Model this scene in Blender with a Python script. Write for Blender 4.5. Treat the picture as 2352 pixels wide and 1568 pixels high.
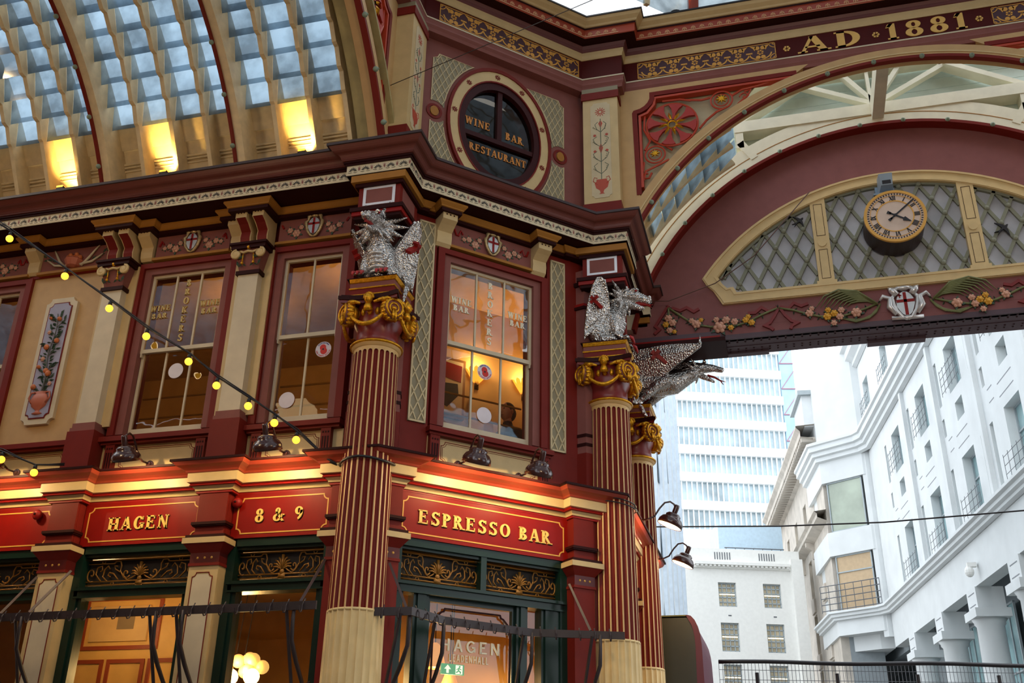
import bpy, math, random
from mathutils import Matrix, Vector
random.seed(7)
for o in list(bpy.data.objects): bpy.data.objects.remove(o, do_unlink=True)
SC = bpy.context.scene
COL = SC.collection
sin, cos, pi, sqrt = math.sin, math.cos, math.pi, math.sqrt
rad = math.radians

# ---------------------------------------------------------------- camera
PITCH, YAW, ROLL = rad(25.2596), rad(15.0964), rad(1.0079)
fw = Vector((-sin(YAW)*cos(PITCH), cos(YAW)*cos(PITCH), sin(PITCH)))
r0 = Vector((cos(YAW), sin(YAW), 0)); u0 = r0.cross(fw)
rt = cos(ROLL)*r0 + sin(ROLL)*u0; up = -sin(ROLL)*r0 + cos(ROLL)*u0
cam = bpy.data.cameras.new('camera'); cam.sensor_width = 36; cam.lens = 2363.63*36/2352; cam.clip_end = 600
cob = bpy.data.objects.new('camera', cam); COL.objects.link(cob)
m = Matrix((rt, up, -fw)).transposed().to_4x4(); m.translation = (0, 0, 1.6); cob.matrix_world = m
SC.camera = cob

# ---------------------------------------------------------------- sky and exposure
world = bpy.data.worlds.new('overcast_sky'); SC.world = world; world.use_nodes = True
wn = world.node_tree.nodes; wl = world.node_tree.links
bg = wn['Background']
tc = wn.new('ShaderNodeTexCoord'); nz = wn.new('ShaderNodeTexNoise'); nz.inputs['Scale'].default_value = 2.0
cr = wn.new('ShaderNodeValToRGB'); cr.color_ramp.elements[0].color = (.80, .90, 1.0, 1); cr.color_ramp.elements[1].color = (1, 1, 1, 1)
wl.new(tc.outputs['Generated'], nz.inputs['Vector']); wl.new(nz.outputs['Fac'], cr.inputs['Fac']); wl.new(cr.outputs['Color'], bg.inputs['Color'])
bg.inputs['Strength'].default_value = 2.7
SC.view_settings.view_transform = 'Standard'; SC.view_settings.look = 'None'
SC.view_settings.gamma = 1.0; SC.view_settings.use_curve_mapping = False
SC.view_settings.exposure = 0.0
SC.cycles.use_denoising = True
SC.cycles.max_bounces = 8; SC.cycles.transparent_max_bounces = 16
SC.cycles.sample_clamp_indirect = 6.0

# ---------------------------------------------------------------- materials
def lin(h):
    if isinstance(h, str):
        h = h.lstrip('#'); c = [int(h[i:i+2], 16)/255 for i in (0, 2, 4)]
        return tuple(x/12.92 if x <= .04045 else ((x+.055)/1.055)**2.4 for x in c)
    return h
MATS = {}
def mat(name, col, rough=.5, metal=0., var=.06, nscale=6., bump=0., bscale=60., kind='noise', emit=0., coat=0., spec=.5):
    if name in MATS: return MATS[name]
    mt = bpy.data.materials.new(name); mt.use_nodes = True; MATS[name] = mt
    N = mt.node_tree.nodes; L = mt.node_tree.links; b = N['Principled BSDF']
    c = lin(col)
    t = N.new('ShaderNodeTexCoord')
    n = N.new('ShaderNodeTexNoise'); n.inputs['Scale'].default_value = nscale; n.inputs['Detail'].default_value = 4
    L.new(t.outputs['Object'], n.inputs['Vector'])
    r = N.new('ShaderNodeValToRGB')
    r.color_ramp.elements[0].position = .3; r.color_ramp.elements[1].position = .7
    r.color_ramp.elements[0].color = tuple(max(0, x*(1-var)) for x in c)+(1,)
    r.color_ramp.elements[1].color = tuple(min(1, x*(1+var)) for x in c)+(1,)
    L.new(n.outputs['Fac'], r.inputs['Fac']); L.new(r.outputs['Color'], b.inputs['Base Color'])
    b.inputs['Roughness'].default_value = rough; b.inputs['Metallic'].default_value = metal
    b.inputs['Specular IOR Level'].default_value = spec
    if coat: b.inputs['Coat Weight'].default_value = coat; b.inputs['Coat Roughness'].default_value = .15
    if emit:
        L.new(r.outputs['Color'], b.inputs['Emission Color']); b.inputs['Emission Strength'].default_value = emit
    if bump:
        bp = N.new('ShaderNodeBump'); bp.inputs['Strength'].default_value = bump; bp.inputs['Distance'].default_value = .02
        if kind == 'voronoi':
            x = N.new('ShaderNodeTexVoronoi'); x.inputs['Scale'].default_value = bscale; L.new(t.outputs['Object'], x.inputs['Vector']); L.new(x.outputs['Distance'], bp.inputs['Height'])
        else:
            x = N.new('ShaderNodeTexNoise'); x.inputs['Scale'].default_value = bscale; L.new(t.outputs['Object'], x.inputs['Vector']); L.new(x.outputs['Fac'], bp.inputs['Height'])
        L.new(bp.outputs['Normal'], b.inputs['Normal'])
    return mt
def glass(name, tint='ffffff', gl=.14, rough=.02, ripple=0.):
    mt = bpy.data.materials.new(name); mt.use_nodes = True; N = mt.node_tree.nodes; L = mt.node_tree.links
    N.remove(N['Principled BSDF']); out = N['Material Output']
    tr = N.new('ShaderNodeBsdfTransparent'); tr.inputs['Color'].default_value = lin(tint)+(1,)
    g = N.new('ShaderNodeBsdfGlossy'); g.inputs['Roughness'].default_value = rough
    fr = N.new('ShaderNodeFresnel'); fr.inputs['IOR'].default_value = 1.5
    mth = N.new('ShaderNodeMath'); mth.operation = 'MULTIPLY_ADD'; mth.inputs[1].default_value = 1.0; mth.inputs[2].default_value = gl; mth.use_clamp = True
    L.new(fr.outputs['Fac'], mth.inputs[0])
    mx = N.new('ShaderNodeMixShader'); L.new(mth.outputs[0], mx.inputs['Fac']); L.new(tr.outputs[0], mx.inputs[1]); L.new(g.outputs[0], mx.inputs[2])
    if ripple:
        t = N.new('ShaderNodeTexCoord'); n = N.new('ShaderNodeTexNoise'); n.inputs['Scale'].default_value = 4.0; n.inputs['Detail'].default_value = 1
        L.new(t.outputs['Object'], n.inputs['Vector'])
        bp = N.new('ShaderNodeBump'); bp.inputs['Strength'].default_value = ripple; bp.inputs['Distance'].default_value = .05
        L.new(n.outputs['Fac'], bp.inputs['Height']); L.new(bp.outputs['Normal'], g.inputs['Normal'])
    L.new(mx.outputs[0], out.inputs['Surface']); return mt
def frosted(name, tint, trans=.5):
    mt = bpy.data.materials.new(name); mt.use_nodes = True; N = mt.node_tree.nodes; L = mt.node_tree.links
    N.remove(N['Principled BSDF']); out = N['Material Output']
    t = N.new('ShaderNodeTexCoord'); n = N.new('ShaderNodeTexNoise'); n.inputs['Scale'].default_value = 3.5; n.inputs['Detail'].default_value = 5
    L.new(t.outputs['Object'], n.inputs['Vector'])
    r = N.new('ShaderNodeValToRGB'); c = lin(tint)
    r.color_ramp.elements[0].position = .3; r.color_ramp.elements[1].position = .7
    r.color_ramp.elements[0].color = tuple(x*.5 for x in c)+(1,); r.color_ramp.elements[1].color = tuple(min(1,x*1.25) for x in c)+(1,)
    oi = N.new('ShaderNodeObjectInfo'); ad = N.new('ShaderNodeMath'); ad.operation = 'MULTIPLY_ADD'; ad.inputs[1].default_value = .3; ad.inputs[2].default_value = -.15
    a2 = N.new('ShaderNodeMath'); a2.operation = 'ADD'; L.new(oi.outputs['Random'], ad.inputs[0]); L.new(ad.outputs[0], a2.inputs[0]); L.new(n.outputs['Fac'], a2.inputs[1]); L.new(a2.outputs[0], r.inputs['Fac'])
    a = N.new('ShaderNodeBsdfTranslucent'); b = N.new('ShaderNodeBsdfTransparent'); d = N.new('ShaderNodeBsdfGlossy'); d.inputs['Roughness'].default_value = .12
    L.new(r.outputs['Color'], a.inputs['Color']); L.new(r.outputs['Color'], b.inputs['Color'])
    m1 = N.new('ShaderNodeMixShader'); m1.inputs['Fac'].default_value = trans; L.new(a.outputs[0], m1.inputs[1]); L.new(b.outputs[0], m1.inputs[2])
    m2 = N.new('ShaderNodeMixShader'); m2.inputs['Fac'].default_value = .06; L.new(m1.outputs[0], m2.inputs[1]); L.new(d.outputs[0], m2.inputs[2])
    L.new(m2.outputs[0], out.inputs['Surface']); return mt

CREAM = mat('cream_paint', 'cdb27e', .45, bump=.05, bscale=25)
PALE = mat('pale_cream_paint', 'cfc1a4', .5)
BUFF = mat('buff_wall_paint', 'c29d69', .55, bump=.05, bscale=30)
MAROON = mat('maroon_paint', '741f16', .5, spec=.2)
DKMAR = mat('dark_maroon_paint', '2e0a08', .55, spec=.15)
MAUVE = mat('mauve_paint', '86514a', .55, spec=.2)
BROWN = mat('cornice_brown_paint', '6a352c', .42, spec=.35)
OCHRE = mat('ochre_paint', 'a5702c', .5, spec=.25)
GOLDP = mat('gold_line_paint', 'e0a94a', .4)
RED = mat('red_paint', '8e140e', .45, spec=.3)
SIGNRED = mat('sign_red_gloss', '850f06', .42, spec=.25)
ORANGE = mat('vermilion_paint', 'b83c1c', .45)
OLIVE = mat('olive_panel_paint', '8b8267', .55)
LATT = mat('lattice_cream_paint', 'cbb98f', .5)
GREEN = mat('bottle_green_gloss', '0f2a22', .3, spec=.4)
BRONZE = mat('bronze_grille_paint', '8a5f1e', .45, metal=.2)
GOLD = mat('gilding', 'd89a1e', .32, metal=.75, var=.25, nscale=30, bump=.25, bscale=70)
SILVER = mat('silver_gilding', 'c4bfba', .24, metal=.95, var=.3, nscale=14, bump=.55, bscale=42, kind='voronoi')
SILVERP = mat('silver_paint', 'd8d6d4', .3, metal=.6)
WHITE = mat('white_paint', 'eef0f6', .5)
BLACK = mat('black_iron', '17141a', .45)
IRON = mat('dark_brown_iron', '2f2426', .5, var=.3)
LAMPB = mat('lamp_enamel', '40201c', .22, coat=.5)
LAMPIN = mat('lamp_inner_white', 'fff0d8', .4)
LEAF = mat('leaf_green_paint', '37503c', .5, var=.2)
PALM = mat('palm_olive_paint', '6f7345', .5, var=.2)
ROSE = mat('rose_pink_paint', 'd09c82', .5, var=.15, nscale=30)
YELLOW = mat('flower_yellow_paint', 'd99f2e', .5, var=.15)
ORNG = mat('fruit_orange_paint', 'c46f3c', .5, var=.2, nscale=20)
TERRA = mat('terracotta_paint', 'b8664c', .5)
LILAC = mat('lilac_panel_paint', '9d9cb4', .55)
MINT = mat('pale_green_boards', 'c9d8cf', .55)
IVORY = mat('ivory_truss_paint', 'e6e2cb', .5)
TIMBER = mat('cream_rafter_paint', 'e0cba0', .5, var=.1, nscale=9)
GLAZE = glass('window_glass', 'f4efe4', .03, .015, .04)
GLAZED = glass('corner_window_glass', 'f4efe4', .12, .015, .03)
SHOPGL = glass('shop_glass', 'f0ead8', .02, .015)
LOUV = frosted('roof_glass', '7f93a2', .45)
LANT = frosted('lantern_glass', '8a959b', .45)
LETG = mat('gilt_lettering', 'ecc766', .4)
LETW = mat('ivory_lettering', 'f2ead0', .4)
BULB = mat('warm_bulb', 'ffb832', .3, emit=2.6)
STEEL = mat('grey_steel', '8c9aa6', .4)

# ---------------------------------------------------------------- mesh building
class MB:
    def __init__(s): s.v = []; s.f = []
    def add(s, vs, fs):
        b = len(s.v); s.v += [tuple(p) for p in vs]; s.f += [tuple(i+b for i in f) for f in fs]; return s
    def box(s, x0, y0, z0, x1, y1, z1):
        return s.add([(x0,y0,z0),(x1,y0,z0),(x1,y1,z0),(x0,y1,z0),(x0,y0,z1),(x1,y0,z1),(x1,y1,z1),(x0,y1,z1)],
                     [(0,3,2,1),(4,5,6,7),(0,1,5,4),(1,2,6,5),(2,3,7,6),(3,0,4,7)])
    def prism(s, poly, y0, y1):            # poly in (x,z), solid between y0 (front) and y1
        a = sum(poly[i][0]*poly[(i+1) % len(poly)][1]-poly[(i+1) % len(poly)][0]*poly[i][1] for i in range(len(poly)))
        if a < 0: poly = poly[::-1]
        n = len(poly); vs = [(x,y0,z) for x,z in poly]+[(x,y1,z) for x,z in poly]
        return s.add(vs, [tuple(range(n)), tuple(range(2*n-1,n-1,-1))]+[((i+1) % n,i,n+i,n+(i+1) % n) for i in range(n)])
    def prismx(s, poly, x0, x1):           # poly in (y,z), solid between x0 and x1
        a = sum(poly[i][0]*poly[(i+1) % len(poly)][1]-poly[(i+1) % len(poly)][0]*poly[i][1] for i in range(len(poly)))
        if a < 0: poly = poly[::-1]
        n = len(poly); vs = [(x0,y,z) for y,z in poly]+[(x1,y,z) for y,z in poly]
        return s.add(vs, [tuple(range(n-1,-1,-1)), tuple(range(n,2*n))]+[(i,(i+1) % n,n+(i+1) % n,n+i) for i in range(n)])
    def prismz(s, poly, z0, z1):           # poly in (x,y)
        a = sum(poly[i][0]*poly[(i+1) % len(poly)][1]-poly[(i+1) % len(poly)][0]*poly[i][1] for i in range(len(poly)))
        if a < 0: poly = poly[::-1]
        n = len(poly); vs = [(x,y,z0) for x,y in poly]+[(x,y,z1) for x,y in poly]
        return s.add(vs, [tuple(range(n-1,-1,-1)), tuple(range(n,2*n))]+[(i,(i+1) % n,n+(i+1) % n,n+i) for i in range(n)])
    def tube(s, pts, r, n=6, closed=False, cap=True):
        pts = [Vector(p) for p in pts]; k = len(pts)
        rr = r if isinstance(r, (list, tuple)) else [r]*k
        vs = []; prev = None
        for i, p in enumerate(pts):
            if closed: d = pts[(i+1) % k]-pts[i-1]
            else: d = pts[min(i+1,k-1)]-pts[max(i-1,0)]
            if d.length < 1e-9: d = Vector((0,0,1))
            d.normalize()
            if prev is None:
                a = Vector((0,0,1)) if abs(d.z) < .9 else Vector((1,0,0))
                e = d.cross(a).normalized()
            else:
                e = prev - d*prev.dot(d)
                e = e.normalized() if e.length > 1e-6 else d.orthogonal().normalized()
            prev = e; g = d.cross(e)
            for j in range(n):
                t = 2*pi*j/n; vs.append(p+(e*cos(t)+g*sin(t))*rr[i])
        fs = []
        for i in range(k if closed else k-1):
            for j in range(n):
                a = i*n+j; b = i*n+(j+1) % n; c = ((i+1) % k)*n+(j+1) % n; d = ((i+1) % k)*n+j
                fs.append((a,b,c,d))
        if cap and not closed: fs += [tuple(range(n-1,-1,-1)), tuple(range((k-1)*n,k*n))]
        return s.add(vs, fs)
    def lathe(s, prof, n=16, c=(0,0,0), M=None, cap=True):
        vs = []; k = len(prof)
        for r, z in prof:
            for j in range(n):
                t = 2*pi*j/n; p = Vector((r*cos(t), r*sin(t), z))
                if M: p = M @ p
                vs.append((p[0]+c[0], p[1]+c[1], p[2]+c[2]))
        fs = [(i*n+j, i*n+(j+1) % n, (i+1)*n+(j+1) % n, (i+1)*n+j) for i in range(k-1) for j in range(n)]
        if cap: fs += [tuple(range(n-1,-1,-1)), tuple(range((k-1)*n,k*n))]
        return s.add(vs, fs)
    def ell(s, c, r, n=10, m=6, M=None):
        if not isinstance(r, (list, tuple)): r = (r,r,r)
        vs = []
        for i in range(1, m):
            a = pi*i/m
            for j in range(n):
                t = 2*pi*j/n; p = Vector((r[0]*sin(a)*cos(t), r[1]*sin(a)*sin(t), r[2]*cos(a)))
                if M: p = M @ p
                vs.append((p[0]+c[0],p[1]+c[1],p[2]+c[2]))
        for q in (Vector((0,0,r[2])), Vector((0,0,-r[2]))):
            if M: q = M @ q
            vs.append((q[0]+c[0],q[1]+c[1],q[2]+c[2]))
        fs = [(i*n+j,(i+1)*n+j,(i+1)*n+(j+1) % n,i*n+(j+1) % n) for i in range(m-2) for j in range(n)]
        T = (m-1)*n
        fs += [(T,j,(j+1) % n) for j in range(n)]+[(T+1,(m-2)*n+(j+1) % n,(m-2)*n+j) for j in range(n)]
        return s.add(vs, fs)
    def sweep(s, path, prof, closed_prof=False):
        # path: plan polyline, outward side on the RIGHT of travel; prof: (out, z) bottom to top
        P = [Vector((p[0],p[1])) for p in path]; k = len(P); rows = []
        for i in range(k):
            ds = []
            if i > 0: ds.append((P[i]-P[i-1]).normalized())
            if i < k-1: ds.append((P[i+1]-P[i]).normalized())
            ns = [Vector((d.y,-d.x)) for d in ds]
            if len(ns) == 1: off = ns[0]
            else:
                h = ns[0]+ns[1]; den = 1+ns[0].dot(ns[1]); off = h/den if den > .02 else ns[0]
            rows.append(off)
        n = len(prof); vs = [(P[i].x+rows[i].x*o, P[i].y+rows[i].y*o, z) for i in range(k) for o,z in prof]
        fs = []
        m = n if closed_prof else n-1
        for i in range(k-1):
            for j in range(m):
                a = i*n+j; b = i*n+(j+1) % n; c = (i+1)*n+(j+1) % n; d = (i+1)*n+j
                fs.append((a,d,c,b))
        if closed_prof: fs += [tuple(range(n)), tuple(range((k-1)*n+n-1,(k-1)*n-1,-1))]
        return s.add(vs, fs)
    def strip(s, pts, w, y0, y1):          # flat band of width w along (x,z) points, between y0 (front) and y1
        P = [Vector(pts[0])]
        for p in pts[1:]:
            if (Vector(p)-P[-1]).length > 1e-5: P.append(Vector(p))
        k = len(P)
        if k < 2: return s
        closed = k > 3 and (P[0]-P[-1]).length < 1e-4
        if closed: P = P[:-1]; k -= 1
        off = []
        for i in range(k):
            ds = []
            if i > 0 or closed: ds.append((P[i]-P[i-1]).normalized())
            if i < k-1 or closed: ds.append((P[(i+1) % k]-P[i]).normalized())
            ns = [Vector((-d.y,d.x)) for d in ds]
            if len(ns) == 1: o = ns[0]
            else:
                den = 1+ns[0].dot(ns[1]); o = (ns[0]+ns[1])/max(den,.35)
            off.append(o*w/2)
        for i in range(k if closed else k-1):
            j = (i+1) % k
            s.prism([tuple(P[i]-off[i]),tuple(P[j]-off[j]),tuple(P[j]+off[j]),tuple(P[i]+off[i])], y0, y1)
        return s
    def xf(s, M):
        s.v = [tuple(M @ Vector(p)) for p in s.v]; return s
    def merge(s, o, M=None):
        return s.add([tuple(M @ Vector(p)) for p in o.v] if M else o.v, o.f)
    def mesh(s, name, mt, smooth=False):
        me = bpy.data.meshes.new(name); me.from_pydata(s.v, [], s.f); me.materials.append(mt)
        if smooth: me.shade_smooth()
        return me
    def build(s, name, mt, parent=None, frame=None, smooth=False):
        if frame: s.xf(frame)
        o = bpy.data.objects.new(name, s.mesh(name, mt, smooth)); COL.objects.link(o)
        if parent: adopt(o, parent)
        return o
LOCS = {}
def adopt(o, parent):
    o.parent = parent; L = LOCS.get(parent.name)
    if L is not None: o.matrix_parent_inverse = L.inverted()
def empty(name, loc=(0,0,0), M=None):
    o = bpy.data.objects.new(name, None); COL.objects.link(o); o.empty_display_size = .2
    T = M if M else Matrix.Translation(loc); o.matrix_world = T; LOCS[o.name] = T.copy(); return o
def tag(o, label=None, cat=None, group=None, kind=None):
    if label: o['label'] = label
    if cat: o['category'] = cat
    if group: o['group'] = group
    if kind: o['kind'] = kind
    return o
def inst(me, name, M, parent=None):
    o = bpy.data.objects.new(name, me); COL.objects.link(o); o.matrix_world = M
    if parent: adopt(o, parent)
    return o
def copy_thing(src, M, label=None):        # src: Empty thing whose parts are baked in its local space (thing at identity)
    r = src.copy(); COL.objects.link(r); r.matrix_world = M
    for ch in src.children:
        c = ch.copy(); COL.objects.link(c); c.parent = r
        for g in ch.children:
            d = g.copy(); COL.objects.link(d); d.parent = c
    if label: r['label'] = label
    return r
def light(name, typ, loc, energy, col=(1,.72,.38), size=.1, rot=None, spot=None, parent=None):
    l = bpy.data.lights.new(name, typ); l.energy = energy; l.color = col
    if typ == 'AREA': l.size = size
    else: l.shadow_soft_size = size
    if spot: l.spot_size = spot; l.spot_blend = .6
    o = bpy.data.objects.new(name, l); COL.objects.link(o); o.location = loc
    if rot: o.rotation_euler = rot
    if parent: adopt(o, parent)
    return o
def aim(o, loc, tgt):
    d = Vector(tgt)-Vector(loc); o.location = loc; o.rotation_euler = d.to_track_quat('-Z','Y').to_euler()

# facade frames: local x along the wall, y into the wall, z up
FA = Matrix.Translation((0,10,0))
_s = sqrt(.5); KD = -10.04
FD = Matrix(((_s,-_s,0,KD*_s),(_s,_s,0,-KD*_s),(0,0,1,0),(0,0,0,1)))
Q = 7.79
FC = Matrix(((0,-1,0,Q-10),(1,0,0,0),(0,0,1,0),(0,0,0,1)))
OC = (2.03, 5.78)                          # centre of the crossing
def FARCH(k):                              # arch frames: 0 back, 1 left, 2 front, 3 right
    return Matrix.Translation((OC[0],OC[1],0)) @ Matrix.Rotation(k*pi/2,4,'Z') @ Matrix.Translation((0,6.2,0))
def arc(cx, cz, r, a0, a1, n=16, rz=None):
    rz = rz or r
    return [(cx+r*cos(rad(a0+(a1-a0)*i/n)), cz+rz*sin(rad(a0+(a1-a0)*i/n))) for i in range(n+1)]
def spiral(cx, cz, r0, r1, a0, turns, n=22):
    return [(cx+(r0+(r1-r0)*i/n)*cos(a0+turns*2*pi*i/n), cz+(r0+(r1-r0)*i/n)*sin(a0+turns*2*pi*i/n)) for i in range(n+1)]
def notched(x0, z0, x1, z1, r, n=5):       # rectangle with concave quarter-circle corners
    p = []
    for cx, cz, a in ((x0,z0,90),(x1,z0,180),(x1,z1,270),(x0,z1,0)):
        p += [(cx+r*cos(rad(a-90*i/n)), cz+r*sin(rad(a-90*i/n))) for i in range(n+1)]
    return p

# ---------------------------------------------------------------- lettering made of strokes
def band(cx, cy, rx, ry, a0, a1, T, t, n=None):
    n = n or max(6, int(abs(a1-a0)/15)); out = []
    for i in range(n):
        q = []
        for a in (a0+(a1-a0)*i/n, a0+(a1-a0)*(i+1)/n):
            c, s_ = cos(rad(a)), sin(rad(a)); w = t+(T-t)*abs(c)
            q.append(((cx+(rx-w)*c, cy+(ry-w)*s_), (cx+rx*c, cy+ry*s_)))
        out.append([q[0][0],q[0][1],q[1][1],q[1][0]])
    return out
def glyph(ch, serif=True):
    T, t, sl, sh = (.215,.1,.085,.085) if serif else (.15,.14,0,0)
    G = []
    def V(x, y0=0, y1=1, w=T): G.append([(x-w/2,y0),(x+w/2,y0),(x+w/2,y1),(x-w/2,y1)])
    def H(y, x0, x1, w=t): G.append([(x0,y-w/2),(x1,y-w/2),(x1,y+w/2),(x0,y+w/2)])
    def D(x0, y0, x1, y1, w): G.append([(x0-w/2,y0),(x0+w/2,y0),(x1+w/2,y1),(x1-w/2,y1)])
    def A(*a): G.extend(band(*a))
    def S(x, y, w=T):
        if serif: y = 0 if y < .5 else 1-sh; G.append([(x-w/2-sl,y),(x+w/2+sl,y),(x+w/2+sl,y+sh),(x-w/2-sl,y+sh)])
    def tick(x, y0, y1):
        if serif: G.append([(x-.035,y0),(x+.035,y0),(x+.035,y1),(x-.035,y1)])
    w = .8
    if ch == 'A': D(.12,0,.4,1,t); D(.7,0,.42,1,T); H(.33,.2,.6); S(.12,0,t); S(.7,0); w = .84
    elif ch == 'B': V(.18); A(.24,.75,.34,.25,-90,90,T,t); A(.24,.26,.4,.26,-90,90,T,t); [H(y,.15,.26) for y in (t/2,.5,1-t/2)]; S(.14,0,.1); S(.14,1,.1); w = .7
    elif ch == 'D': V(.18); A(.28,.5,.44,.5,-90,90,T,t); H(t/2,.15,.3); H(1-t/2,.15,.3); S(.14,0,.1); S(.14,1,.1); w = .8
    elif ch == 'E': V(.18); H(1-t/2,.15,.64); H(.52,.15,.5); H(t/2,.15,.68); tick(.61,.74,1); tick(.66,0,.28); tick(.48,.4,.64); S(.14,0,.1); S(.14,1,.1); w = .76
    elif ch == 'G': A(.44,.5,.38,.5,42,318,T,t); V(.72,.08,.46,T*.9); S(.72,0,.0) if 0 else None; H(.44,.52,.86) if serif else H(.44,.5,.78); tick(.72,.72,.98); w = .88
    elif ch == 'H': V(.2); V(.7); H(.5,.2,.7); [S(x,y) for x in (.2,.7) for y in (0,1)]; w = .9
    elif ch == 'I': V(.22); S(.22,0); S(.22,1); w = .44
    elif ch == 'K': V(.2); D(.28,.4,.66,1,t); D(.38,.56,.72,0,T)if 0 else D(.72,0,.36,.58,T); S(.2,0); S(.2,1); S(.72,0); S(.66,1,t); w = .88
    elif ch == 'L': V(.18); H(t/2,.15,.66); tick(.63,0,.3); S(.14,0,.1); S(.18,1); w = .7
    elif ch == 'N': V(.17,0,1,t); D(.7,0,.17,1,T); V(.7,0,1,t); S(.17,0,t); S(.14,1,t); S(.7,1,t); w = .84
    elif ch == 'O': A(.44,.5,.4,.5,0,360,T,t); w = .88
    elif ch == 'P': V(.18); A(.24,.73,.38,.27,-90,90,T,t); H(1-t/2,.15,.26); H(.5,.15,.26); S(.18,0); S(.14,1,.1); w = .68
    elif ch == 'R': V(.18); A(.24,.74,.36,.26,-90,90,T,t); H(1-t/2,.15,.26); H(.5,.15,.3); D(.68,0,.36,.5,T); S(.18,0); S(.14,1,.1); S(.7,0); w = .82
    elif ch == 'S': A(.35,.74,.28,.26,25,270,T*.85,t*1.2); A(.35,.26,.3,.28,90,-155,T*.9,t*1.2); tick(.6,.72,.98); tick(.09,.02,.3); w = .7
    elif ch == 'T': V(.38); H(1-t/2,.04,.72); tick(.07,.72,1); tick(.69,.72,1); S(.38,0); w = .76
    elif ch == 'U': V(.18,.3,1); V(.68,.3,1,t); A(.41,.32,.32,.32,180,360,T,t); S(.18,1); S(.68,1,t); w = .84
    elif ch == 'W': D(.32,0,.12,1,T); D(.32,0,.52,1,t); D(.74,0,.54,1,T); D(.74,0,.94,1,t); S(.12,1); S(.52,1,t); S(.94,1,t); w = 1.06
    elif ch == 'Y': D(.36,.42,.1,1,T); D(.38,.42,.66,1,t); V(.37,0,.45); S(.37,0); w = .74
    elif ch == '1': V(.24); D(.08,.76,.22,1,t*1.4); S(.24,0); D(.1,.8,.16,.98,.14) if serif else None; w = .48
    elif ch == '8': A(.35,.75,.26,.25,0,360,T*.9,t); A(.35,.26,.31,.28,0,360,T,t); w = .7
    elif ch == '9': A(.34,.7,.29,.3,0,360,T*.95,t); A(.17,.62,.46,.62,12,-72,T*.9,t*1.1); w = .7
    elif ch == '&': A(.36,.77,.19,.23,0,360,T*.75,t); A(.33,.26,.3,.27,60,330,T*.9,t); D(.76,.0,.24,.7,T*.9); D(.58,.12,.72,.46,t); H(.46,.6,.86,t); w = .92
    else: w = .38
    return w, G
def text(mb, s, x, z, h, y0, y1, serif=True, width=None, gap=.12, anchor='l', slant=0.):
    gl = [glyph(c, serif) for c in s]
    tot = sum(g[0] for g in gl)+gap*(len(s)-1); kx = (width/(tot*h)) if width else 1.
    X = x-(tot*h*kx/2 if anchor == 'c' else 0)
    for w, G in gl:
        for poly in G:
            mb.prism([(X+(px+slant*pz)*h*kx, z+pz*h) for px, pz in poly], y0, y1)
        X += (w+gap)*h*kx
    return mb
def letters(s, x, z, h, y0, y1, mt, parent, F, serif=True, width=None, gap=.12, anchor='l'):   # one part per letter
    gl = [glyph(c, serif) for c in s]
    tot = sum(g[0] for g in gl)+gap*(len(s)-1); kx = (width/(tot*h)) if width else 1.
    X = x-(tot*h*kx/2 if anchor == 'c' else 0)
    for w, G in gl:
        if G:
            mb = MB()
            for poly in G: mb.prism([(X+px*h*kx, z+pz*h) for px, pz in poly], y0, y1)
            mb.build('letter', mt, parent, F)
        X += (w+gap)*h*kx
def text_arc(mb, s, cx, cz, r, a_mid, h, y0, y1, flip=False):
    gl = [glyph(c) for c in s]; tot = sum(g[0] for g in gl)+.15*(len(s)-1)
    a = -tot*h/2/r; out = []
    for w, G in gl:
        am = a+w*h/2/r
        ang = rad(a_mid)-am if not flip else rad(a_mid)+am
        for poly in G:
            q = []
            for px, pz in poly:
                lx = (px-w/2)*h; lz = pz*h
                if not flip: rr = r+lz; aa = ang-lx/r; q.append((cx+rr*cos(aa), cz+rr*sin(aa)))
                else: rr = r-lz+h; aa = ang+lx/r; q.append((cx+rr*cos(aa), cz+rr*sin(aa)))
            mb.prism(q, y0, y1)
        a += (w+.15)*h/r
    return mb
# ================================================================ ground and the rest of the crossing
m = MB(); m.box(-60,-60,-.2,90,160,0); o = m.build('floor', mat('paving','6f6a64',.7,var=.12,nscale=1.5)); tag(o, kind='structure')
# unseen sides of the crossing: plain facades with open arches, for light and reflections
WF = empty('wall_opposite', (OC[0],OC[1]-6,0)); tag(WF, kind='structure')
FACE = mat('far_facade_paint','7a5238',.7,spec=.1)
for k in (2,3):
    F = FARCH(k); m = MB(); m.box(-4.4,-.1,0,-3.6,.4,8.9); m.box(3.6,-.1,0,4.4,.4,8.9)
    for i in range(40):
        p = [rad(18+144*(i+j)/40) for j in (0,1)]
        q = [(3.95*cos(a),7.17+3.95*sin(a)) for a in p]; m.prism([q[0],(q[0][0],12.3),(q[1][0],12.3),q[1]],0,.2)
    m.build('arch_facade', FACE, WF, F)
for (ang) in (135,225,315):
    M = Matrix.Translation((OC[0],OC[1],0)) @ Matrix.Rotation(rad(ang),4,'Z') @ Matrix.Translation((0,7.0,0))
    if ang == 135: continue
    MB().box(-1.8,0,0,1.8,.3,12.3).build('chamfer_facade', FACE, WF, M)
# arm walls behind the camera
MB().box(-2.4,-14,0,-2.2,-.6,9).build('arm_wall', FACE, WF); MB().box(6.3,-14,0,6.5,-.6,9).build('arm_wall', FACE, WF)
MB().box(8.4,1.6,0,20,1.8,9).build('arm_wall', FACE, WF); MB().box(8.4,9.9,0,20,10.1,9).build('arm_wall', FACE, WF)
MB().box(-18,1.4,0,-4.3,1.6,9.5).build('arm_wall', FACE, WF)
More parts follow.
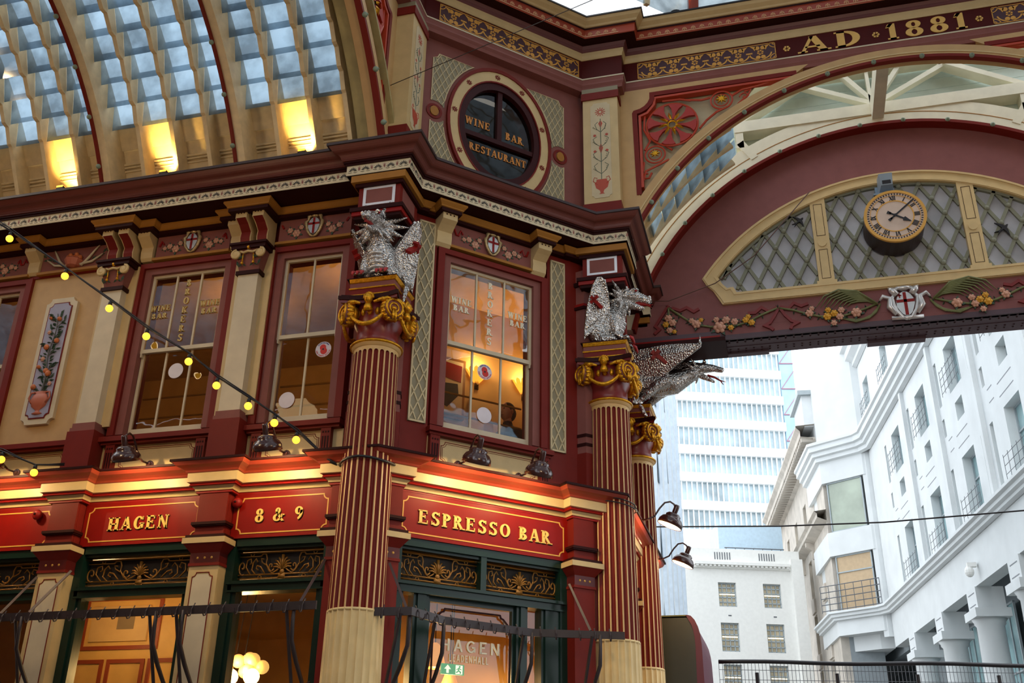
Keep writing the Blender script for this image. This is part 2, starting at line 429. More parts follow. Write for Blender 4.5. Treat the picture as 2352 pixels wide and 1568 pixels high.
# vaulted roofs over the unseen arms
AV = empty('ceiling_arms', (OC[0],-3,9)); tag(AV, kind='structure')
for (F,L0,L1) in ((Matrix.Translation((OC[0],0,0)) @ Matrix.Rotation(pi/2,4,'Z'),-14,-.5),(Matrix.Translation((0,OC[1],0)),8.4,20)):
    for j in range(6):
        a0, a1 = rad(20+140*j/6), rad(20+140*(j+1)/6)
        for i in range(4):
            x0 = L0+(L1-L0)*i/4; x1 = L0+(L1-L0)*(i+1)/4
            MB().add([(x0,4.4*cos(a0),7.17+4.4*sin(a0)),(x1,4.4*cos(a0),7.17+4.4*sin(a0)),(x1,4.4*cos(a1),7.17+4.4*sin(a1)),(x0,4.4*cos(a1),7.17+4.4*sin(a1))],[(0,1,2,3)]).build('arm_pane', LOUV if j in (1,2,3,4) else TIMBER, AV, F)
for j in range(3):
    a0, a1 = rad(90+60*j/3), rad(90+60*(j+1)/3)
    MB().add([(x,OC[1]+4.4*cos(a),7.17+4.4*sin(a)) for x,a in ((-18,a0),(-4.3,a0),(-4.3,a1),(-18,a1))],[(0,1,2,3)]).build('arm_pane', LOUV if j == 1 else mat('arm_boards','7c5a34',.6), AV)
MB().box(-18.1,1.4,0,-18,10,11.6).build('arm_wall', FACE, WF)
# octagonal glazed lantern above the upper cornice
LN = empty('ceiling_lantern', (OC[0],OC[1],12.3)); tag(LN, kind='structure')
def oct_pts(R, z, n=8): return [Vector((OC[0]+R*cos(rad(22.5+45*k)),OC[1]+R*sin(rad(22.5+45*k)),z)) for k in range(n)]
lv = [(6.75,12.33),(6.6,13.2),(6.1,14.3),(5.2,15.4),(3.9,16.3),(2.4,16.9),(.8,17.2)]
R8 = [oct_pts(r,z) for r,z in lv]
for k in range(8):
    m = MB(); m.tube([R8[i][k] for i in range(len(lv))],.09,6); m.build('hip_rib', mat('lantern_rib_red','a03a1c',.5), LN)
    for i in range(len(lv)-1):
        A, B, C_, D_ = R8[i][k], R8[i][(k+1) % 8], R8[i+1][(k+1) % 8], R8[i+1][k]; nseg = 6 if i < 4 else 3
        for j in range(nseg):
            t0, t1 = j/nseg, (j+1)/nseg
            MB().add([A.lerp(B,t0),A.lerp(B,t1),D_.lerp(C_,t1),D_.lerp(C_,t0)],[(0,1,2,3)]).build('lantern_pane', LANT, LN)
        m = MB()
        for j in range(1,nseg): m.tube([A.lerp(B,j/nseg),D_.lerp(C_,j/nseg)],.05,4)
        m.build('lantern_rafter', TIMBER, LN); MB().tube([D_,C_],.03,4).build('lantern_purlin', TIMBER, LN)
# hanging market lanterns, added out of view as warm fill light
for (x,y,z,lab) in ((2.03,4.2,7.6,'large unseen hanging lantern added for warm light in the centre of the crossing'),(-7.5,5.8,7.2,'unseen hanging lantern added for warm light in the left arm')):
    U = empty('fill_lantern', (x,y,z)); m = MB(); m.lathe([(.08,z),(.3,z+.1),(.36,z+.6),(.2,z+.75)],8,(x,y,0)); m.build('glass_body', mat('lantern_glow','ffd9a0',.4,emit=3.), U); m = MB(); m.lathe([(.38,z+.6),(.4,z+.64),(.15,z+.85),(.03,z+.95)],8,(x,y,0)); m.tube([(x,y,z+.9),(x,y,12.)],.012,6); m.build('iron_cap', BLACK, U)
    light('lantern_fill','POINT',(x,y,z-.15),300 if x > 0 else 110,(1,.74,.45),.3,parent=U); tag(U,lab,'lantern')
# ================================================================ upper facades
def rose(mb, x, z, r, y=-.06):             # carved rose of rings of petals
    mb.ell((x,y,z),(r*.55,r*.6,r*.55),8,5)
    for k in range(6):
        a = k*pi/3; mb.ell((x+cos(a)*r*.62, y+.01, z+sin(a)*r*.62),(r*.42,r*.3,r*.42),6,4)
_RM = {}
def rose_at(F, x, z, r, y, mt, parent):
    if mt.name not in _RM:
        t = MB(); rose(t,0,0,1.,0); _RM[mt.name] = t.mesh('rose', mt, True)
    return inst(_RM[mt.name],'rose',F @ Matrix.Translation((x,y,z)) @ Matrix.Diagonal((r,r,r,1)),parent)
def leafy(mb, x, z, r, n, y=-.045, a0=0.):
    for k in range(n):
        a = a0+k*2*pi/n; c, s_ = cos(a), sin(a)
        mb.prism([(x+c*r*.4-s_*r*.02, z+s_*r*.4+c*r*.02),(x+c*r*.85-s_*r*.22, z+s_*r*.85+c*r*.22),(x+c*r*1.3,z+s_*r*1.3),(x+c*r*.85+s_*r*.22, z+s_*r*.85-c*r*.22)], y, y+.025)
def leaf1(mb, x, z, L, a, y=-.03, w=.34):
    c, s_ = cos(a), sin(a)
    mb.add([(x,y+.01,z),(x+c*L*.5-s_*L*w/2,y+.01,z+s_*L*.5+c*L*w/2),(x+c*L,y+.01,z+s_*L),(x+c*L*.5+s_*L*w/2,y+.01,z+s_*L*.5-c*L*w/2),(x+c*L*.5,y-.012,z+s_*L*.5)],
           [(0,4,1),(1,4,2),(2,4,3),(3,4,0)])
def cartouche(name, F, x, z, h, y, parent):  # shield with a red cross and silver scrollwork
    w = h*.62
    m = MB()
    sh = [(x+w*.4*cos(rad(a))*(1-.12*(sin(rad(a)) < -.3)),z-h*.02+h*.38*sin(rad(a))) for a in range(0,360,24)]
    m.prism(sh, y-.045, y)
    o = m.build(name, SILVERP, parent, F)
    m = MB()
    for s_ in (-1,1):
        m.tube([(x+s_*w*.2,y-.03,z+h*.5),(x+s_*w*.42,y-.035,z+h*.42),(x+s_*w*.46,y-.03,z+h*.26),(x+s_*w*.58,y-.04,z+h*.16),(x+s_*w*.5,y-.03,z-h*.05),(x+s_*w*.42,y-.035,z-h*.24),(x+s_*w*.2,y-.03,z-h*.44),(x,y-.03,z-h*.5)], [h*.06,h*.075,h*.05,h*.075,h*.06,h*.06,h*.055,h*.04], 6)
    m.ell((x,y-.03,z+h*.47),(w*.26,.03,h*.09),8,5)
    m.build('scrollwork', mat('cartouche_gilt','c2a878',.38,metal=.5,var=.3,nscale=40) if h < .45 else SILVERP, o, F, True)
    m = MB(); t = h*.085
    m.box(x-t/2,y-.052,z-h*.38,x+t/2,y-.044,z+h*.33); m.box(x-w*.38,y-.052,z+h*.02,x+w*.38,y-.044,z+h*.02+t)
    if h > .4: m.box(x-w*.24,y-.052,z+h*.16,x-w*.19,y-.044,z+h*.3); m.box(x-w*.3,y-.052,z+h*.22,x-w*.13,y-.044,z+h*.255)
    m.build('cross', RED, o, F)
    return o
def console(F, x, w, z0, z1, d0, d1, parent, front=None, mt=None):  # scroll bracket, d1 = depth at the top
    h = z1-z0
    prof = [(0,z0),(-d0*.6,z0),(-d0*.9,z0+h*.1),(-d0,z0+h*.3),(-d0*.95,z0+h*.5),(-d1*.75,z0+h*.66),(-d1,z0+h*.76),(-d1,z1),(0,z1)]
    o = MB().prismx(prof, x-w/2, x+w/2).build('bracket', mt or CREAM, parent, F)
    if front:
        m = MB(); P = prof[1:7]
        for i in range(len(P)-1):
            (a,b),(c,d) = P[i],P[i+1]
            m.add([(x-w/2+.012,a-.004,b),(x+w/2-.012,a-.004,b),(x+w/2-.012,c-.004,d),(x-w/2+.012,c-.004,d)],[(0,1,2,3)])
        m.build('painted_face', front, o, F)
    if mt: return o
    m = MB()
    for i in (-1,0,1): m.box(x+i*w*.25-.008,-d1-.004,z1-h*.1,x+i*w*.25+.008,-d1,z1-h*.1+.02)
    m.build('drops', DKMAR, o, F)
    return o

WIN_N = [0]
def sash_window(F, uc, w, lites, loc, sill=True):
    WIN_N[0] += 1
    W = empty('window_%d' % WIN_N[0], F @ Vector((uc,0,5.75))); tag(W, kind='structure')
    z0, z1, zm = 5.75, 7.91, 6.845
    a, b = uc-w/2, uc+w/2
    m = MB()
    for (o, i, yy) in ((.19,.1,-.07),):
        m.box(a-o,yy,z0-.02,a-i,.1,z1+.15); m.box(b+i,yy,z0-.02,b+o,.1,z1+.15); m.box(a-i,yy,z1+.08,b+i,.1,z1+.15)
    m.build('frame', MAROON, W, F)
    m = MB()
    m.box(a-.1,-.03,z0,a,.1,z1+.08); m.box(b,-.03,z0,b+.1,.1,z1+.08); m.box(a,-.03,z1,b,.1,z1+.08)
    m.build('inner_frame', MAUVE, W, F)
    for (y, q0, q1, nm) in ((.02,zm-.02,z1,'upper_sash'),(.065,z0,zm+.03,'lower_sash')):
        m = MB(); t = .035; bt = .05 if nm == 'upper_sash' else .09
        m.box(a,y,q0,a+t,y+.04,q1); m.box(b-t,y,q0,b,y+.04,q1); m.box(a+t,y,q0,b-t,y+.04,q0+bt); m.box(a+t,y,q1-t,b-t,y+.04,q1)
        if nm == 'upper_sash':
            for x in (a+.005,b-.03): m.prism([(x,q0),(x+.025,q0),(x+.02,q0-.05),(x+.005,q0-.05)], y, y+.035)
        s = m.build(nm, PALE, W, F)
        for k in range(1,lites):
            x = a+w*k/lites; MB().box(x-.011,y+.005,q0+bt,x+.011,y+.03,q1-t).build('glazing_bar', PALE, s, F)
        for k in range(lites):
            x0 = a+w*k/lites+.011; x1 = a+w*(k+1)/lites-.011
            MB().add([(x0,y+.018,q0+bt),(x1,y+.018,q0+bt),(x1,y+.018,q1-t),(x0,y+.018,q1-t)],[(0,1,2,3)]).build('pane', GLAZED if F is FD else GLAZE, s, F)
    for zz in (6.02,6.28):
        MB().tube([(a+.03,.2,zz),(b-.03,.2,zz)], .012, 6).build('guard_rail', mat('brass_rail','a87a3a',.35,metal=.8), W, F)
    return W

def build_wall(name, F, segs, holes, label=None):
    W = empty(name, F @ Vector((segs[0],0,5.2))); tag(W, kind='structure')
    m = MB(); x0, x1 = segs; z0, z1 = 5.2, 8.6
    hs = sorted(holes); x = x0
    for (c, w) in hs:
        m.box(x,.06,z0,c-w/2,.22,z1); m.box(c-w/2,.06,z0,c+w/2,.22,5.75); m.box(c-w/2,.06,7.91,c+w/2,.22,z1); x = c+w/2
    m.box(x,.06,z0,x1,.22,z1)
    m.build('masonry', MAROON, W, F)
    return W
WA = build_wall('wall_left', FA, (-12.5,-4.2), [(-9.96,1.04),(-6.95,1.04),(-5.23,.78)])
WD = build_wall('wall_corner', FD, (4.08,6.84), [(5.465,1.2)])
WC = build_wall('wall_right', FC, (11.95,15.4), [])
sash_window(FA, -9.96, 1.04, 3, 'a'); sash_window(FA, -6.95, 1.04, 3, 'b'); sash_window(FA, -5.23, .78, 2, 'c')
sash_window(FD, 5.465, 1.2, 3, 'd')

# blank bay with its painted relief plaque
MB().box(-9.3,-.02,5.62,-8.05,.08,8.08).build('buff_panel', BUFF, WA, FA)
MB().box(-9.34,-.05,5.60,-8.0,.06,5.68).build('string_course', MAUVE, WA, FA)
MB().box(-9.32,-.045,8.06,-8.0,.06,8.1).build('string_course', MAROON, WA, FA)

def pilaster(F, u, parent, brackets=True):
    o = MB().box(u-.135,-.2,5.86,u+.135,.06,7.64).build('pilaster', PALE, parent, F)
    MB().box(u-.25,-.09,5.84,u+.25,.06,8.02).build('pilaster_backing', CREAM, o, F)
    m = MB(); m.box(u-.155,-.22,5.8,u+.155,.06,5.86); m.box(u-.17,-.235,5.74,u+.17,.06,5.8); m.build('base_moulding', MAUVE, o, F)
    MB().box(u-.185,-.25,5.2,u+.185,.06,5.75).build('base_block', MAROON, o, F)
    m = MB(); m.add([(u-.13,-.2,7.69),(u+.13,-.2,7.69),(u+.13,.05,7.69),(u-.13,.05,7.69),(u-.19,-.25,7.97),(u+.19,-.25,7.97),(u+.19,.05,7.97),(u-.19,.05,7.97)],[(0,3,2,1),(4,5,6,7),(0,1,5,4),(1,2,6,5),(2,3,7,6),(3,0,4,7)])
    c = m.build('capital', MAUVE, o, F)
    m = MB(); m.box(u-.16,-.225,7.64,u+.16,.05,7.69); m.box(u-.23,-.29,7.97,u+.23,.05,8.02); m.box(u-.25,-.31,8.02,u+.25,.05,8.05); m.build('abacus', DKMAR, o, F)
    m = MB()
    for s_ in (-1,1):
        pts = spiral(u+s_*.16,7.9,.065,.012,pi/2, -1.6*s_, 18); m.tube([(x,-.27,z) for x,z in pts], .018, 6)
        m.ell((u+s_*.16,-.255,7.9),(.06,.035,.06),8,5)
    m.tube([(u-.12,-.25,7.95),(u-.06,-.27,7.915),(u,-.275,7.93),(u+.06,-.27,7.915),(u+.12,-.25,7.95)],.016,6)
    m.build('volutes', mat('cream_gilt','cdb27c',.45), c, F, True)
    m = MB(); m.ell((u,-.27,7.985),.028,8,5)
    for s_ in (-1,1): m.tube([(u+s_*.07,-.26,7.9),(u+s_*.075,-.25,7.79)],.01,5); m.ell((u+s_*.075,-.25,7.78),.02,6,4)
    m.build('gilt_drops', GOLD, c, F, True)
    m = MB()
    for s_ in (-1,1):
        leaf1(m,u+s_*.04,7.88,.11,-.3 if s_>0 else pi+.3,-.265); leaf1(m,u+s_*.16,7.83,.1,-1.9 if s_>0 else -1.2,-.25); leaf1(m,u+s_*.075,7.78,.07,-2.4,-.25); leaf1(m,u+s_*.075,7.78,.07,-.7,-.25)
    m.build('leaves', LEAF, c, F)
    if brackets:
        for s_ in (-1,1): console(F, u+s_*.115, .15, 8.05, 8.47, .2, .36, parent, MAROON)
    return o
for u in (-7.88,-5.99): pilaster(FA, u, WA)
# cream consoles beside the window heads
for u in (-7.56,-6.28,-9.26): console(FA, u, .17, 8.1, 8.47, .1, .22, WA)
for u in (4.72,6.1): console(FD, u, .2, 8.06, 8.45, .12, .26, WD)

# carved friezes with shields and roses
def frieze(F, a, b, parent, shield=None, fruit=False):
    MB().box(a,-.06,8.12,b,.06,8.48).build('frieze_panel', MAUVE, parent, F)
    m = MB(); m.box(a-.02,-.1,8.085,b+.02,.06,8.12); m.build('gilt_bead', OCHRE, parent, F)
    c = (a+b)/2
    if shield is not None:
        cartouche('shield', F, c, 8.3, .31, -.06, parent)
        L = MB(); B = MB()
        for s_ in (-1,1):
            for k,(dx,dz,r) in enumerate(((.24,-.05,.055),(.33,.0,.04),(.18,.03,.035),(.4,-.02,.03))):
                if dx > (b-a)/2-.1: continue
                rose_at(F, c+s_*dx, 8.28+dz, r, -.07, ROSE, parent); leafy(L, c+s_*dx, 8.28+dz, r*1.25, 5, -.07, dx*9)
            xs = [(c+s_*(.42+.03*k), -.07, 8.32+.05*sin(k*1.9)) for k in range(6) if .42+.03*k < (b-a)/2-.02]
            if len(xs) > 1: B.tube(xs, .014, 5)
        L.build('rose_leaves', LEAF, parent, F)
        if B.v: B.build('ribbon', RED, parent, F)
    if fruit:
        V = MB(); V.lathe([(.02,8.14),(.09,8.16),(.13,8.24),(.1,8.27)],10,(c,-.07,0)); V.build('fruit_basket', TERRA, parent, F)
        m = MB()
        for k in range(7): m.ell((c-.09+.03*k,-.09,8.3+.03*sin(k*2)),.032,7,5)
        m.build('fruit', ORNG, parent, F, True)
        m = MB(); l = MB()
        for s_ in (-1,1):
            m.tube([(c+s_*.12,-.08,8.16),(c+s_*.22,-.085,8.26),(c+s_*.3,-.08,8.38),(c+s_*.34,-.07,8.44)],[.02,.018,.014,.01],6)
            m.tube([(c+s_*.1,-.08,8.18),(c+s_*.28,-.085,8.2),(c+s_*.42,-.08,8.3)],[.018,.016,.01],6)
            for k in range(6): leaf1(l,c+s_*(.2+.05*k),8.2+.03*k,.1,(.4 if s_>0 else pi-.4)+.5*sin(k*2.),-.07)
        m.build('horns', PALE, parent, F, True); l.build('leaves', LEAF, parent, F)
frieze(FA, -7.45, -6.4, WA, 1); frieze(FA, -5.72, -4.75, WA, 1); frieze(FA, -9.17, -8.15, WA, None, True); frieze(FA, -10.6, -9.35, WA, 1)
frieze(FD, 4.83, 6.0, WD, 1)

# sills, dado panels and little fluted brackets under the sills
def dado(F, a, b, parent, inner):
    s = MB().box(a,-.15,5.63,b,.06,5.69); s.box(a+.02,-.11,5.6,b-.02,.06,5.63); s.build('sill', MAROON, parent, F)
    MB().box(a,-.03,5.22,b,.06,5.6).build('dado_wall', CREAM, parent, F)
    for u in inner:
        m = MB(); m.box(u-.06,-.1,5.26,u+.06,-.03,5.6); o = m.build('sill_bracket', MAROON, parent, F)
        m = MB()
        for k in (-1,0,1): m.box(u+k*.032-.008,-.104,5.3,u+k*.032+.008,-.099,5.5); m.box(u+k*.032-.008,-.104,5.54,u+k*.032+.008,-.099,5.56)
        m.build('flutes', DKMAR, o, F)
def lined_panel(F, a, z0, b, z1, parent, y=-.034, r=.05, mt=None, w=.008):
    p = notched(a,z0,b,z1,r); m = MB(); m.strip(p+[p[0]], w, y, y+.005); m.build('painted_line', mt or MAROON, parent, F)
dado(FA,-7.7,-6.18,WA,(-7.55,-6.36)); dado(FA,-5.8,-4.62,WA,(-5.66,-4.8)); dado(FA,-10.8,-8.07,WA,())
dado(FD,4.64,6.3,WD,(4.74,6.2)); MB().box(4.3,-.03,5.22,4.64,.06,5.6).build('dado_wall', CREAM, WD, FD); MB().box(6.3,-.03,5.22,6.62,.06,5.6).build('dado_wall', CREAM, WD, FD)
for F,a,b,p in ((FA,-7.44,-6.47,WA),(FA,-5.55,-4.91,WA),(FA,-9.2,-8.2,WA),(FD,4.85,6.1,WD),(FD,4.36,4.62,WD),(FD,6.32,6.58,WD)):
    lined_panel(F,a,5.3,b,5.56,p); lined_panel(F,a+.02,5.32,b-.02,5.54,p,r=.045,w=.004)

# lattice strips either side of the corner window
def lattice_strip(F, a, b, z0, z1, parent, dx=.11, dz=.24, y=-.06):
    o = MB().box(a,y,z0,b,.06,z1).build('lattice_panel', OLIVE, parent, F)
    m = MB(); m.box(a,y-.012,z0,a+.022,y,z1); m.box(b-.022,y-.012,z0,b,y,z1); m.box(a,y-.012,z0,b,y,z0+.022); m.box(a,y-.012,z1-.022,b,y,z1)
    n = int((z1-z0)/dz)+3
    for sg in (-1,1):
        for k in range(-3,n+3):
            seg = clip_line(a+.02,b-.02,z0+.02,z1-.02,z0+k*dz,sg*dz/dx,(a+b)/2)
            if seg: m.strip(seg,.014,y-.012,y)
    m.build('lattice', LATT, o, F); return o
def clip_line(a, b, z0, z1, zc, sl, xc):
    pts = []
    N = 60
    ins = [(a+(b-a)*i/N, zc+sl*(a+(b-a)*i/N-xc)) for i in range(N+1)]
    ins = [p for p in ins if z0 <= p[1] <= z1]
    return [ins[0],ins[-1]] if len(ins) > 1 else None
MB().box(4.06,-.045,5.25,4.66,.06,8.5).build('maroon_panel', MAROON, WD, FD)
MB().box(6.26,-.045,5.25,6.86,.06,8.5).build('maroon_panel', MAROON, WD, FD)
lattice_strip(FD,4.4,4.62,5.72,8.36,WD); lattice_strip(FD,6.3,6.52,5.72,8.36,WD)

# corner piers behind the columns
TR = [9]
def pier(poly, name='corner_pier'):
    TR[0] += 1; o = empty('trim_%d' % TR[0], (poly[0][0],poly[0][1],5.2)); tag(o, kind='structure')
    MB().prismz(poly,5.2,8.3).build('pier_shaft', MAUVE, o)
    c = [sum(p[0] for p in poly)/len(poly), sum(p[1] for p in poly)/len(poly)]
    for z0,z1,e,mt in ((5.2,5.75,1.03,MAROON),(5.84,5.88,1.035,DKMAR),(5.96,6.0,1.035,DKMAR),(6.98,7.01,1.04,DKMAR),(7.72,7.76,1.1,DKMAR),(7.76,7.8,1.07,RED),(8.06,8.12,1.12,DKMAR)):
        MB().prismz([(c[0]+(x-c[0])*e, c[1]+(y-c[1])*e) for x,y in poly],z0,z1).build('pier_moulding', mt, o)
    return o
def mir(p): return (Q-p[1], Q-p[0])
P1 = [(-4.55,10.05),(-4.55,9.86),(-4.12,9.86),(-3.98,10.0),(-4.05,10.2)]
pier(P1); pier([mir(p) for p in P1][::-1]); pier([(-2.2,14.05),(-1.97,14.0),(-1.97,14.55),(-2.2,14.6)])

# ================================================================ main cornice
def cornice_path():
    L = [(-13,9.48),(-4.61,9.48),(-4.61,9.38),(-3.81,9.38),(-3.81,9.83)]
    R = [mir(p) for p in L[::-1]][:-1]
    return L+R+[(-1.69,13.8),(-1.59,13.8),(-1.59,14.6),(-1.69,14.6),(-1.69,15.4)]
CP = cornice_path()
T1 = empty('trim_1', (-4.2,9.7,8.58)); tag(T1, kind='structure')
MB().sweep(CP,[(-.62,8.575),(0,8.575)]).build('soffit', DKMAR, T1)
MB().sweep(CP,[(-.01,8.575),(0,8.575),(0.006,8.595),(0,8.6),(0,8.71)]).build('frieze_band', mat('frieze_ivory','dccfae',.5), T1)
MB().sweep(CP,[(0,8.71),(.02,8.71),(.02,8.735),(.035,8.735),(.035,8.76)]).build('dark_fillet', DKMAR, T1)
cy = [(.035,8.76),(.05,8.762),(.05,8.775)]+[(.055+.125*(i/8)**1.2, 8.775+.135*(i/8)+.018*sin(2*pi*i/8)) for i in range(9)]
MB().sweep(CP,cy).build('cyma', BROWN, T1, None, False)
MB().sweep(CP,[(.18,8.91),(.2,8.91),(.2,8.945),(-.7,8.96)]).build('capping', mat('capping_lead','3a2a2c',.5), T1)
# painted palmettes and buds on the frieze band, spaced along the path
pal = MB(); bud = MB()
def along(path, step, z, fn, off=.003):
    for i in range(len(path)-1):
        a = Vector(path[i]); b = Vector(path[i+1]); d = b-a; L = d.length
        if L < .15: continue
        d.normalize(); n = max(1, round(L/step)); nn = Vector((d.y,-d.x))
        for k in range(n):
            p = a+d*(L*(k+.5)/n)+nn*off
            fn(p, d, nn, L/n)
def _pal(p, d, nn, st):
    F = Matrix(((d.x,-nn.x,0,p.x),(d.y,-nn.y,0,p.y),(0,0,1,8.6),(0,0,0,1)))
    m = MB()
    for k in range(-3,4):
        a = pi/2+k*.42; r = .068 if k == 0 else .06; c, s_ = cos(a), sin(a); x0, z0 = c*.016, .022+s_*.016
        x1, z1 = c*r, .026+s_*r; w = .0075; m.add([(x0,0,z0),((x0+x1)/2-s_*w,0,(z0+z1)/2+c*w),(x1,0,z1),((x0+x1)/2+s_*w,0,(z0+z1)/2-c*w)],[(0,3,2,1)])
    for s_ in (-1,1):
        m.strip([(s_*.012,.012),(s_*.035,.008),(s_*.06,.016)],.005,-.001,0)
    pal.merge(m.xf(F))
    m = MB(); x = st/2
    m.add([(x-.009,0,.05),(x,0,.02),(x+.009,0,.05),(x,0,.098)],[(0,1,2,3)])
    m.add([(x-.018,0,.085),(x-.012,0,.03),(x-.01,0,.03),(x-.014,0,.085)],[(0,1,2,3)]); m.add([(x+.018,0,.085),(x+.012,0,.03),(x+.01,0,.03),(x+.014,0,.085)],[(0,3,2,1)])
    bud.merge(m.xf(F))
along(CP,.155,8.6,_pal)
tag(pal.build('painted_palmettes', mat('palmette_ink','33302c',.6), T1), kind='stuff')
tag(bud.build('painted_buds', mat('bud_ink','8c4640',.6), T1), kind='stuff')
# ochre moulding under the soffit, stepping out over brackets
def steps(F, a, b, base, outs):
    pts = [(a,base)]
    for (c, hw, o) in outs: pts += [(c-hw,base),(c-hw,o),(c+hw,o),(c+hw,base)]
    pts.append((b,base)); return [tuple((F @ Vector((x,y,0)))[:2]) for x,y in pts]
for F,path in ((FA,steps(FA,-12.5,-4.62,-.14,[(-9.26,.14,-.27),(-7.88,.27,-.42),(-7.5,.1,-.27) ,(-6.36,.1,-.27),(-5.99,.27,-.42)])),
               (FD,steps(FD,4.1,6.84,-.12,[(4.36,.12,-.16),(4.72,.14,-.3),(6.1,.14,-.3),(6.6,.12,-.16)]))):
    MB().sweep(path,[(0,8.485),(.015,8.49),(.015,8.505),(.05,8.54),(.05,8.565)]).build('bed_moulding', OCHRE, T1)
    MB().sweep(path,[(-.1,8.44),(.0,8.44),(.0,8.485)]).build('bed_fillet', DKMAR, T1)

# entablature blocks over the columns
def block(cx, cy):
    o = MB().box(cx-.26,cy-.28,8.12,cx+.26,cy+.3,8.5).build('entablature_block', MAROON, T1)
    MB().box(cx-.34,cy-.36,8.47,cx+.34,cy+.34,8.56).build('block_moulding', OCHRE, o)
    MB().box(cx-.3,cy-.32,8.42,cx+.3,cy+.32,8.47).build('block_fillet', DKMAR, o)
    m = MB(); m.box(cx-.33,cy-.35,8.07,cx+.33,cy+.33,8.12); m.box(cx-.29,cy-.31,7.98,cx+.29,cy+.31,8.02); m.build('block_base', DKMAR, o)
    MB().box(cx-.31,cy-.33,8.02,cx+.31,cy+.32,8.07).build('block_bead', RED, o)
    MB().box(cx-.22,cy+.14,7.2,cx+.22,cy+.3,7.98).build('block_stem', MAROON, o)
    m = MB(); y = cy-.283
    for q in ((-.2,8.17,.2,8.2),(-.2,8.39,.2,8.42),(-.2,8.2,-.165,8.39),(.165,8.2,.2,8.39)): m.box(cx+q[0],y-.006,q[1],cx+q[2],y,q[3])
    m.build('silver_border', mat('silver_leaf_border','f2f3fa',.25,metal=.2), o)
    MB().box(cx-.165,y-.002,8.2,cx+.165,y,8.39).build('mauve_inset', MAUVE, o)
    MB().box(cx+.26,cy-.2,8.18,cx+.264,cy+.2,8.41).build('mauve_inset', MAUVE, o)
block(-4.2,9.74); block(-1.95,11.99); block(-1.95,14.22)
# ================================================================ shop front
T2 = empty('trim_2', (-6,9.9,4.86)); tag(T2, kind='structure')
G0 = 9.9; G1 = 9.76; KS = -9.94; KS1 = -9.8
def dpt(s, k): return ((s+k)*_s, (s-k)*_s)
FP = [(-13,G0)]
for u in (-9.85,-7.88,-5.99): FP += [(u-.2,G0),(u-.2,G1),(u+.2,G1),(u+.2,G0)]
xA = G1+KS1/_s
FP += [(-4.6,G0),(-4.6,G1),(xA,G1),dpt(4.32,KS1),dpt(4.32,KS),dpt(6.5,KS),dpt(6.5,KS1),mir((xA,G1)),(Q-G1,15.4)]
for nm, mt, prof in (('red_bead',RED,[(0,4.87),(.02,4.875),(.02,4.895),(.03,4.9)]),
                     ('cream_cavetto',CREAM,[(.03,4.9),(.035,4.92),(.06,4.945)]),
                     ('red_fillet',RED,[(.06,4.945),(.085,4.95),(.075,4.965),(.085,4.98)]),
                     ('cream_corona',CREAM,[(.085,4.98),(.105,4.985),(.105,5.085)]),
                     ('red_cyma',mat('cornice_red','9a3a26',.35),[(.105,5.085),(.12,5.09),(.13,5.11),(.16,5.13),(.21,5.15),(.24,5.185)]),
                     ('capping',DKMAR,[(.24,5.185),(.26,5.185),(.26,5.21),(-.25,5.225)])):
    MB().sweep(FP,prof).build(nm, mt, T2)

GW = empty('wall_shopfront', (-7,10,2)); tag(GW, kind='structure')
MB().sweep(FP,[(-.02,4.38),(-.02,4.88)]).build('fascia_backing', MAROON, GW)
def shop_pilaster(F, u, w, y0, mtl, lined):
    o = MB().box(u-w/2,y0,0,u+w/2,.1,4.07).build('shop_pilaster', mtl, GW, F)
    if lined:
        MB().prism(notched(u-w*.32,2.2,u+w*.32,3.98,.04),y0-.004,y0).build('pale_inset', PALE, o, F)
        lined_panel(F,u-w*.34,2.2,u+w*.34,4.0,o,y0-.006,.045)
    h = w/2
    MB().box(u-h-.01,y0-.015,4.07,u+h+.01,.1,4.1).build('astragal', MAROON, o, F)
    MB().box(u-h,y0-.01,4.1,u+h,.1,4.21).build('necking', mat('dark_red_necking','5a1512',.4), o, F)
    m = MB()
    for k in (-1,0,1): m.ell((u+k*w*.24,y0-.01,4.155),(.014,.008,.014),8,5)
    m.build('gilt_studs', GOLDP, o, F, True)
    m = MB(); m.add([(u-h,y0-.01,4.21),(u+h,y0-.01,4.21),(u+h,.1,4.21),(u-h,.1,4.21),(u-h-.07,y0-.08,4.3),(u+h+.07,y0-.08,4.3),(u+h+.07,.1,4.3),(u-h-.07,.1,4.3)],[(0,3,2,1),(4,5,6,7),(0,1,5,4),(1,2,6,5),(2,3,7,6),(3,0,4,7)])
    m.build('capital', MAROON, o, F)
    MB().box(u-h-.08,y0-.09,4.3,u+h+.08,.1,4.36).build('cream_abacus', CREAM, o, F)
    MB().box(u-h-.06,y0-.07,4.36,u+h+.06,.1,4.395).build('dark_moulding', DKMAR, o, F)
    MB().box(u-h,y0,4.395,u+h,.1,4.9).build('fascia_block', MAROON, o, F)
    m = MB(); m.box(u-h-.025,y0-.03,4.5,u+h+.025,.1,4.515); m.box(u-h-.035,y0-.04,4.515,u+h+.035,.1,4.545); m.build('block_band', DKMAR, o, F)
    return o
for u in (-9.85,-7.88,-5.99): shop_pilaster(FA,u,.35,-.25,CREAM,True)
shop_pilaster(FA,-4.42,.34,-.25,MAROON,False)
shop_pilaster(FD,4.18,.28,-.25,MAROON,False); shop_pilaster(FD,6.64,.28,-.25,MAROON,False)
shop_pilaster(FC,12.2,.3,-.25,MAROON,False); shop_pilaster(FC,14.1,.3,-.25,MAROON,False)

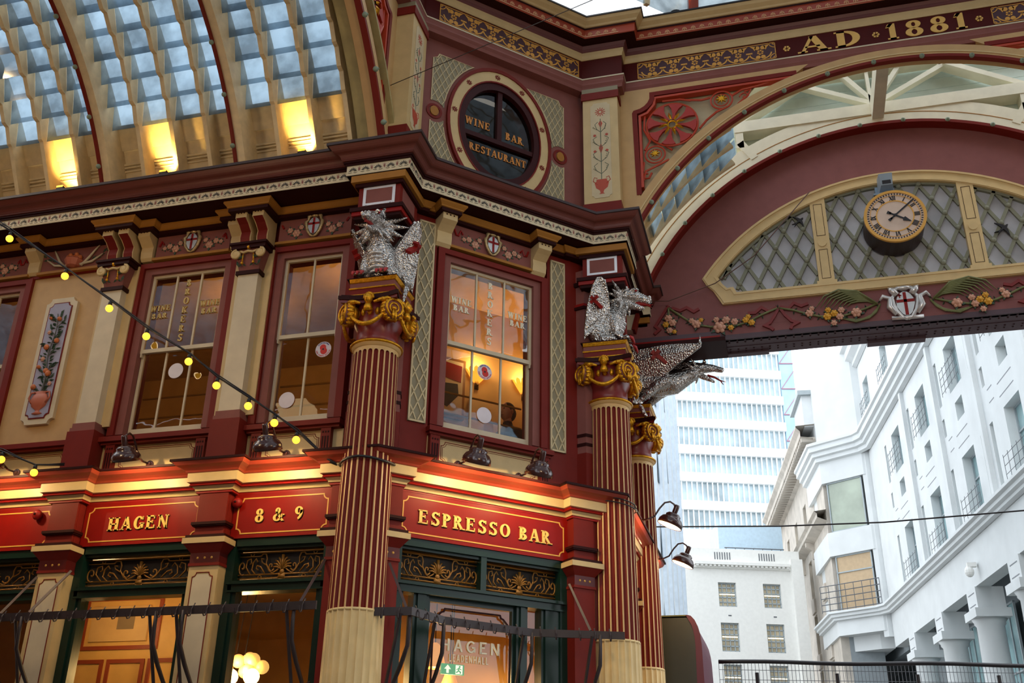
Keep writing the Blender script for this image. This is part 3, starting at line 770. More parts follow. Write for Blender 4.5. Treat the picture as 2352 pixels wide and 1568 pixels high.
def sign(name, F, a, b, txt, label, tx0, tx1, y=-.1, tz=4.55, th=.15, line=True):
    S = empty(name, F @ Vector(((a+b)/2,y,4.4)))
    MB().box(a,y-.02,4.385,b,y+.08,4.88).build('board', SIGNRED, S, F)
    if line:
        p = notched(a+.06,4.435,b-.06,4.825,.055,6); MB().strip(p+[p[0]],.014,y-.024,y-.019).build('gilt_border', GOLDP, S, F)
    if txt:
        letters(txt,tx0,tz,th,y-.034,y-.019,LETG,S,F,width=tx1-tx0,gap=.14)
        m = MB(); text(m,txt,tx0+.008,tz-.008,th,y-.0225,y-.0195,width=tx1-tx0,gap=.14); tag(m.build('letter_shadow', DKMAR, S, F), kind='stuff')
    tag(S,label,'sign'); return S
sign('shop_sign',FA,-7.69,-6.18,'HAGEN','red fascia sign reading HAGEN in gilt capitals',-7.36,-6.59)
sign('shop_sign',FA,-5.8,-4.62,'8 & 9','short red fascia sign with the numbers 8 & 9',-5.53,-4.95)
sign('shop_sign',FD,4.33,6.5,'ESPRESSO BAR','long red fascia sign reading ESPRESSO BAR at the corner',4.57,6.27)
sign('shop_sign',FA,-9.66,-8.07,None,'plain red fascia sign at the left edge of the photo',0,0)
MB().box(12.36,-.12,4.385,13.94,0,4.88).build('blank_fascia', SIGNRED, GW, FC)

# bronze grille of scrolls and an anthemion
def grille(F, a, b, z0, z1, y, parent):
    m = MB(); w = b-a; h = z1-z0; c = (a+b)/2
    for z in (z0+.012,z0+h*.17,z1-.012): m.box(a,y-.012,z-.007,b,y,z+.007)
    for s_ in (-1,1):
        X = lambda t: c+s_*t*w/2
        m.box(min(X(.5),X(1)),y-.012,z1-h*.17-.005,max(X(.5),X(1)),y,z1-h*.17+.005)
        def tb(pts, r=.009): m.tube([(X(t),y-.006,z0+q*h) for t,q in pts], r, 5)
        tb([(.52,.83),(.47,.92),(.4,.9),(.37,.75),(.38,.55),(.3,.3),(.22,.2),(.12,.3),(.06,.4)])
        tb([(.26+.08*(1-k/12)*cos(k*.62+3.6),.45+.2*(1-k/12)*sin(k*.62+3.6)) for k in range(12)])
        tb([(.38,.5),(.48,.62),(.5,.75),(.44,.72)]); tb([(.4,.22),(.5,.45),(.58,.5),(.6,.4),(.55,.33)])
        tb([(.6,.17),(.7,.35),(.68,.62),(.62,.75),(.58,.62)]); tb([(.72,.17),(.84,.45),(.82,.7),(.74,.75),(.72,.6),(.76,.55)])
        tb([(.92+.1*(1-k/14)*cos(k*.6+4.2),.45+.3*(1-k/14)*sin(k*.6+4.2)) for k in range(14)])
        for t,q in ((.72,.91),(.5,.08)): m.tube([(X(t)+.02*cos(k*pi/4),y-.006,z0+q*h+.02*sin(k*pi/4)) for k in range(8)],.006,4,True)
        for k in (1,2,3,4):
            a_ = k*.3; x0, zz0 = c, z0+h*.33; L = h*(.5-.04*k)
            m.tube([(x0,y-.01,zz0),(x0+s_*sin(a_)*L*.7,y-.016,zz0+cos(a_)*L*.8),(x0+s_*sin(a_*1.15)*L*1.05,y-.01,zz0+cos(a_*1.1)*L*.98)],[.006,.012,.009],5)
    m.tube([(c,y-.01,z0+h*.3),(c,y-.018,z0+h*.6),(c,y-.01,z0+h*.85)],[.008,.016,.02],5); m.ell((c,y-.01,z0+h*.25),(.03,.012,.03),8,5); m.box(c-.04,y-.014,z0,c+.04,y,z0+.06)
    m.build('bronze_grille', BRONZE, parent, F, True)
    MB().box(a,y+.03,z0,b,y+.05,z1).build('grille_backing', mat('dark_vent_mesh','241f1c',.7), parent, F)
SHOP_N = [0]
def shop_window(F, a, b, grilles=1, door=False, jamb=.09):
    WIN_N[0] += 1; n = WIN_N[0]
    W = empty('window_%d' % n if not door else 'door_1', F @ Vector(((a+b)/2,0,0))); tag(W, kind='structure')
    m = MB(); m.box(a,-.1,0,a+jamb,.06,4.385); m.box(b-jamb,-.1,0,b,.06,4.385); m.box(a,-.1,4.3,b,.06,4.385)
    m.box(a+jamb,-.06,4.27,b-jamb,.06,4.3); m.build('frame', GREEN, W, F)
    m = MB(); m.box(a+jamb*.5,-.1,3.83,b-jamb*.5,.06,3.93); m.box(a+jamb*.3,-.13,3.89,b-jamb*.3,.06,3.92); m.box(a+jamb*.5,-.115,3.81,b-jamb*.5,.06,3.83); m.build('transom', GREEN, W, F)
    a2, b2 = a+jamb, b-jamb
    m = MB(); m.box(a+jamb,-.075,0,a+jamb+.05,.06,3.83); m.box(b-jamb-.05,-.075,0,b-jamb,.06,3.83); m.build('inner_frame', GREEN, W, F)
    g = (b2-a2)/grilles
    for k in range(grilles):
        x0 = a2+g*k+(.035 if k else .0); x1 = a2+g*(k+1)-(.035 if k < grilles-1 else 0)
        grille(F,x0,x1,3.96,4.26,.02,W)
        if k: MB().box(x0-.07,-.09,3.93,x0,.06,4.3).build('mullion', GREEN, W, F)
    if not door:
        MB().add([(a2+.05,.0,.6),(b2-.05,.0,.6),(b2-.05,.0,3.81),(a2+.05,.0,3.81)],[(0,1,2,3)]).build('pane', SHOPGL, W, F)
    return W
shop_window(FA,-7.7,-6.17); shop_window(FA,-5.81,-4.6); shop_window(FA,-9.67,-8.06)
WDR = shop_window(FD,4.33,6.5,2,True)
# the corner door: side lights, posts and a glazed leaf with shaped head
for (x0,x1) in ((4.6,4.78),(5.86,6.0),(6.18,6.41)):
    m = MB(); m.box(x0,-.06,0,x1,.08,3.81); m.box(x0+.04,-.085,0,x1-.04,-.06,3.81); m.build('door_post', GREEN, WDR, FD)
for (x0,x1) in ((4.47,4.6),(6.0,6.18)):
    MB().add([(x0,.01,.6),(x1,.01,.6),(x1,.01,3.81),(x0,.01,3.81)],[(0,1,2,3)]).build('side_pane', SHOPGL, WDR, FD)
leaf = MB()
outer = [(4.78,1.0),(5.86,1.0),(5.86,3.81),(4.78,3.81)]
inner = [(4.86,1.2),(5.78,1.2),(5.78,3.42)]+[(5.78-.1*(1-cos(a))-.0, 3.42+.16*sin(a)) for a in (pi/6,pi/3,pi/2)]+[(5.66,3.62),(4.98,3.62)]+[(4.96-.1*(1-cos(a)),3.58-.16+.16*cos(a)) for a in (0.,pi/6,pi/3,pi/2)]
inner = [(4.86,1.2),(5.8,1.2),(5.8,3.5),(5.77,3.6),(5.71,3.66),(5.68,3.67),(5.67,3.7),(4.99,3.7),(4.98,3.67),(4.95,3.66),(4.89,3.6),(4.86,3.5)]
n = len(inner)
for (x0,z0,x1,z1) in ((4.78,1.0,4.815,3.81),(5.825,1.0,5.86,3.81),(4.815,1.0,5.825,1.2),(4.815,3.76,5.825,3.81)): leaf.box(x0,-.02,z0,x1,.04,z1)
lf = leaf.build('door_leaf', GREEN, WDR, FD)
MB().strip(inner+[inner[0]],.018,-.03,-.015).build('leaf_bead', DKMAR, lf, FD)
MB().add([(x,.01,z) for x,z in ((4.815,1.2),(5.825,1.2),(5.825,3.76),(4.815,3.76))],[(0,1,2,3)]).build('door_pane', SHOPGL, lf, FD)
letters('HAGEN',4.96,3.275,.125,-.004,.006,LETW,lf,FD,serif=False,width=.73,gap=.18)
letters('LEADENHALL',5.07,3.17,.075,-.004,.006,LETW,lf,FD,serif=False,width=.48,gap=.12)

# lettering and stickers on the upper windows (each sticker is a thing)
def brokers(F, uc, w, mt, par):
    z = 7.72
    for ch in 'BROKERS': letters(ch,uc,z,.095,.026,.034,mt,par,F,anchor='c'); z -= .128
    for x in (uc-w/3,uc+w/3):
        letters('WINE',x,7.4,.085,.026,.034,mt,par,F,anchor='c',width=.28); letters('BAR',x,7.295,.08,.026,.034,mt,par,F,anchor='c',width=.22)
brokers(FA,-6.95,1.04,mat('gilt_on_glass','cdb36a',.4),bpy.data.objects['window_2'])
brokers(FD,5.465,1.2,LETW,bpy.data.objects['window_4'])
DISC = mat('white_sticker','e4dce2',.6)
def disc(F, u, z, y, label):
    m = MB(); m.prism(arc(u,z,.1,0,345,23),y-.004,y); o = m.build('round_sticker', DISC, None, F); tag(o,label,'sticker')
disc(FA,-6.96,6.57,.075,'plain white disc stuck on the BROKERS window of the long facade')
disc(FA,-5.42,6.05,.075,'plain white disc low on the narrow window beside the fluted column')
disc(FD,5.45,6.04,.075,'plain white disc on the corner window in front of the seated person')
def poppy(F, u, z, y, label):
    S = empty('poppy_sticker', F @ Vector((u,y,z-.1)))
    MB().prism(arc(u,z,.1,0,345,23),y-.004,y).build('backing_disc', DISC, S, F)
    m = MB(); m.prism(arc(u-.005,z+.024,.04,0,340,17),y-.006,y-.004); m.prism(arc(u+.008,z-.022,.043,0,340,17),y-.0075,y-.0045); m.build('petals', mat('poppy_red','d42a20',.5), S, F)
    MB().prism(arc(u,z,.012,0,330,11),y-.009,y-.007).build('flower_eye', BLACK, S, F)
    m = MB(); text_arc(m,'SUPPORTING',u,z,.075,90,.016,y-.007,y-.004); m.build('upper_lettering', mat('sticker_blue','2c3f8a',.5), S, F)
    m = MB(); text_arc(m,'THE POPPY APPEAL',u,z,.075,270,.016,y-.007,y-.004,True); m.build('lower_lettering', mat('poppy_red','d42a20',.5), S, F)
    tag(S,label,'sticker')
poppy(FA,-5.02,6.66,.075,'round poppy sticker on the narrow window beside the fluted column')
poppy(FD,5.44,6.6,.075,'round poppy sticker on the corner window by the wall lamp')
# painted relief plaque: vase of fruit
PL = empty('relief_plaque', (-8.7,9.93,5.95))
pz = notched(-8.9,6.0,-8.5,7.66,.06)
MB().prism(notched(-8.93,5.96,-8.47,7.7,.07),-.07,-.02).build('surround', PALE, PL, FA)
MB().prism(notched(-8.87,6.03,-8.53,7.63,.055),-.078,-.07).build('maroon_edge', MAROON, PL, FA)
MB().prism(notched(-8.855,6.045,-8.545,7.615,.05),-.083,-.078).build('lilac_ground', LILAC, PL, FA)
m = MB(); m.lathe([(.03,6.08),(.075,6.095),(.03,6.12),(.03,6.14),(.1,6.19),(.13,6.27),(.1,6.34),(.07,6.355),(.1,6.38)],14,(-8.7,0,0))
m.v = [(x,-.085+y*.35,z) for x,y,z in m.v]
for s_ in (-1,1): m.tube([(-8.7+s_*.1,-.1,6.23),(-8.7+s_*.15,-.1,6.3),(-8.7+s_*.13,-.1,6.37),(-8.7+s_*.08,-.1,6.37)],.012,6)
m.build('vase', TERRA, PL, FA, True)
m = MB(); l = MB(); q = MB()
stem = [(-8.7+.02*sin(k*.9),-.095,6.36+k*.1) for k in range(12)]; m.tube(stem,[.012-.0006*k for k in range(12)],5)
random.seed(11)
for k in range(11):
    x,_,z = stem[k]; s_ = 1 if k % 2 else -1
    m.tube([(x,-.095,z),(x+s_*.06,-.1,z+.06)],.006,4)
    for j in range(4):
        leaf1(l,x+s_*(.02+.02*j),z+.02+.025*j,.075+.02*random.random(),(.5 if s_>0 else pi-.5)+random.uniform(-.9,.9),-.1)
        leaf1(l,x-s_*.02,z+.03*j,.06+.02*random.random(),(pi-.6 if s_>0 else .6)+random.uniform(-.6,.6),-.098)
for x,z,r in ((-8.66,7.38,.03),(-8.63,7.07,.034),(-8.76,6.99,.038),(-8.69,6.66,.036),(-8.65,6.62,.04),(-8.81,6.72,.026),(-8.82,6.45,.036),(-8.79,7.4,.022)): MB().ell((x,-.105,z),(r,.03,r),9,6).build('fruit', ORNG, PL, FA, True)
for x,z,r in ((-8.78,6.83,.035),(-8.6,6.48,.03),(-8.77,7.2,.03)): rose_at(FA,x,z,r,-.1,ROSE,PL)
m.build('stem', mat('stem_grey','5d5f5a',.6), PL, FA); l.build('leaves', LEAF, PL, FA);
tag(PL,'tall painted relief plaque of a fruit vase on lilac ground','plaque')
# ================================================================ fluted columns with gilded capitals
def column(cx, cy):
    C = empty('fluted_column', M=Matrix.Identity(4))
    NF = 24; RB, RT = .295, .25; ZB, ZT = 0., 6.3
    def R(z): t = max(0,min(1,(z-1.5)/(ZT-1.5))); return RB+(RT-RB)*t**1.3
    zs = [1.2,2.4,3.52]; zu = [3.52,4.2,4.9,5.6,6.335]
    def ring(zlist, frac0, frac1, depth, nsub=6):
        m = MB(); 
        for k in range(NF):
            a0 = 2*pi*(k+frac0)/NF; a1 = 2*pi*(k+frac1)/NF; cols = []
            for j in range(nsub+1):
                t = j/nsub; a = a0+(a1-a0)*t; d = depth*sin(pi*t)
                cols.append([((R(z)-d)*cos(a),(R(z)-d)*sin(a),z) for z in zlist])
            b = len(m.v); L = len(zlist)
            m.v += [p for c in cols for p in c]
            m.f += [(b+j*L+i,b+(j+1)*L+i,b+(j+1)*L+i+1,b+j*L+i+1) for j in range(nsub) for i in range(L-1)]
        return m
    NFK = NF; one = lambda fn: fn
    def single(zlist, frac0, frac1, depth, nsub):
        m = MB(); a0 = 2*pi*frac0/NF; a1 = 2*pi*frac1/NF; L = len(zlist)
        for j in range(nsub+1):
            t = j/nsub; a = a0+(a1-a0)*t; d = depth*sin(pi*t)
            m.v += [((R(z)-d)*cos(a),(R(z)-d)*sin(a),z) for z in zlist]
        m.f += [(j*L+i,(j+1)*L+i,(j+1)*L+i+1,j*L+i+1) for j in range(nsub) for i in range(L-1)]
        return m
    fm = single(zu,.14,.86,.022,6).mesh('flute', MAROON, True); FIL = mat('fillet_gold_cream','d2aa6c',.45); lm = single(zu,-.14,.14,-.002,2).mesh('fillet', FIL)
    for k in range(NF):
        inst(fm,'flute',Matrix.Rotation(2*pi*k/NF,4,'Z'),C); inst(lm,'fillet',Matrix.Rotation(2*pi*k/NF,4,'Z'),C)
    f = MB()
    # rounded flute heads
    for k in range(NF):
        b = len(f.v); n = 8; hw = .36*2*pi/NF
        for j in range(n+1):
            t = -1+2*j/n; a = 2*pi*(k+.5)/NF+t*hw; zl = 6.3+.36*2*pi/NF*RT*sqrt(max(0,1-t*t))
            f.v += [(RT*cos(a),RT*sin(a),zl),(RT*cos(a),RT*sin(a),6.37)]
        f.f += [(b+2*j,b+2*j+2,b+2*j+3,b+2*j+1) for j in range(n)]
        b = len(f.v)
        for j in range(3):
            a = 2*pi*(k+(-.14+.14*j))/NF; f.v += [(RT*cos(a),RT*sin(a),6.3),(RT*cos(a),RT*sin(a),6.37)]
        f.f += [(b+2*j,b+2*j+2,b+2*j+3,b+2*j+1) for j in range(2)]
    f.build('flute_heads', FIL, C)
    lo = ring(zs,.14,.86,.008,5); lo.merge(ring(zs,-.14,.14,-.012,3)); lo.lathe([(.3,0),(.3,1.2),(.28,1.2)],24)
    lo.lathe([(.26,3.5),(.29,3.5),(.285,3.525),(.26,3.53)],24)
    lo.build('cabled_base', mat('pale_cabled_paint','e6c98e',.5), C, None, True)
    MB().lathe([(RT-.02,6.36),(RT+.004,6.365),(RT+.012,6.375),(RT+.026,6.395),(RT+.03,6.405),(.2,6.405)],32).build('collar', FIL, C, None, True)
    MB().lathe([(RT+.02,6.4),(RT+.045,6.405),(RT+.05,6.42),(RT+.035,6.435),(.2,6.437)],32).build('gilt_astragal', GOLD, C, None, True)
    MB().lathe([(.245,6.42),(.238,6.5),(.235,6.6),(.27,6.68),(.27,6.9),(.2,6.9)],28).build('necking', mat('neck_red','7d2420',.35), C, None, True)
    # abacus with concave sides
    ab = []
    for s_ in range(4):
        for t in range(7):
            u = -1+2*t/6; x = u*.36; y = -.36+.07*(1-u*u); a = s_*pi/2
            ab.append((x*cos(a)-y*sin(a), x*sin(a)+y*cos(a)))
    m = MB(); m.prismz(ab,6.92,6.965); m.prismz([(x*.93,y*.93) for x,y in ab],6.965,6.985); m.build('abacus', DKMAR, C)
    MB().prismz([(x*.94,y*.94) for x,y in ab],6.885,6.92).build('abacus_bead', mat('deep_red','6d1a1c',.4), C)
    # pedestal block
    PD = MB().box(-.265,-.265,6.98,.265,.265,7.08).build('pedestal', MAROON, C)
    MB().box(-.268,-.268,7.08,.268,.268,7.15).build('pedestal_upper', MAUVE, PD)
    m = MB()
    for z,e,r in ((6.995,.268,.009),(7.078,.27,.011)):
        m.tube([(-e,-e,z),(e,-e,z),(e,e,z),(-e,e,z)],r,6,True)
    m.sweep([(-.27,-.27),(.27,-.27),(.27,.27),(-.27,.27),(-.27,-.27)],[(0,7.145),(.01,7.15),(.025,7.18),(.03,7.19)])
    m.build('gilt_mouldings', GOLD, PD, None, False)
    MB().box(-.3,-.3,7.188,.3,.3,7.2).build('pedestal_top', DKMAR, PD)
    # capital: echinus, eight volute faces, four heads, four swags
    m = MB(); m.lathe([(.235,6.69),(.262,6.695),(.27,6.71),(.245,6.72)],28)
    for k in range(20):
        a = 2*pi*k/20; m.ell((.268*cos(a),.268*sin(a),6.775),(.032,.032,.05),6,5)
    m.build('echinus', GOLD, C, None, True)
    vol = MB(); vf = MB(); sw = MB(); hd = MB()
    for s_ in range(4):
        A = Matrix.Rotation(s_*pi/2,4,'Z')
        for e in (-1,1):
            B = A @ Matrix.Translation((e*.285,-.29,6.76)) @ Matrix.Rotation(e*rad(28),4,'Z')
            t = MB(); t.tube([(x,-.005,z) for x,z in spiral(0,0,.118,.012,pi*.5,-2.3*e,34)],[.015-.007*i/34 for i in range(35)],6); t.ell((0,-.015,0),(.024,.024,.024),8,5)
            t.tube([(-e*.0,0,.118),(-e*.07,0,.128),(-e*.15,.01,.105),(-e*.22,.02,.07)],[.018,.024,.022,.014],7)
            vol.merge(t,B)
            t = MB(); t.prism(arc(0,0,.115,0,345,23),.0,.03); vf.merge(t,B)
            t = MB(); t.prism(arc(0,0,.12,0,345,23),.03,.1)
            for q in range(-3,4): t.ell((e*.115*cos(q*.42),.055,.115*sin(q*.42)),(.018,.05,.024),6,4)
            t.ell((e*.105,.07,.105),(.035,.04,.03),8,5); vol.merge(t,B)
            # tassels and swag ends
            t = MB(); t.tube([(0,-.035,-.03),(0,-.04,-.09),(0,-.035,-.14)],[.012,.02,.008],6); vol.merge(t,B)
        P = []
        for k in range(13):
            u = -1+2*k/12; P.append((u*.22,-.335-.02*(1-u*u),6.73-.15*(1-u*u)))
        t = MB(); t.tube(P,[.013+.015*(1-(2*k/12-1)**2) for k in range(13)],7)
        for k in range(13):
            for q in (-1,1): t.ell((P[k][0],P[k][1]-.01,P[k][2]+q*.012),(.015,.012,.01),6,4)
        sw.merge(t,A)
        t = MB(); t.ell((0,-.34,6.9),(.05,.055,.065),12,8); t.ell((0,-.385,6.89),(.014,.02,.02),6,5); t.ell((0,-.375,6.865),(.018,.015,.008),6,4)
        for q in (-1,1): t.ell((q*.02,-.378,6.908),(.011,.008,.007),6,4)
        for k in range(9):
            a = pi*k/8; t.ell((.05*cos(a),-.335,6.915+.052*sin(a)),.02,6,4)
        t.tube([(0,-.33,6.85),(0,-.335,6.8),(0,-.32,6.76)],[.03,.05,.06],8); hd.merge(t,A)
    cap = vol.build('volutes', GOLD, C, None, True); vf.build('volute_faces', MAUVE, cap); sw.build('festoons', GOLD, C, None, True); hd.build('mask_heads', GOLD, C, None, True)
    C['category'] = 'column'; C['label'] = 'x'
    return C
COL1 = column(0,0)
c2 = copy_thing(COL1, Matrix.Translation((-1.95,11.99,0)))
c3 = copy_thing(COL1, Matrix.Translation((-1.95,14.22,0)))
COL1.matrix_world = Matrix.Translation((-4.2,9.74,0))
for c,l in ((COL1,'fluted maroon and cream column nearest the 8 & 9 sign, under a dragon facing front'),(c2,'fluted maroon and cream column right of the ESPRESSO BAR sign'),(c3,'furthest fluted column, half hidden, beside the open street')):
    tag(c,l,'column','fluted columns of the crossing')

# ================================================================ silver dragons
def remeshed(mb, name, voxel, mt):
    o = bpy.data.objects.new(name+'_src', mb.mesh(name+'_src', mt)); COL.objects.link(o)
    md = o.modifiers.new('r','REMESH'); md.mode = 'VOXEL'; md.voxel_size = voxel; md.use_smooth_shade = True
    sm = o.modifiers.new('s','SMOOTH'); sm.iterations = 2; sm.factor = .4
    dg = bpy.context.evaluated_depsgraph_get(); dg.update()
    me = bpy.data.meshes.new_from_object(o.evaluated_get(dg)); me.name = name
    bpy.data.objects.remove(o, do_unlink=True)
    if not me.materials: me.materials.append(mt)
    me.shade_smooth(); return me
def spike(m, p, d, L, r): 
    p = Vector(p); d = Vector(d).normalized(); m.tube([p, p+d*L*.5, p+d*L],[r,r*.7,r*.08],6)
def wing_plate(m, pts, th, ribs, root):
    # pts: outline in 3D (roughly planar), solidified along the plane normal
    P = [Vector(p) for p in pts]; c = sum(P,Vector())/len(P); nn = Vector()
    for i in range(len(P)): nn += (P[i]-c).cross(P[(i+1) % len(P)]-c)
    nn.normalize(); n = len(P)
    m.add([p+nn*th/2 for p in P]+[p-nn*th/2 for p in P],[tuple(range(n)),tuple(range(2*n-1,n-1,-1))]+[((i+1) % n,i,n+i,n+(i+1) % n) for i in range(n)])
    for q in ribs: m.tube([root, (Vector(root)+Vector(q))/2, q],[.042,.036,.026],6)
    return nn
# sitting dragon, faces local +x, 0.87 m high
m = MB()
m.tube([(-.16,0,.1),(-.08,0,.2),(.0,0,.32),(.05,0,.44),(.09,0,.54),(.14,0,.62),(.18,0,.68)],[.16,.195,.2,.18,.135,.115,.1],14)
hd = MB()
hd.tube([(-.06,0,0),(.04,0,.02),(.14,0,.005),(.24,0,-.03),(.32,0,-.06),(.35,0,-.05)],[.085,.105,.085,.062,.052,.025],12)      # skull and snout
hd.tube([(-.02,0,-.08),(.12,0,-.12),(.22,0,-.155),(.27,0,-.155)],[.075,.05,.036,.015],10)                  # lower jaw
for s_ in (-1,1):
    hd.ell((.14,s_*.07,.07),(.06,.03,.026),8,5); hd.ell((.32,s_*.036,-.025),(.03,.024,.028),8,5)
    for (p,d,L,r) in (((.02,.06,.07),(-.1,.45,1),.21,.05),((-.04,.07,.05),(-.45,.85,.75),.24,.045),((-.03,.085,.01),(-.3,1,.3),.26,.045),((-.03,.085,-.04),(-.2,1,-.08),.27,.045),
                      ((-.02,.08,-.08),(-.15,.9,-.45),.25,.045),((0,.07,-.11),(0,.7,-.8),.2,.04),((-.06,.04,.06),(-1,.4,.8),.18,.035),((-.08,.05,.0),(-1,.6,.1),.2,.035),((-.08,.05,-.07),(-1,.6,-.4),.18,.035),((.06,.05,-.13),(.1,.5,-1),.12,.03)):
        spike(hd,(p[0],s_*p[1],p[2]),(d[0],s_*d[1],d[2]),L,r)
spike(hd,(0,0,.1),(-.5,0,1),.18,.04)
HM4 = Matrix.Translation((.2,0,.735)) @ Matrix.Rotation(rad(6),4,'Y') @ Matrix.Diagonal((1.12,1.12,1.05,1))
m.merge(hd,HM4)
for s_ in (-1,1):
    m.tube([(.04,s_*.13,.4),(.09,s_*.165,.24),(.12,s_*.16,.12),(.2,s_*.15,.045)],[.075,.06,.048,.04],8)     # fore leg
    for k in (-1,0,1):
        m.tube([(.18,s_*.15,.05),(.25,s_*.15+k*.045,.05),(.3,s_*.15+k*.055,.025)],[.03,.034,.022],6)
    m.ell((-.12,s_*.14,.16),(.15,.09,.16),12,8); m.tube([(-.1,s_*.18,.06),(.02,s_*.2,.04),(.1,s_*.2,.03)],[.06,.05,.035],8)
    # wings
    root = (-.02,s_*.13,.42)
    out = [(.02,s_*.15,.36),(.04,s_*.22,.5),(.04,s_*.32,.66),(.02,s_*.4,.79),(-.03,s_*.44,.85),(-.09,s_*.45,.85),(-.16,s_*.44,.74),(-.22,s_*.41,.56),(-.27,s_*.37,.36),(-.3,s_*.33,.14),(-.31,s_*.31,.0),(-.26,s_*.28,.1),(-.23,s_*.27,.2),(-.2,s_*.25,.08),(-.15,s_*.23,.2),(-.11,s_*.2,.14),(-.07,s_*.17,.28)]
    wing_plate(m,out,.035,[(.0,s_*.42,.82),(-.15,s_*.44,.72),(-.26,s_*.37,.34),(-.29,s_*.32,.06)],root)
m.tube([(-.2,.02,.1),(-.28,.12,.09),(-.27,.24,.06),(-.16,.31,.03),(-.05,.335,-.06),(.0,.335,-.18),(.03,.34,-.3)],[.09,.075,.06,.05,.042,.03,.012],8)
DRM = remeshed(m,'dragon_body',.0085,SILVER)
def dragon_thing(M, label, name='dragon_statue'):
    D = empty(name, M=Matrix.Identity(4))
    o = bpy.data.objects.new('body', DRM); COL.objects.link(o); o.parent = D
    b = MB()
    for k in range(9):                                                    # belly bands
        t = k/8; c = Vector((-.06+.13*t+.02*sin(pi*t),0,.14+.42*t)); rr = .185-.02*t
        if t > .6: rr = .185-.16*(t-.4)
        b.tube([(c.x+rr*cos(a)*1.05, rr*.72*sin(a), c.z-.012*cos(a)) for a in [(-1.1+2.2*j/8) for j in range(9)]],.02,6)
    b.build('belly_bands', SILVERP, D, None, True)
    tg = MB(); tg.tube([(.3,0,.64),(.42,0,.61),(.52,0,.585),(.58,0,.54)],[.026,.026,.018,.005],6); tg.tube([(.52,0,.585),(.6,0,.575)],[.013,.004],5); tg.build('tongue', RED, D, None, True)
    cm = MB().tube([(0,0,.045),(.04,0,.02),(.05,0,-.015)],[.022,.022,.006],6).mesh('claw', mat('claw_red','b02a2c',.35), True)
    for s_ in (-1,1):
        for k in (-1,0,1): inst(cm,'claw',Matrix.Translation((.29,s_*.15+k*.055,0)),D)
    ey = MB()
    for s_ in (-1,1): ey.ell((.385,s_*.098,.765),(.02,.012,.015),6,4)
    ey.build('eyes', RED, D, None, True)
    for s_ in (-1,1):
        X = Matrix.Translation((-.12,s_*.375,.52)) @ Matrix.Rotation(s_*rad(-28),4,'X') @ Matrix.Rotation(rad(-38),4,'Y')
        cr_ = MB(); w = .02; cr_.box(-w,-.04,-.12,w,.04,.1); cr_.box(-.07,-.04,.02,.07,.04,.06)
        cr_.xf(X); cr_.build('wing_cross', RED, D)
    D.matrix_world = M @ Matrix.Diagonal((.95,.95,.97,1)); tag(D,label,'statue','silver dragon statues'); return D
dragon_thing(Matrix.Translation((-4.2,9.66,7.2)) @ Matrix.Rotation(-pi/2,4,'Z'),'silver dragon statue facing front on the left column')
dragon_thing(Matrix.Translation((-1.9,11.93,7.2)),'silver dragon statue in profile, seated on the middle column')
# leaning dragon on the furthest column
m = MB()
m.tube([(-.12,0,.3),(.1,0,.36),(.4,0,.36),(.62,0,.36),(.8,0,.44),(.95,0,.5)],[.15,.19,.19,.17,.12,.085],12)
m.tube([(.92,0,.53),(1.05,0,.56),(1.2,0,.54),(1.32,0,.5),(1.35,0,.52)],[.08,.08,.055,.04,.015],10)
m.tube([(.98,0,.46),(1.1,0,.39),(1.2,0,.32)],[.05,.04,.016],8)
for s_ in (-1,1):
    spike(m,(.95,s_*.05,.58),(-.6,s_*.4,1),.17,.03); spike(m,(.92,s_*.06,.54),(-1,s_*.8,.5),.18,.03); spike(m,(.92,s_*.06,.48),(-.8,s_*1,-.3),.16,.03); spike(m,(.95,s_*.05,.44),(-.4,s_*.8,-.9),.13,.025)
    m.tube([(.55,s_*.13,.36),(.36,s_*.17,.26),(.18,s_*.17,.1),(.1,s_*.16,.04)],[.1,.075,.05,.04],8)
    m.tube([(.1,s_*.16,.04),(.16,s_*.16,-.12),(.2,s_*.16,-.2)],[.045,.04,.035],7)
    m.ell((.0,s_*.14,.36),(.2,.1,.17),12,8); m.tube([(-.05,s_*.2,.25),(.05,s_*.2,.1),(.02,s_*.2,.0)],[.08,.06,.05],8)
    root = (.35,s_*.15,.5)
    out = [(.5,s_*.16,.42),(.7,s_*.24,.55),(.92,s_*.32,.66),(1.06,s_*.36,.74),(1.08,s_*.37,.82),(1.0,s_*.36,.8),(.85,s_*.34,.83),(.55,s_*.3,.86),(.2,s_*.28,.84),(-.1,s_*.27,.78),(-.22,s_*.26,.68),(-.1,s_*.24,.62),(-.14,s_*.23,.52),(.02,s_*.2,.52),(.0,s_*.19,.42),(.16,s_*.17,.46),(.2,s_*.16,.36),(.32,s_*.15,.42)]
    wing_plate(m,out,.04,[(.98,s_*.35,.78),(.5,s_*.3,.84),(.1,s_*.27,.8),(-.16,s_*.25,.66)],root)
    spike(m,(1.04,s_*.36,.78),(.1,0,1),.16,.03)
m.tube([(-.2,.0,.28),(-.3,.05,.15),(-.22,.12,.05),(-.08,.15,.02)],[.1,.07,.05,.02],8)
DL = empty('dragon_statue', M=Matrix.Identity(4))
o = bpy.data.objects.new('body', remeshed(m,'leaning_dragon_body',.011,SILVER)); COL.objects.link(o); o.parent = DL
m = MB(); m.tube([(1.1,0,.44),(1.2,0,.4),(1.28,0,.34),(1.32,0,.27)],[.018,.016,.012,.004],6); m.tube([(1.28,0,.34),(1.36,0,.31)],[.011,.003],5); m.build('tongue', RED, DL, None, True)
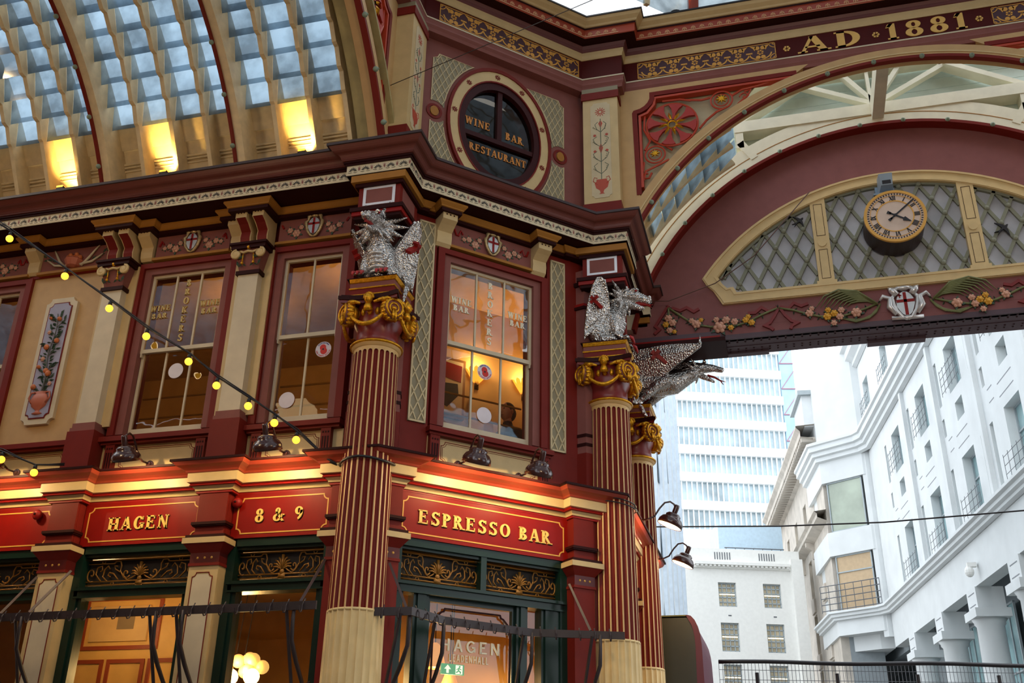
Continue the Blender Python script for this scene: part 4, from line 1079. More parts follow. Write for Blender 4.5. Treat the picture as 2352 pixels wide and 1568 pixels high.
for s_ in (-1,1):
    X = Matrix(((.62,0,-.78,.42),(0,1,0,s_*.285),(.78,0,.62,.68),(0,0,0,1))) @ Matrix.Rotation(s_*rad(-20),4,'X')
    c_ = MB(); c_.box(-.03,-.05,-.16,.03,.05,.12); c_.box(-.085,-.05,.02,.085,.05,.075); c_.xf(X); c_.build('wing_cross', RED, DL)
DL.matrix_world = Matrix.Translation((-1.93,14.12,7.2)); tag(DL,'silver dragon statue leaning out over the street from the furthest column','statue','silver dragon statues')
# ================================================================ attic walls, arches and upper entablature
UP = []
_D = lambda x: (x, x+9.87/_s)
ULp = [(-4.19,-2.2),(-4.19,9.39),(-3.98,9.39),(-3.98,-3.98+9.87/_s)]
UPATH = ULp+[mir(p) for p in ULp[::-1]]
UPATH[-1] = (9.0,UPATH[-1][1])
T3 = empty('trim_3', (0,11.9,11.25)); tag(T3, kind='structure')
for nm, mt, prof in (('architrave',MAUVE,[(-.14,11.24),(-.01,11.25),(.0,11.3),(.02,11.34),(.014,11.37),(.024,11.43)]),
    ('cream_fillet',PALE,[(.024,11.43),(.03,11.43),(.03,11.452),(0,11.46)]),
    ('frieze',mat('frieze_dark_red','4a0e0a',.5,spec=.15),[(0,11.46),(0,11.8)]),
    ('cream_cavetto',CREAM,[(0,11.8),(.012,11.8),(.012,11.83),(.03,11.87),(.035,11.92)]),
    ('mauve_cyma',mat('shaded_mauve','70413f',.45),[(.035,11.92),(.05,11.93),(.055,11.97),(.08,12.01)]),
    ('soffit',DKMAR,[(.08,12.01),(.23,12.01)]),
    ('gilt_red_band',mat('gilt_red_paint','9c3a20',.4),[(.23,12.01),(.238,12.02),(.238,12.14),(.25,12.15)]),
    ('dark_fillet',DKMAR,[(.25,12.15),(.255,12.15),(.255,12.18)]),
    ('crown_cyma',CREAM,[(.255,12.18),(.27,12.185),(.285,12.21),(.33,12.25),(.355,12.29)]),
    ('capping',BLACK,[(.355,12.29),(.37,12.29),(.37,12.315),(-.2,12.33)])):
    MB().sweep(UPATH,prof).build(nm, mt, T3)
egg = MB()
def _egg(p,d,nn,st):
    F = Matrix(((d.x,-nn.x,0,p.x),(d.y,-nn.y,0,p.y),(0,0,1,12.03),(0,0,0,1))); t = MB()
    for k in range(5): a = pi*k/4; t.ell((.026*cos(a),-.0,.035+.03*sin(a)),(.012,.012,.014),5,4)
    t.ell((0,0,.035),(.012,.012,.02),5,4); t.box(-st/2,-.004,0,st/2,.002,.012); egg.merge(t.xf(F))
PTH = [p for p in UPATH]
along([PTH[3],PTH[4],PTH[5],PTH[6],(4.5,PTH[6][1])],.125,12,_egg,.24)
tag(egg.build('gilt_leaf_ornament', mat('worn_gilt','d2a07a',.4), T3), kind='stuff')

# gilded frieze panels and the date
GP = mat('frieze_gold','d69a3c',.42)
def gold_panel(F, a, b, y, parent, n):
    h0, h1 = 11.485, 11.775; m = MB(); d = MB()
    d.box(a,y-.002,h0,b,y,h1)
    for q in ((a,h0,b,h0+.012),(a,h1-.012,b,h1),(a,h0,a+.012,h1),(b-.012,h0,b,h1)): m.box(q[0],y-.006,q[1],q[2],y-.002,q[3])
    for cx,sx in ((a,1),(b,-1)):
        for cz,sz in ((h0,1),(h1,-1)):
            m.strip([(cx+sx*.09*cos(t*pi/10),cz+sz*.09*sin(t*pi/10)) for t in range(6)],.012,y-.006,y-.002); m.prism([(cx+sx*.02,cz+sz*.02),(cx+sx*.05,cz+sz*.02),(cx+sx*.02,cz+sz*.05)],y-.006,y-.002)
    st = (b-a-.12)/n; zc = (h0+h1)/2
    for k in range(n):
        c = a+.06+st*(k+.5)
        for j in range(6):
            t = j*pi/3+.3; m.prism([(c+.012*cos(t),zc+.012*sin(t)),(c+.042*cos(t-.42),zc+.042*sin(t-.42)),(c+.048*cos(t),zc+.048*sin(t)),(c+.042*cos(t+.42),zc+.042*sin(t+.42))],y-.006,y-.002)
        for s_ in (-1,1):
            m.prism(arc(c+s_*.035,zc-.085,.033,0,340,11),y-.006,y-.002); m.prism(arc(c+s_*.04,zc+.082,.035,0,340,11),y-.006,y-.002)
            m.prism([(c+s_*.05,zc+.11),(c+s_*st*.45,zc+.125),(c+s_*st*.3,zc+.075),(c+s_*.09,zc+.06),(c+s_*.075,zc+.035)],y-.006,y-.002)
            P = arc(c+s_*.02,zc,st*.44,-85 if s_ > 0 else 265,-10 if s_ > 0 else 190,7,.12); m.strip(P,.02,y-.006,y-.002)
        m.box(c-st/2-.045,y-.006,zc-.012,c-st/2+.045,y-.002,zc+.012) if k else None
    d.build('painted_panel', mat('panel_plum','45202a',.5), parent, F); tag(m.build('gilt_scrolls', GP, parent, F), kind='stuff')
FB0 = FARCH(0)
FDU = Matrix(((_s,-_s,0,-9.87*_s),(_s,_s,0,9.87*_s),(0,0,1,0),(0,0,0,1)))
gold_panel(FDU,4.45,6.72,0,T3,7); 
gold_panel(FB0,-3.43,-1.46,0,T3,6); gold_panel(FB0,1.39,3.36,0,T3,6)
DS = empty('date_inscription', FB0 @ Vector((0,0,11.5))); DG = mat('date_gilt','e0b158',.4)
letters('A',-1.16,11.497,.27,-.012,-.002,DG,DS,FB0,width=.42); letters('D',-.66,11.497,.27,-.012,-.002,DG,DS,FB0,width=.38); letters('1881',.02,11.497,.27,-.012,-.002,DG,DS,FB0,width=1.06,gap=.16)
for x in (-1.31,-.11,1.226):
    DT = MB()
    for j in range(6):
        t = j*pi/3; DT.prism([(x+.012*cos(t),11.62+.012*sin(t)),(x+.045*cos(t-.42),11.62+.045*sin(t-.42)),(x+.05*cos(t),11.62+.05*sin(t)),(x+.045*cos(t+.42),11.62+.045*sin(t+.42))],-.01,-.002)
    DT.build('floret', DG, DS, FB0)
tag(DS,'gilt inscription AD 1881 on the dark red arch frieze','inscription')

# arch walls with pierced spandrels
def disc_poly(cx, cz, r, n=24): return arc(cx,cz,r,0,360-360/n,n-1)
def arch_wall(k, side_l, side_r, full=True):
    F = FARCH(k); ZC = 7.17; RI, RE = 3.95, 4.15
    W = empty(('wall_back','wall_side','wall_front','wall_far')[k], F @ Vector((0,0,9))); tag(W, kind='structure')
    m = MB(); A0, A1 = 24., 156.
    def ringf(m, r0, r1, y0, y1, a0=A0, a1=A1, n=60, rz=None):
        for i in range(n):
            p = [rad(a0+(a1-a0)*(i+j)/n) for j in (0,1)]
            m.prism([(r0*cos(p[0]),ZC+r0*sin(p[0])),(r1*cos(p[0]),ZC+r1*sin(p[0])),(r1*cos(p[1]),ZC+r1*sin(p[1])),(r0*cos(p[1]),ZC+r0*sin(p[1]))],y0,y1)
    ringf(m,3.98,RE,-.03,.16); m.build('arch_ring', BUFF, W, F)
    m = MB(); ringf(m,4.03,4.05,-.04,-.03); m.build('ring_line', CREAM, W, F)
    m = MB(); ringf(m,3.94,3.985,-.05,.03); m.build('arch_edge', MAROON, W, F)
    # pale green bosses along the edge
    b = MB().ell((0,0,0),.035,10,6); b.ell((0,-.03,0),.015,6,4); bm = b.mesh('boss', mat('verdigris_boss','7f8f7c',.5), True)
    for a in range(30,160,9):
        inst(bm,'boss',F @ Matrix.Translation((3.95*cos(rad(a)),-.06,ZC+3.95*sin(rad(a)))),W)
    for s_ in ((-1,) if side_l else ())+((1,) if side_r else ()):
        X = lambda x: s_*x
        ext = [(X(RE*cos(rad(a))),ZC+RE*sin(rad(a))) for a in (24,27,30,33.4)]
        poly = [(X(3.95),8.9),(X(3.95),11.3),(X(1.05),11.3),(X(1.22),11.18),(X(3.24),11.18)]
        poly += [(X(3.51-.28*cos(t)),11.18-.28*sin(t)) for t in (.3,.6,.9,1.2,1.5)]+[(X(3.5),10.88)]+[(X(RE*cos(rad(33.4))),ZC+RE*sin(rad(33.4)))]
        poly += ext[::-1][1:]
        MB().prism(poly,0,.2).build('spandrel_wall', BUFF, W, F)
        # fretwork
        def fb(mb, nm, mt): return mb.build(nm, mt, W, F)
        edge = [(X(1.22),11.18),(X(3.24),11.18)]+[(X(3.51-.28*cos(t)),11.18-.28*sin(t)) for t in (.3,.6,.9,1.2,1.5)]+[(X(3.5),10.88),(X(3.48),9.5)]
        m = MB(); m.strip(edge,.07,-.01,.12); fb(m,'fret_border',MAROON)
        MB().prism([(X(1.75),11.2),(X(3.52),11.2),(X(3.52),9.4),(X(3.3),9.7),(X(2.6),10.42),(X(2.1),10.78)],.13,.15).build('spandrel_backing', mat('grey_olive_board','b3a585',.6), W, F)
        off = lambda p, d: [(x-s_*d,z-d) for x,z in p]
        m = MB(); m.strip([(X(1.3),11.125),(X(3.2),11.115),(X(3.22),11.0),(X(3.32),10.87),(X(3.43),10.83),(X(3.43),9.62)],.035,.0,.1)
        T = lambda pts: [(X(x),.04,z) for x,z in pts]
        rc = (2.98,10.63)
        for (c,r,w) in ((rc,.36,.032),((2.27,10.93),.15,.026),((2.27,10.93),.1,.018),((3.24,10.16),.14,.024),((3.24,10.16),.09,.016)):
            m.tube(T([(c[0]+r*cos(t*pi/16),c[1]+r*sin(t*pi/16)) for t in range(32)]),w/2,6,True)
        for pts in ([(3.36,10.85),(3.38,10.6),(3.3,10.4),(3.38,10.25)],[(3.05,10.05),(3.2,9.98),(3.38,9.9),(3.42,9.75)],[(3.4,10.05),(3.42,9.9)],[(2.75,11.02),(2.55,10.98),(2.42,11.0)],[(2.6,10.5),(2.5,10.62),(2.35,10.74),(2.2,10.8)],
                    [(2.12,10.98),(1.98,11.06),(1.8,11.08),(1.6,11.12)],[(2.05,10.82),(1.9,10.95),(1.86,11.04),(1.95,11.02)],[(3.0,10.2),(3.1,10.28),(2.95,10.28)],[(2.7,11.0),(2.85,11.05),(3.1,11.06)],[(3.3,9.86),(3.34,9.78),(3.4,9.78),(3.4,9.86),(3.35,9.86)]):
            m.tube(T(pts),.016,6)
        m.tube(T([(1.95+.07*(1-t/14)*cos(t*.6),10.94+.07*(1-t/14)*sin(t*.6)) for t in range(13)]),.01,5)
        fb(m,'fretwork',ORANGE)
        m = MB()
        for j in range(8):
            t = j*pi/4+.2; c, s2 = cos(t), sin(t); Pp = []
            for (rr,w) in ((.08,.012),(.18,.022),(.26,.05),(.325,.1),(.345,.04)): Pp.append((rr,w))
            L = [(X(rc[0]+c*rr-s2*w),rc[1]+s2*rr+c*w) for rr,w in Pp]+[(X(rc[0]+c*rr+s2*w),rc[1]+s2*rr-c*w) for rr,w in Pp[::-1]]
            m.prism(L,.02,.06)
        fb(m,'rosette_petals',mat('rosette_red','a82416',.45))
        m = MB()
        for j in range(8):
            t = j*pi/4+.2+pi/8; c, s2 = cos(t), sin(t)
            m.add([(X(rc[0]+c*.07-s2*.014),.0,rc[1]+s2*.07+c*.014),(X(rc[0]+c*.13-s2*.024),.0,rc[1]+s2*.13+c*.024),(X(rc[0]+c*.21),.02,rc[1]+s2*.21),(X(rc[0]+c*.13+s2*.024),.0,rc[1]+s2*.13-c*.024),(X(rc[0]+c*.07+s2*.014),.0,rc[1]+s2*.07-c*.014),(X(rc[0]+c*.12),-.03,rc[1]+s2*.12)],[(0,1,5),(1,2,5),(2,3,5),(3,4,5),(4,0,5)])
        m.tube(T([(rc[0]+.065*cos(t*pi/8),rc[1]+.065*sin(t*pi/8)) for t in range(16)]),.016,6,True)
        for (c,r) in (((2.27,10.93),.08),((3.24,10.16),.065)):
            st = []
            for j in range(16): rr = r if j % 2 == 0 else r*.35; st.append((X(c[0]+rr*cos(j*pi/8)),c[1]+rr*sin(j*pi/8)))
            m.prism(st,.0,.03)
        fb(m,'gilt_stars',GOLD)
        # attic pilaster with painted arabesque
        x0, x1 = (3.71,4.21) if s_ > 0 else (-4.21,-3.71)
        o = MB().box(x0,-.23,8.95,x1,.1,11.05).build('attic_pilaster', CREAM, W, F)
        MB().box(x0-.012,-.242,8.95,x1+.012,.1,9.3).build('plinth', MAROON, o, F)
        MB().box(x0-.02,-.25,11.05,x1+.02,.1,11.17).build('red_cap', MAROON, o, F)
        MB().box(x0-.01,-.24,11.17,x1+.01,.1,11.25).build('olive_necking', OLIVE, o, F)
        c = (x0+x1)/2; y = -.232
        MB().prism(notched(c-.14,9.38,c+.14,10.98,.04),y-.004,y).build('stone_inset', mat('stone_inset_paint','cdbb96',.55), o, F)
        y -= .004; r = MB(); g = MB()
        r.lathe([(.04,9.44),(.02,9.46),(.03,9.5),(.08,9.54),(.1,9.62),(.07,9.66),(.08,9.68)],8,(c,0,0)); r.v = [(x,y+min(0,yy*.01)-.001,z) for x,yy,z in r.v]
        for q in (-1,1):
            r.tube([(c+q*.06,y,9.6),(c+q*.12,y,9.66),(c+q*.1,y,9.72),(c+q*.06,y,9.7)],.006,4)
            for (zz,ss) in ((9.85,1),(10.05,1.1),(10.3,1.1),(10.55,.8)):
                g.tube([(c,y,zz-.08),(c+q*.07*ss,y,zz-.02),(c+q*.1*ss,y,zz+.06),(c+q*.05*ss,y,zz+.1)],.005,4)
                for j in range(3): leaf1(g,c+q*(.04+.02*j),zz-.04+.03*j,.05,(.6 if q > 0 else pi-.6)+j*.5,y-.001,.3)
            for zz in (10.15,10.42): r.prism(arc(c+q*.085,zz,.022,0,315,8),y-.002,y)
        g.tube([(c,y,9.68),(c,y,10.7)],.006,4)
        for j in range(12): t = j*pi/6; r.strip([(c+.02*cos(t),10.82+.02*sin(t)),(c+.075*cos(t),10.82+.075*sin(t))],.012,y-.002,y)
        r.prism([(c,10.28),(c+.03,10.2),(c,10.1),(c-.03,10.2)],y-.002,y); r.prism([(c,10.68),(c+.03,10.62),(c,10.54),(c-.03,10.62)],y-.002,y)
        r.build('painted_vase', mat('arabesque_red','b5482f',.55), o, F); g.build('painted_vine', mat('arabesque_green','6b7462',.55), o, F)
    if not full: pass
    return W
arch_wall(0,True,True); arch_wall(1,False,True)
# attic wall on the chamfer with the round window
FT = Matrix(((_s,-_s,0,-10.0*_s),(_s,_s,0,10.0*_s),(0,0,1,0),(0,0,0,1)))
WT = empty('wall_attic', FT @ Vector((5.5,0,8.95))); tag(WT, kind='structure')
CXT, CZT, RW, EZ = 5.49, 10.067, .6, 1.31        # the window is an upright oval
FTS = FT @ Matrix.Translation((0,0,CZT)) @ Matrix.Diagonal((1,1,EZ,1)) @ Matrix.Translation((0,0,-CZT))
n = 48; m = MB()
circ = [(CXT+RW*cos(2*pi*i/n),CZT+RW*EZ*sin(2*pi*i/n)) for i in range(n)]
sq = []
for i in range(n):
    a = 2*pi*i/n; c, s_ = cos(a), EZ*sin(a); k = min((1.5/abs(c)) if abs(c) > 1e-6 else 9, ((11.3-CZT)/s_ if s_ > 0 else (8.9-CZT)/s_) if abs(s_) > 1e-6 else 9); sq.append((CXT+c*k, CZT+s_*k))
m.add([(x,0,z) for x,z in circ]+[(x,0,z) for x,z in sq],[(i,n+i,n+(i+1) % n,(i+1) % n) for i in range(n)])
m.add([(x,0,z) for x,z in circ]+[(x,.3,z) for x,z in circ],[(i,(i+1) % n,n+(i+1) % n,n+i) for i in range(n)])
m.build('attic_masonry', MAUVE, WT, FT)
def ringd(m, c, r0, r1, y0, y1, n=48):
    for i in range(n):
        p = [2*pi*(i+j)/n for j in (0,1)]
        m.prism([(c[0]+r0*cos(p[0]),c[1]+r0*sin(p[0])),(c[0]+r1*cos(p[0]),c[1]+r1*sin(p[0])),(c[0]+r1*cos(p[1]),c[1]+r1*sin(p[1])),(c[0]+r0*cos(p[1]),c[1]+r0*sin(p[1]))],y0,y1)
m = MB(); ringd(m,(CXT,CZT),.765,.806,-.05,0); m.build('red_ring', MAROON, WT, FTS); m = MB(); ringd(m,(CXT,CZT),.628,.645,-.045,0); m.build('red_ring', MAROON, WT, FTS)
m = MB(); ringd(m,(CXT,CZT),.64,.768,-.035,0); cr_ = m.build('cream_ring', CREAM, WT, FTS)
for a in (20,62,95,135,172,212,-20,-55):
    x, z = CXT+.705*cos(rad(a)), CZT+.705*EZ*sin(rad(a)); m = MB()
    for j in range(8): t = j*pi/4; m.strip([(x+.01*cos(t),z+.01*sin(t)),(x+.042*cos(t),z+.042*sin(t))],.013,-.04,-.035)
    m.build('painted_floret', MAROON, cr_, FT)
# oval window set in the wall
PLUM = mat('window_plum','380c0c',.45,spec=.2)
WR = empty('window_20', FT @ Vector((CXT,.1,9.2))); tag(WR, kind='structure')
m = MB(); ringd(m,(CXT,CZT),.54,.63,-.03,.12); m.build('oval_frame', PLUM, WR, FTS)
zb0, zb1 = 9.9, 9.97
m = MB(); m.box(CXT-.6,-.01,zb0,CXT+.6,.08,zb1); m.build('window_bar', PLUM, WR, FT); m = MB(); m.box(CXT-.035,-.012,zb1,CXT+.035,.08,CZT+.74); m.build('window_bar', PLUM, WR, FT)
for (a0,a1) in ((0,90),(90,180),(180,360)):
    P = [(CXT+.56*cos(rad(a)),CZT+.56*EZ*sin(rad(a))) for a in [a0-(12 if a1 == 90 else 0)+(a1-a0+(12 if a0 < 180 else 0))*i/14 for i in range(15)]]
    if a1 == 360: P = [(x,z) for x,z in P if z < zb0]+[(CXT+.54,zb0),(CXT-.54,zb0)]
    else: P = [(x,max(z,zb1)) for x,z in P]+[(CXT+(.035 if a1 == 90 else -.035),zb1)]
    MB().add([(x,.04,z) for x,z in P],[tuple(range(len(P)))]).build('pane', glass('attic_glass_%d' % a0,'5a5248',.0,.04,.05), WR, FT)
AMB = mat('amber_lettering','d68a35',.4)
letters('WINE',CXT-.5,10.1,.12,.03,.036,AMB,WR,FT,width=.38); letters('BAR',CXT+.12,10.06,.12,.03,.036,AMB,WR,FT,width=.28); letters('RESTAURANT',CXT-.43,9.7,.115,.03,.036,AMB,WR,FT,width=.88,gap=.08)
MB().box(CXT-1,.9,8.9,CXT+1,1.0,11.3).build('dark_backing', mat('attic_room','2c2420',.8), WT, FT)
# four lattice panels round the oval
ZT_, AX, AZ = .955, .85, 1.1
def in_lat(x, z, qx, qz):
    dx, dz = (x-CXT)*qx, (z-CZT)*qz
    if not (0 <= dx <= 1.04 and .0 <= dz <= ZT_): return False
    if (dx/AX)**2+(dz/AZ)**2 < 1: return False
    if (dx-.98)**2+dz*dz < .17**2: return False
    if (dx-1.04)**2+(dz-ZT_)**2 < .09**2: return False
    return True
for qx in (-1,1):
    for qz in (-1,1):
        g = MB(); NS = 46; m = MB()
        for i in range(NS):
            x0, x1 = 1.04*i/NS, 1.04*(i+1)/NS; xm = (x0+x1)/2
            lo = AZ*sqrt(max(0,1-(xm/AX)**2)); lo = max(lo, sqrt(max(0,.17**2-(xm-.98)**2))); hi = ZT_-sqrt(max(0,.09**2-(xm-1.04)**2))
            if hi-lo > .005: g.add([(CXT+qx*x0,-.006,CZT+qz*lo),(CXT+qx*x1,-.006,CZT+qz*lo),(CXT+qx*x1,-.006,CZT+qz*hi),(CXT+qx*x0,-.006,CZT+qz*hi)],[(0,1,2,3)])
        o = g.build('lattice_panel', OLIVE, WT, FT)
        for sg in (-1,1):
            for k in range(-18,28):
                run = None; N = 130; last = None
                for i in range(N+1):
                    x = CXT+qx*1.04*i/N; z = CZT+sg*1.9*(x-CXT)+k*.178+.03
                    ok = in_lat(x,z,qx,qz)
                    if ok and run is None: run = (x,z)
                    if ok: last = (x,z)
                    if run is not None and (not ok or i == N):
                        if (Vector(run)-Vector(last)).length > .02: m.strip([run,last],.01,-.014,-.006)
                        run = None
        tt = rad(27); bd = [(CXT+qx*1.035,CZT+qz*.16),(CXT+qx*1.035,CZT+qz*(ZT_-.09))]+[(CXT+qx*(1.04-.09*sin(t)),CZT+qz*(ZT_-.09*cos(t))) for t in (.01,pi/4,pi/2*.99)]+[(CXT+qx*.42,CZT+qz*ZT_)]
        bd += [(CXT+qx*(AX+.005)*sin(t),CZT+qz*(AZ+.005)*cos(t)) for t in [rad(31+j*6) for j in range(9)]]
        m.strip(bd,.014,-.014,-.006); tag(m.build('lattice', LATT, o, FT), kind='stuff')
    m = MB(); m.prism(arc(CXT+qx*.98,CZT,.06,0,345,20,.075),-.02,0); m.build('gilt_oval', OCHRE, WT, FT)
    m = MB(); ringd(m,(CXT+qx*.98,CZT),.08,.115,-.012,0,24); m.build('oval_ring', MAROON, WT, FT)

# ================================================================ glazed barrel vaults
def vault(F, x_start, x_end, ribs, rafters, name, a_lo=26.3, a_hi=92., panes_from=36.2, label=None, notch=True):
    # local: x along the arm, angle measured from the horizontal on the facade side (+y), centre (0, 7.17)
    V = empty(name, F @ Vector((x_start,4,9))); tag(V, kind='structure')
    ZC = 7.17
    def pt(R,a): return (R*cos(rad(a)), ZC+R*sin(rad(a)))
    def ribm(x, w, R0, R1, nm, mt, a0=a_lo, a1=a_hi, par=None):
        m = MB(); n = 30
        for i in range(n):
            b0 = a0+(a1-a0)*i/n; b1 = a0+(a1-a0)*(i+1)/n
            m.prismx([pt(R0,b0),pt(R1,b0),pt(R1,b1),pt(R0,b1)],x-w/2,x+w/2)
        return m.build(nm, mt, par or V, F)
    for x in ribs:
        r = ribm(x,.13,4.02,4.45,'rib',TIMBER); ribm(x-.055,.035,3.98,4.03,'rib_edge',MAROON,par=r)
        b = MB().ell((0,0,0),.032,8,5); me = b.mesh('boss', mat('verdigris_boss','7f8f7c',.5), True)
        for a in range(30,80,9): y,z = pt(3.97,a); inst(me,'boss',F @ Matrix.Translation((x-.055,y,z)),r)
    for x in rafters:                                   # notched rafters
        m = MB(); st = 3.95; a = a_lo; P0 = []; P1 = []
        P = [pt(4.46,a_lo)]
        lo = [pt(4.12,a_lo),pt(4.1,panes_from-2)]
        a = panes_from
        while a < a_hi:
            lo += [pt(4.12,a),pt(4.1,a+.5),pt(4.17,a+st-.4)]; a += st
        hi = [pt(4.46,a_lo+(a_hi-a_lo)*i/24) for i in range(25)]
        n = 36
        # build as short wedges so the notched edge stays simple
        aa = [a_lo,panes_from-2]; 
        a = panes_from
        while a < a_hi: aa += [a,a+.5,a+st-.4]; a += st
        rr = [4.14,4.14]
        a = panes_from
        while a < a_hi: rr += [4.15,4.13,4.175]; a += st
        if not notch: rr = [4.3]*len(rr)
        for i in range(len(aa)-1):
            m.prismx([pt(rr[i],aa[i]),pt(4.46,aa[i]),pt(4.46,aa[i+1]),pt(rr[i+1],aa[i+1])],x-.028,x+.028)
        m.build('rafter', TIMBER, V, F)
    xs = sorted(list(ribs)+list(rafters))
    st = 3.95
    for i in range(len(xs)-1):
        x0, x1 = xs[i]+.03, xs[i+1]-.03
        a = panes_from; me = None
        while a < a_hi-1:
            q0 = pt(4.22 if notch else 4.32,a); q1 = pt(4.42,a+st+.9)
            m = MB(); m.add([(x0,q0[0],q0[1]),(x1,q0[0],q0[1]),(x1,q1[0],q1[1]),(x0,q1[0],q1[1])],[(0,1,2,3)])
            m.build('roof_pane', LOUV, V, F); a += st
        # boards below the glazing
        for (b0,b1,R,mt) in ((a_lo-6,25.6,4.41,TIMBER),(25.4,29.2,4.37,TIMBER),(29.0,32.9,4.40,TIMBER),(32.7,panes_from+.8,4.36,TIMBER)):
            m = MB(); p0 = pt(R,b0); p1 = pt(R,b1); p2 = pt(R+.03,b1); p3 = pt(R+.03,b0)
            m.prismx([p0,p1,p2,p3],x0-.03,x1+.03); m.build('board', TIMBER, V, F)
        m = MB()
        for b in (29.15,29.8,30.3): y,z = pt(4.37,b); m.tube([(x0,y,z),(x1,y,z)],.016,6)
        m.build('board_moulding', TIMBER, V, F)
    return V
FVL = Matrix.Translation((0,OC[1],0))
RB_ = [-6.05,-7.95,-9.85]
RF_ = [x+.475*k for x in RB_ for k in (1,2,3)]
VL = vault(FVL,-4.3,-10.4,RB_,RF_+[-10.325],'ceiling')
m = MB()
for i in range(30):
    b0, b1 = 26.3+64*i/30, 26.3+64*(i+1)/30
    q = lambda R,a: (R*cos(rad(a)), 7.17+R*sin(rad(a)))
    m.prismx([q(4.06,b0),q(4.44,b0),q(4.44,b1),q(4.06,b1)],-4.5,-4.36); m.prismx([q(4.3,b0),q(4.34,b0),q(4.34,b1),q(4.3,b1)],-4.62,-4.1)
m.build('end_beam', mat('bare_timber','a39462',.6,var=.2,nscale=5), VL, FVL)
FVB = Matrix.Translation((OC[0],0,0)) @ Matrix.Rotation(pi/2,4,'Z')
vault(FVB,12.2,13.9,[],[12.2,12.65,13.1,13.55],'ceiling_back',a_hi=57.,notch=False)
# ================================================================ gable wall with the clock
FK = Matrix.Translation((2.03,13.9,0))
WK = empty('wall_gable', (2.03,13.9,8.1)); tag(WK, kind='structure')
ZK = 7.42
PURP = mat('plum_wall_paint','8a5857',.55,bump=.04,spec=.2)
LUNC = mat('lunette_cream','d6bb86',.5)
LR, LC = 3.43, 7.15
def lun(r, zb, n=40, lo=None):             # lunette outline: arc with ogee corners at the foot
    a0 = math.degrees(math.asin((9.1-LC)/r)) if True else 0
    P = [(r*cos(rad(a)),LC+r*sin(rad(a))) for a in [a0+(180-2*a0)*i/n for i in range(n+1)]]
    xl = P[-1][0]; k = .27*(r/3.43)
    og = [(xl+.06*k/.27,8.98-.0),(xl+.15*k/.27,8.9-.02),(xl+.22*k/.27,zb+.1),(xl+k,zb)]
    return P+og+[(-x,z) for x,z in og[::-1]]
outer = lun(3.43,8.64); inner = lun(3.24,8.82)
# wall plate, cut round the lunette
m = MB(); n = len(outer)
big = []
for x,z in outer:
    d = Vector((x,z-9.3)); d.normalize(); t = 0
    lo_, hi_ = 0, 6.
    for _ in range(40):
        md = (lo_+hi_)/2; X, Z = x+d.x*md, z+d.y*md
        if X*X+(Z-ZK)**2 < 4.02**2 and Z > 8.14: lo_ = md
        else: hi_ = md
    big.append((x+d.x*lo_, z+d.y*lo_))
for i in range(n):
    j = (i+1) % n
    m.prism([outer[i],outer[j],big[j],big[i]],0,.12)
m.box(-3.2,.002,8.1,3.2,.12,8.66); m.prism([(-3.95,8.14),(-2.7,8.14),(-3.0,8.9),(-3.72,8.9)],0.001,.12); m.prism([(3.95,8.14),(2.7,8.14),(3.0,8.9),(3.72,8.9)],0.001,.12)
m.build('plum_wall', PURP, WK, FK)
m = MB()
for i in range(n):
    j = (i+1) % n; m.prism([outer[i],outer[j],inner[j],inner[i]],-.05,.06)
m.build('lunette_frame', LUNC, WK, FK)
for f_,y_ in ((.15,-.07),(.85,-.062)):
    p = [(o[0]*(1-f_)+i_[0]*f_,o[1]*(1-f_)+i_[1]*f_) for o,i_ in zip(outer,inner)]
    MB().strip(p+[p[0]],.03,y_,-.05).build('frame_moulding', LUNC, WK, FK)
for c in (-1.04,1.04):
    zt = LC+sqrt(3.3**2-c*c); o = MB().box(c-.11,-.045,8.8,c+.11,.04,zt).build('lunette_mullion', LUNC, WK, FK)
    m = MB()
    for (z0,z1) in ((8.9,9.38),(9.62,zt-.12)):
        p = [(c-.06,z0),(c+.06,z0),(c+.06,z1),(c-.06,z1)]; m.strip(p+[p[0]],.006,-.049,-.045)
    m.build('mullion_lines', DKMAR, o, FK)
    MB().prism(arc(c,9.5,.065,0,340,17,.075),-.06,-.045).build('mullion_oval', LUNC, o, FK)
    MB().box(c-.14,-.06,8.8,c+.14,.04,8.86).build('mullion_base', LUNC, o, FK)
MB().add([(x,.05,z) for x,z in inner],[tuple(range(len(inner)))]).build('lunette_pane', mat('lunette_board','b2b4bc',.5,var=.2,nscale=2.2), WK, FK)
# heavy diamond lattice with bosses
LT = mat('grey_green_lattice','80826f',.55)
def inl(x,z):
    if x*x+(z-LC)**2 > 3.24**2 or z < 8.82: return False
    if abs(abs(x)-1.04) < .1: return False
    if z < 9.12 and abs(x) > 2.56-.27*(9.12-z)/.3: return False
    return True
bsm = MB().ell((0,0,0),(.042,.026,.042),8,4).mesh('lattice_boss', LT, True); st = .285; zs_ = 8.98
for sg in (-1,1):
    for k in range(-24,25):
        run = None; last = None; N = 300
        for i in range(N+1):
            x = -2.7+5.4*i/N; z = zs_+sg*1.9*(x-k*st)
            ok = inl(x,z)
            if ok and run is None: run = (x,z)
            if ok: last = (x,z)
            if run is not None and (not ok or i == N):
                if (Vector(run)-Vector(last)).length > .03: MB().strip([run,last],.05,.0 if sg > 0 else .012,.05).build('lattice_bar', LT, WK, FK)
                run = None
for i in range(-20,21):
    for j in range(0,7):
        if (i+j) % 2: continue
        x = i*st/2; z = zs_+j*st*1.9/2
        if inl(x,z): inst(bsm,'lattice_boss',FK @ Matrix.Translation((x,0,z)),WK)
pass
MB().strip([(x*.985,z*.99+.09) for x,z in inner[:41]],.04,.0,.05).build('lattice_edge', LT, WK, FK)
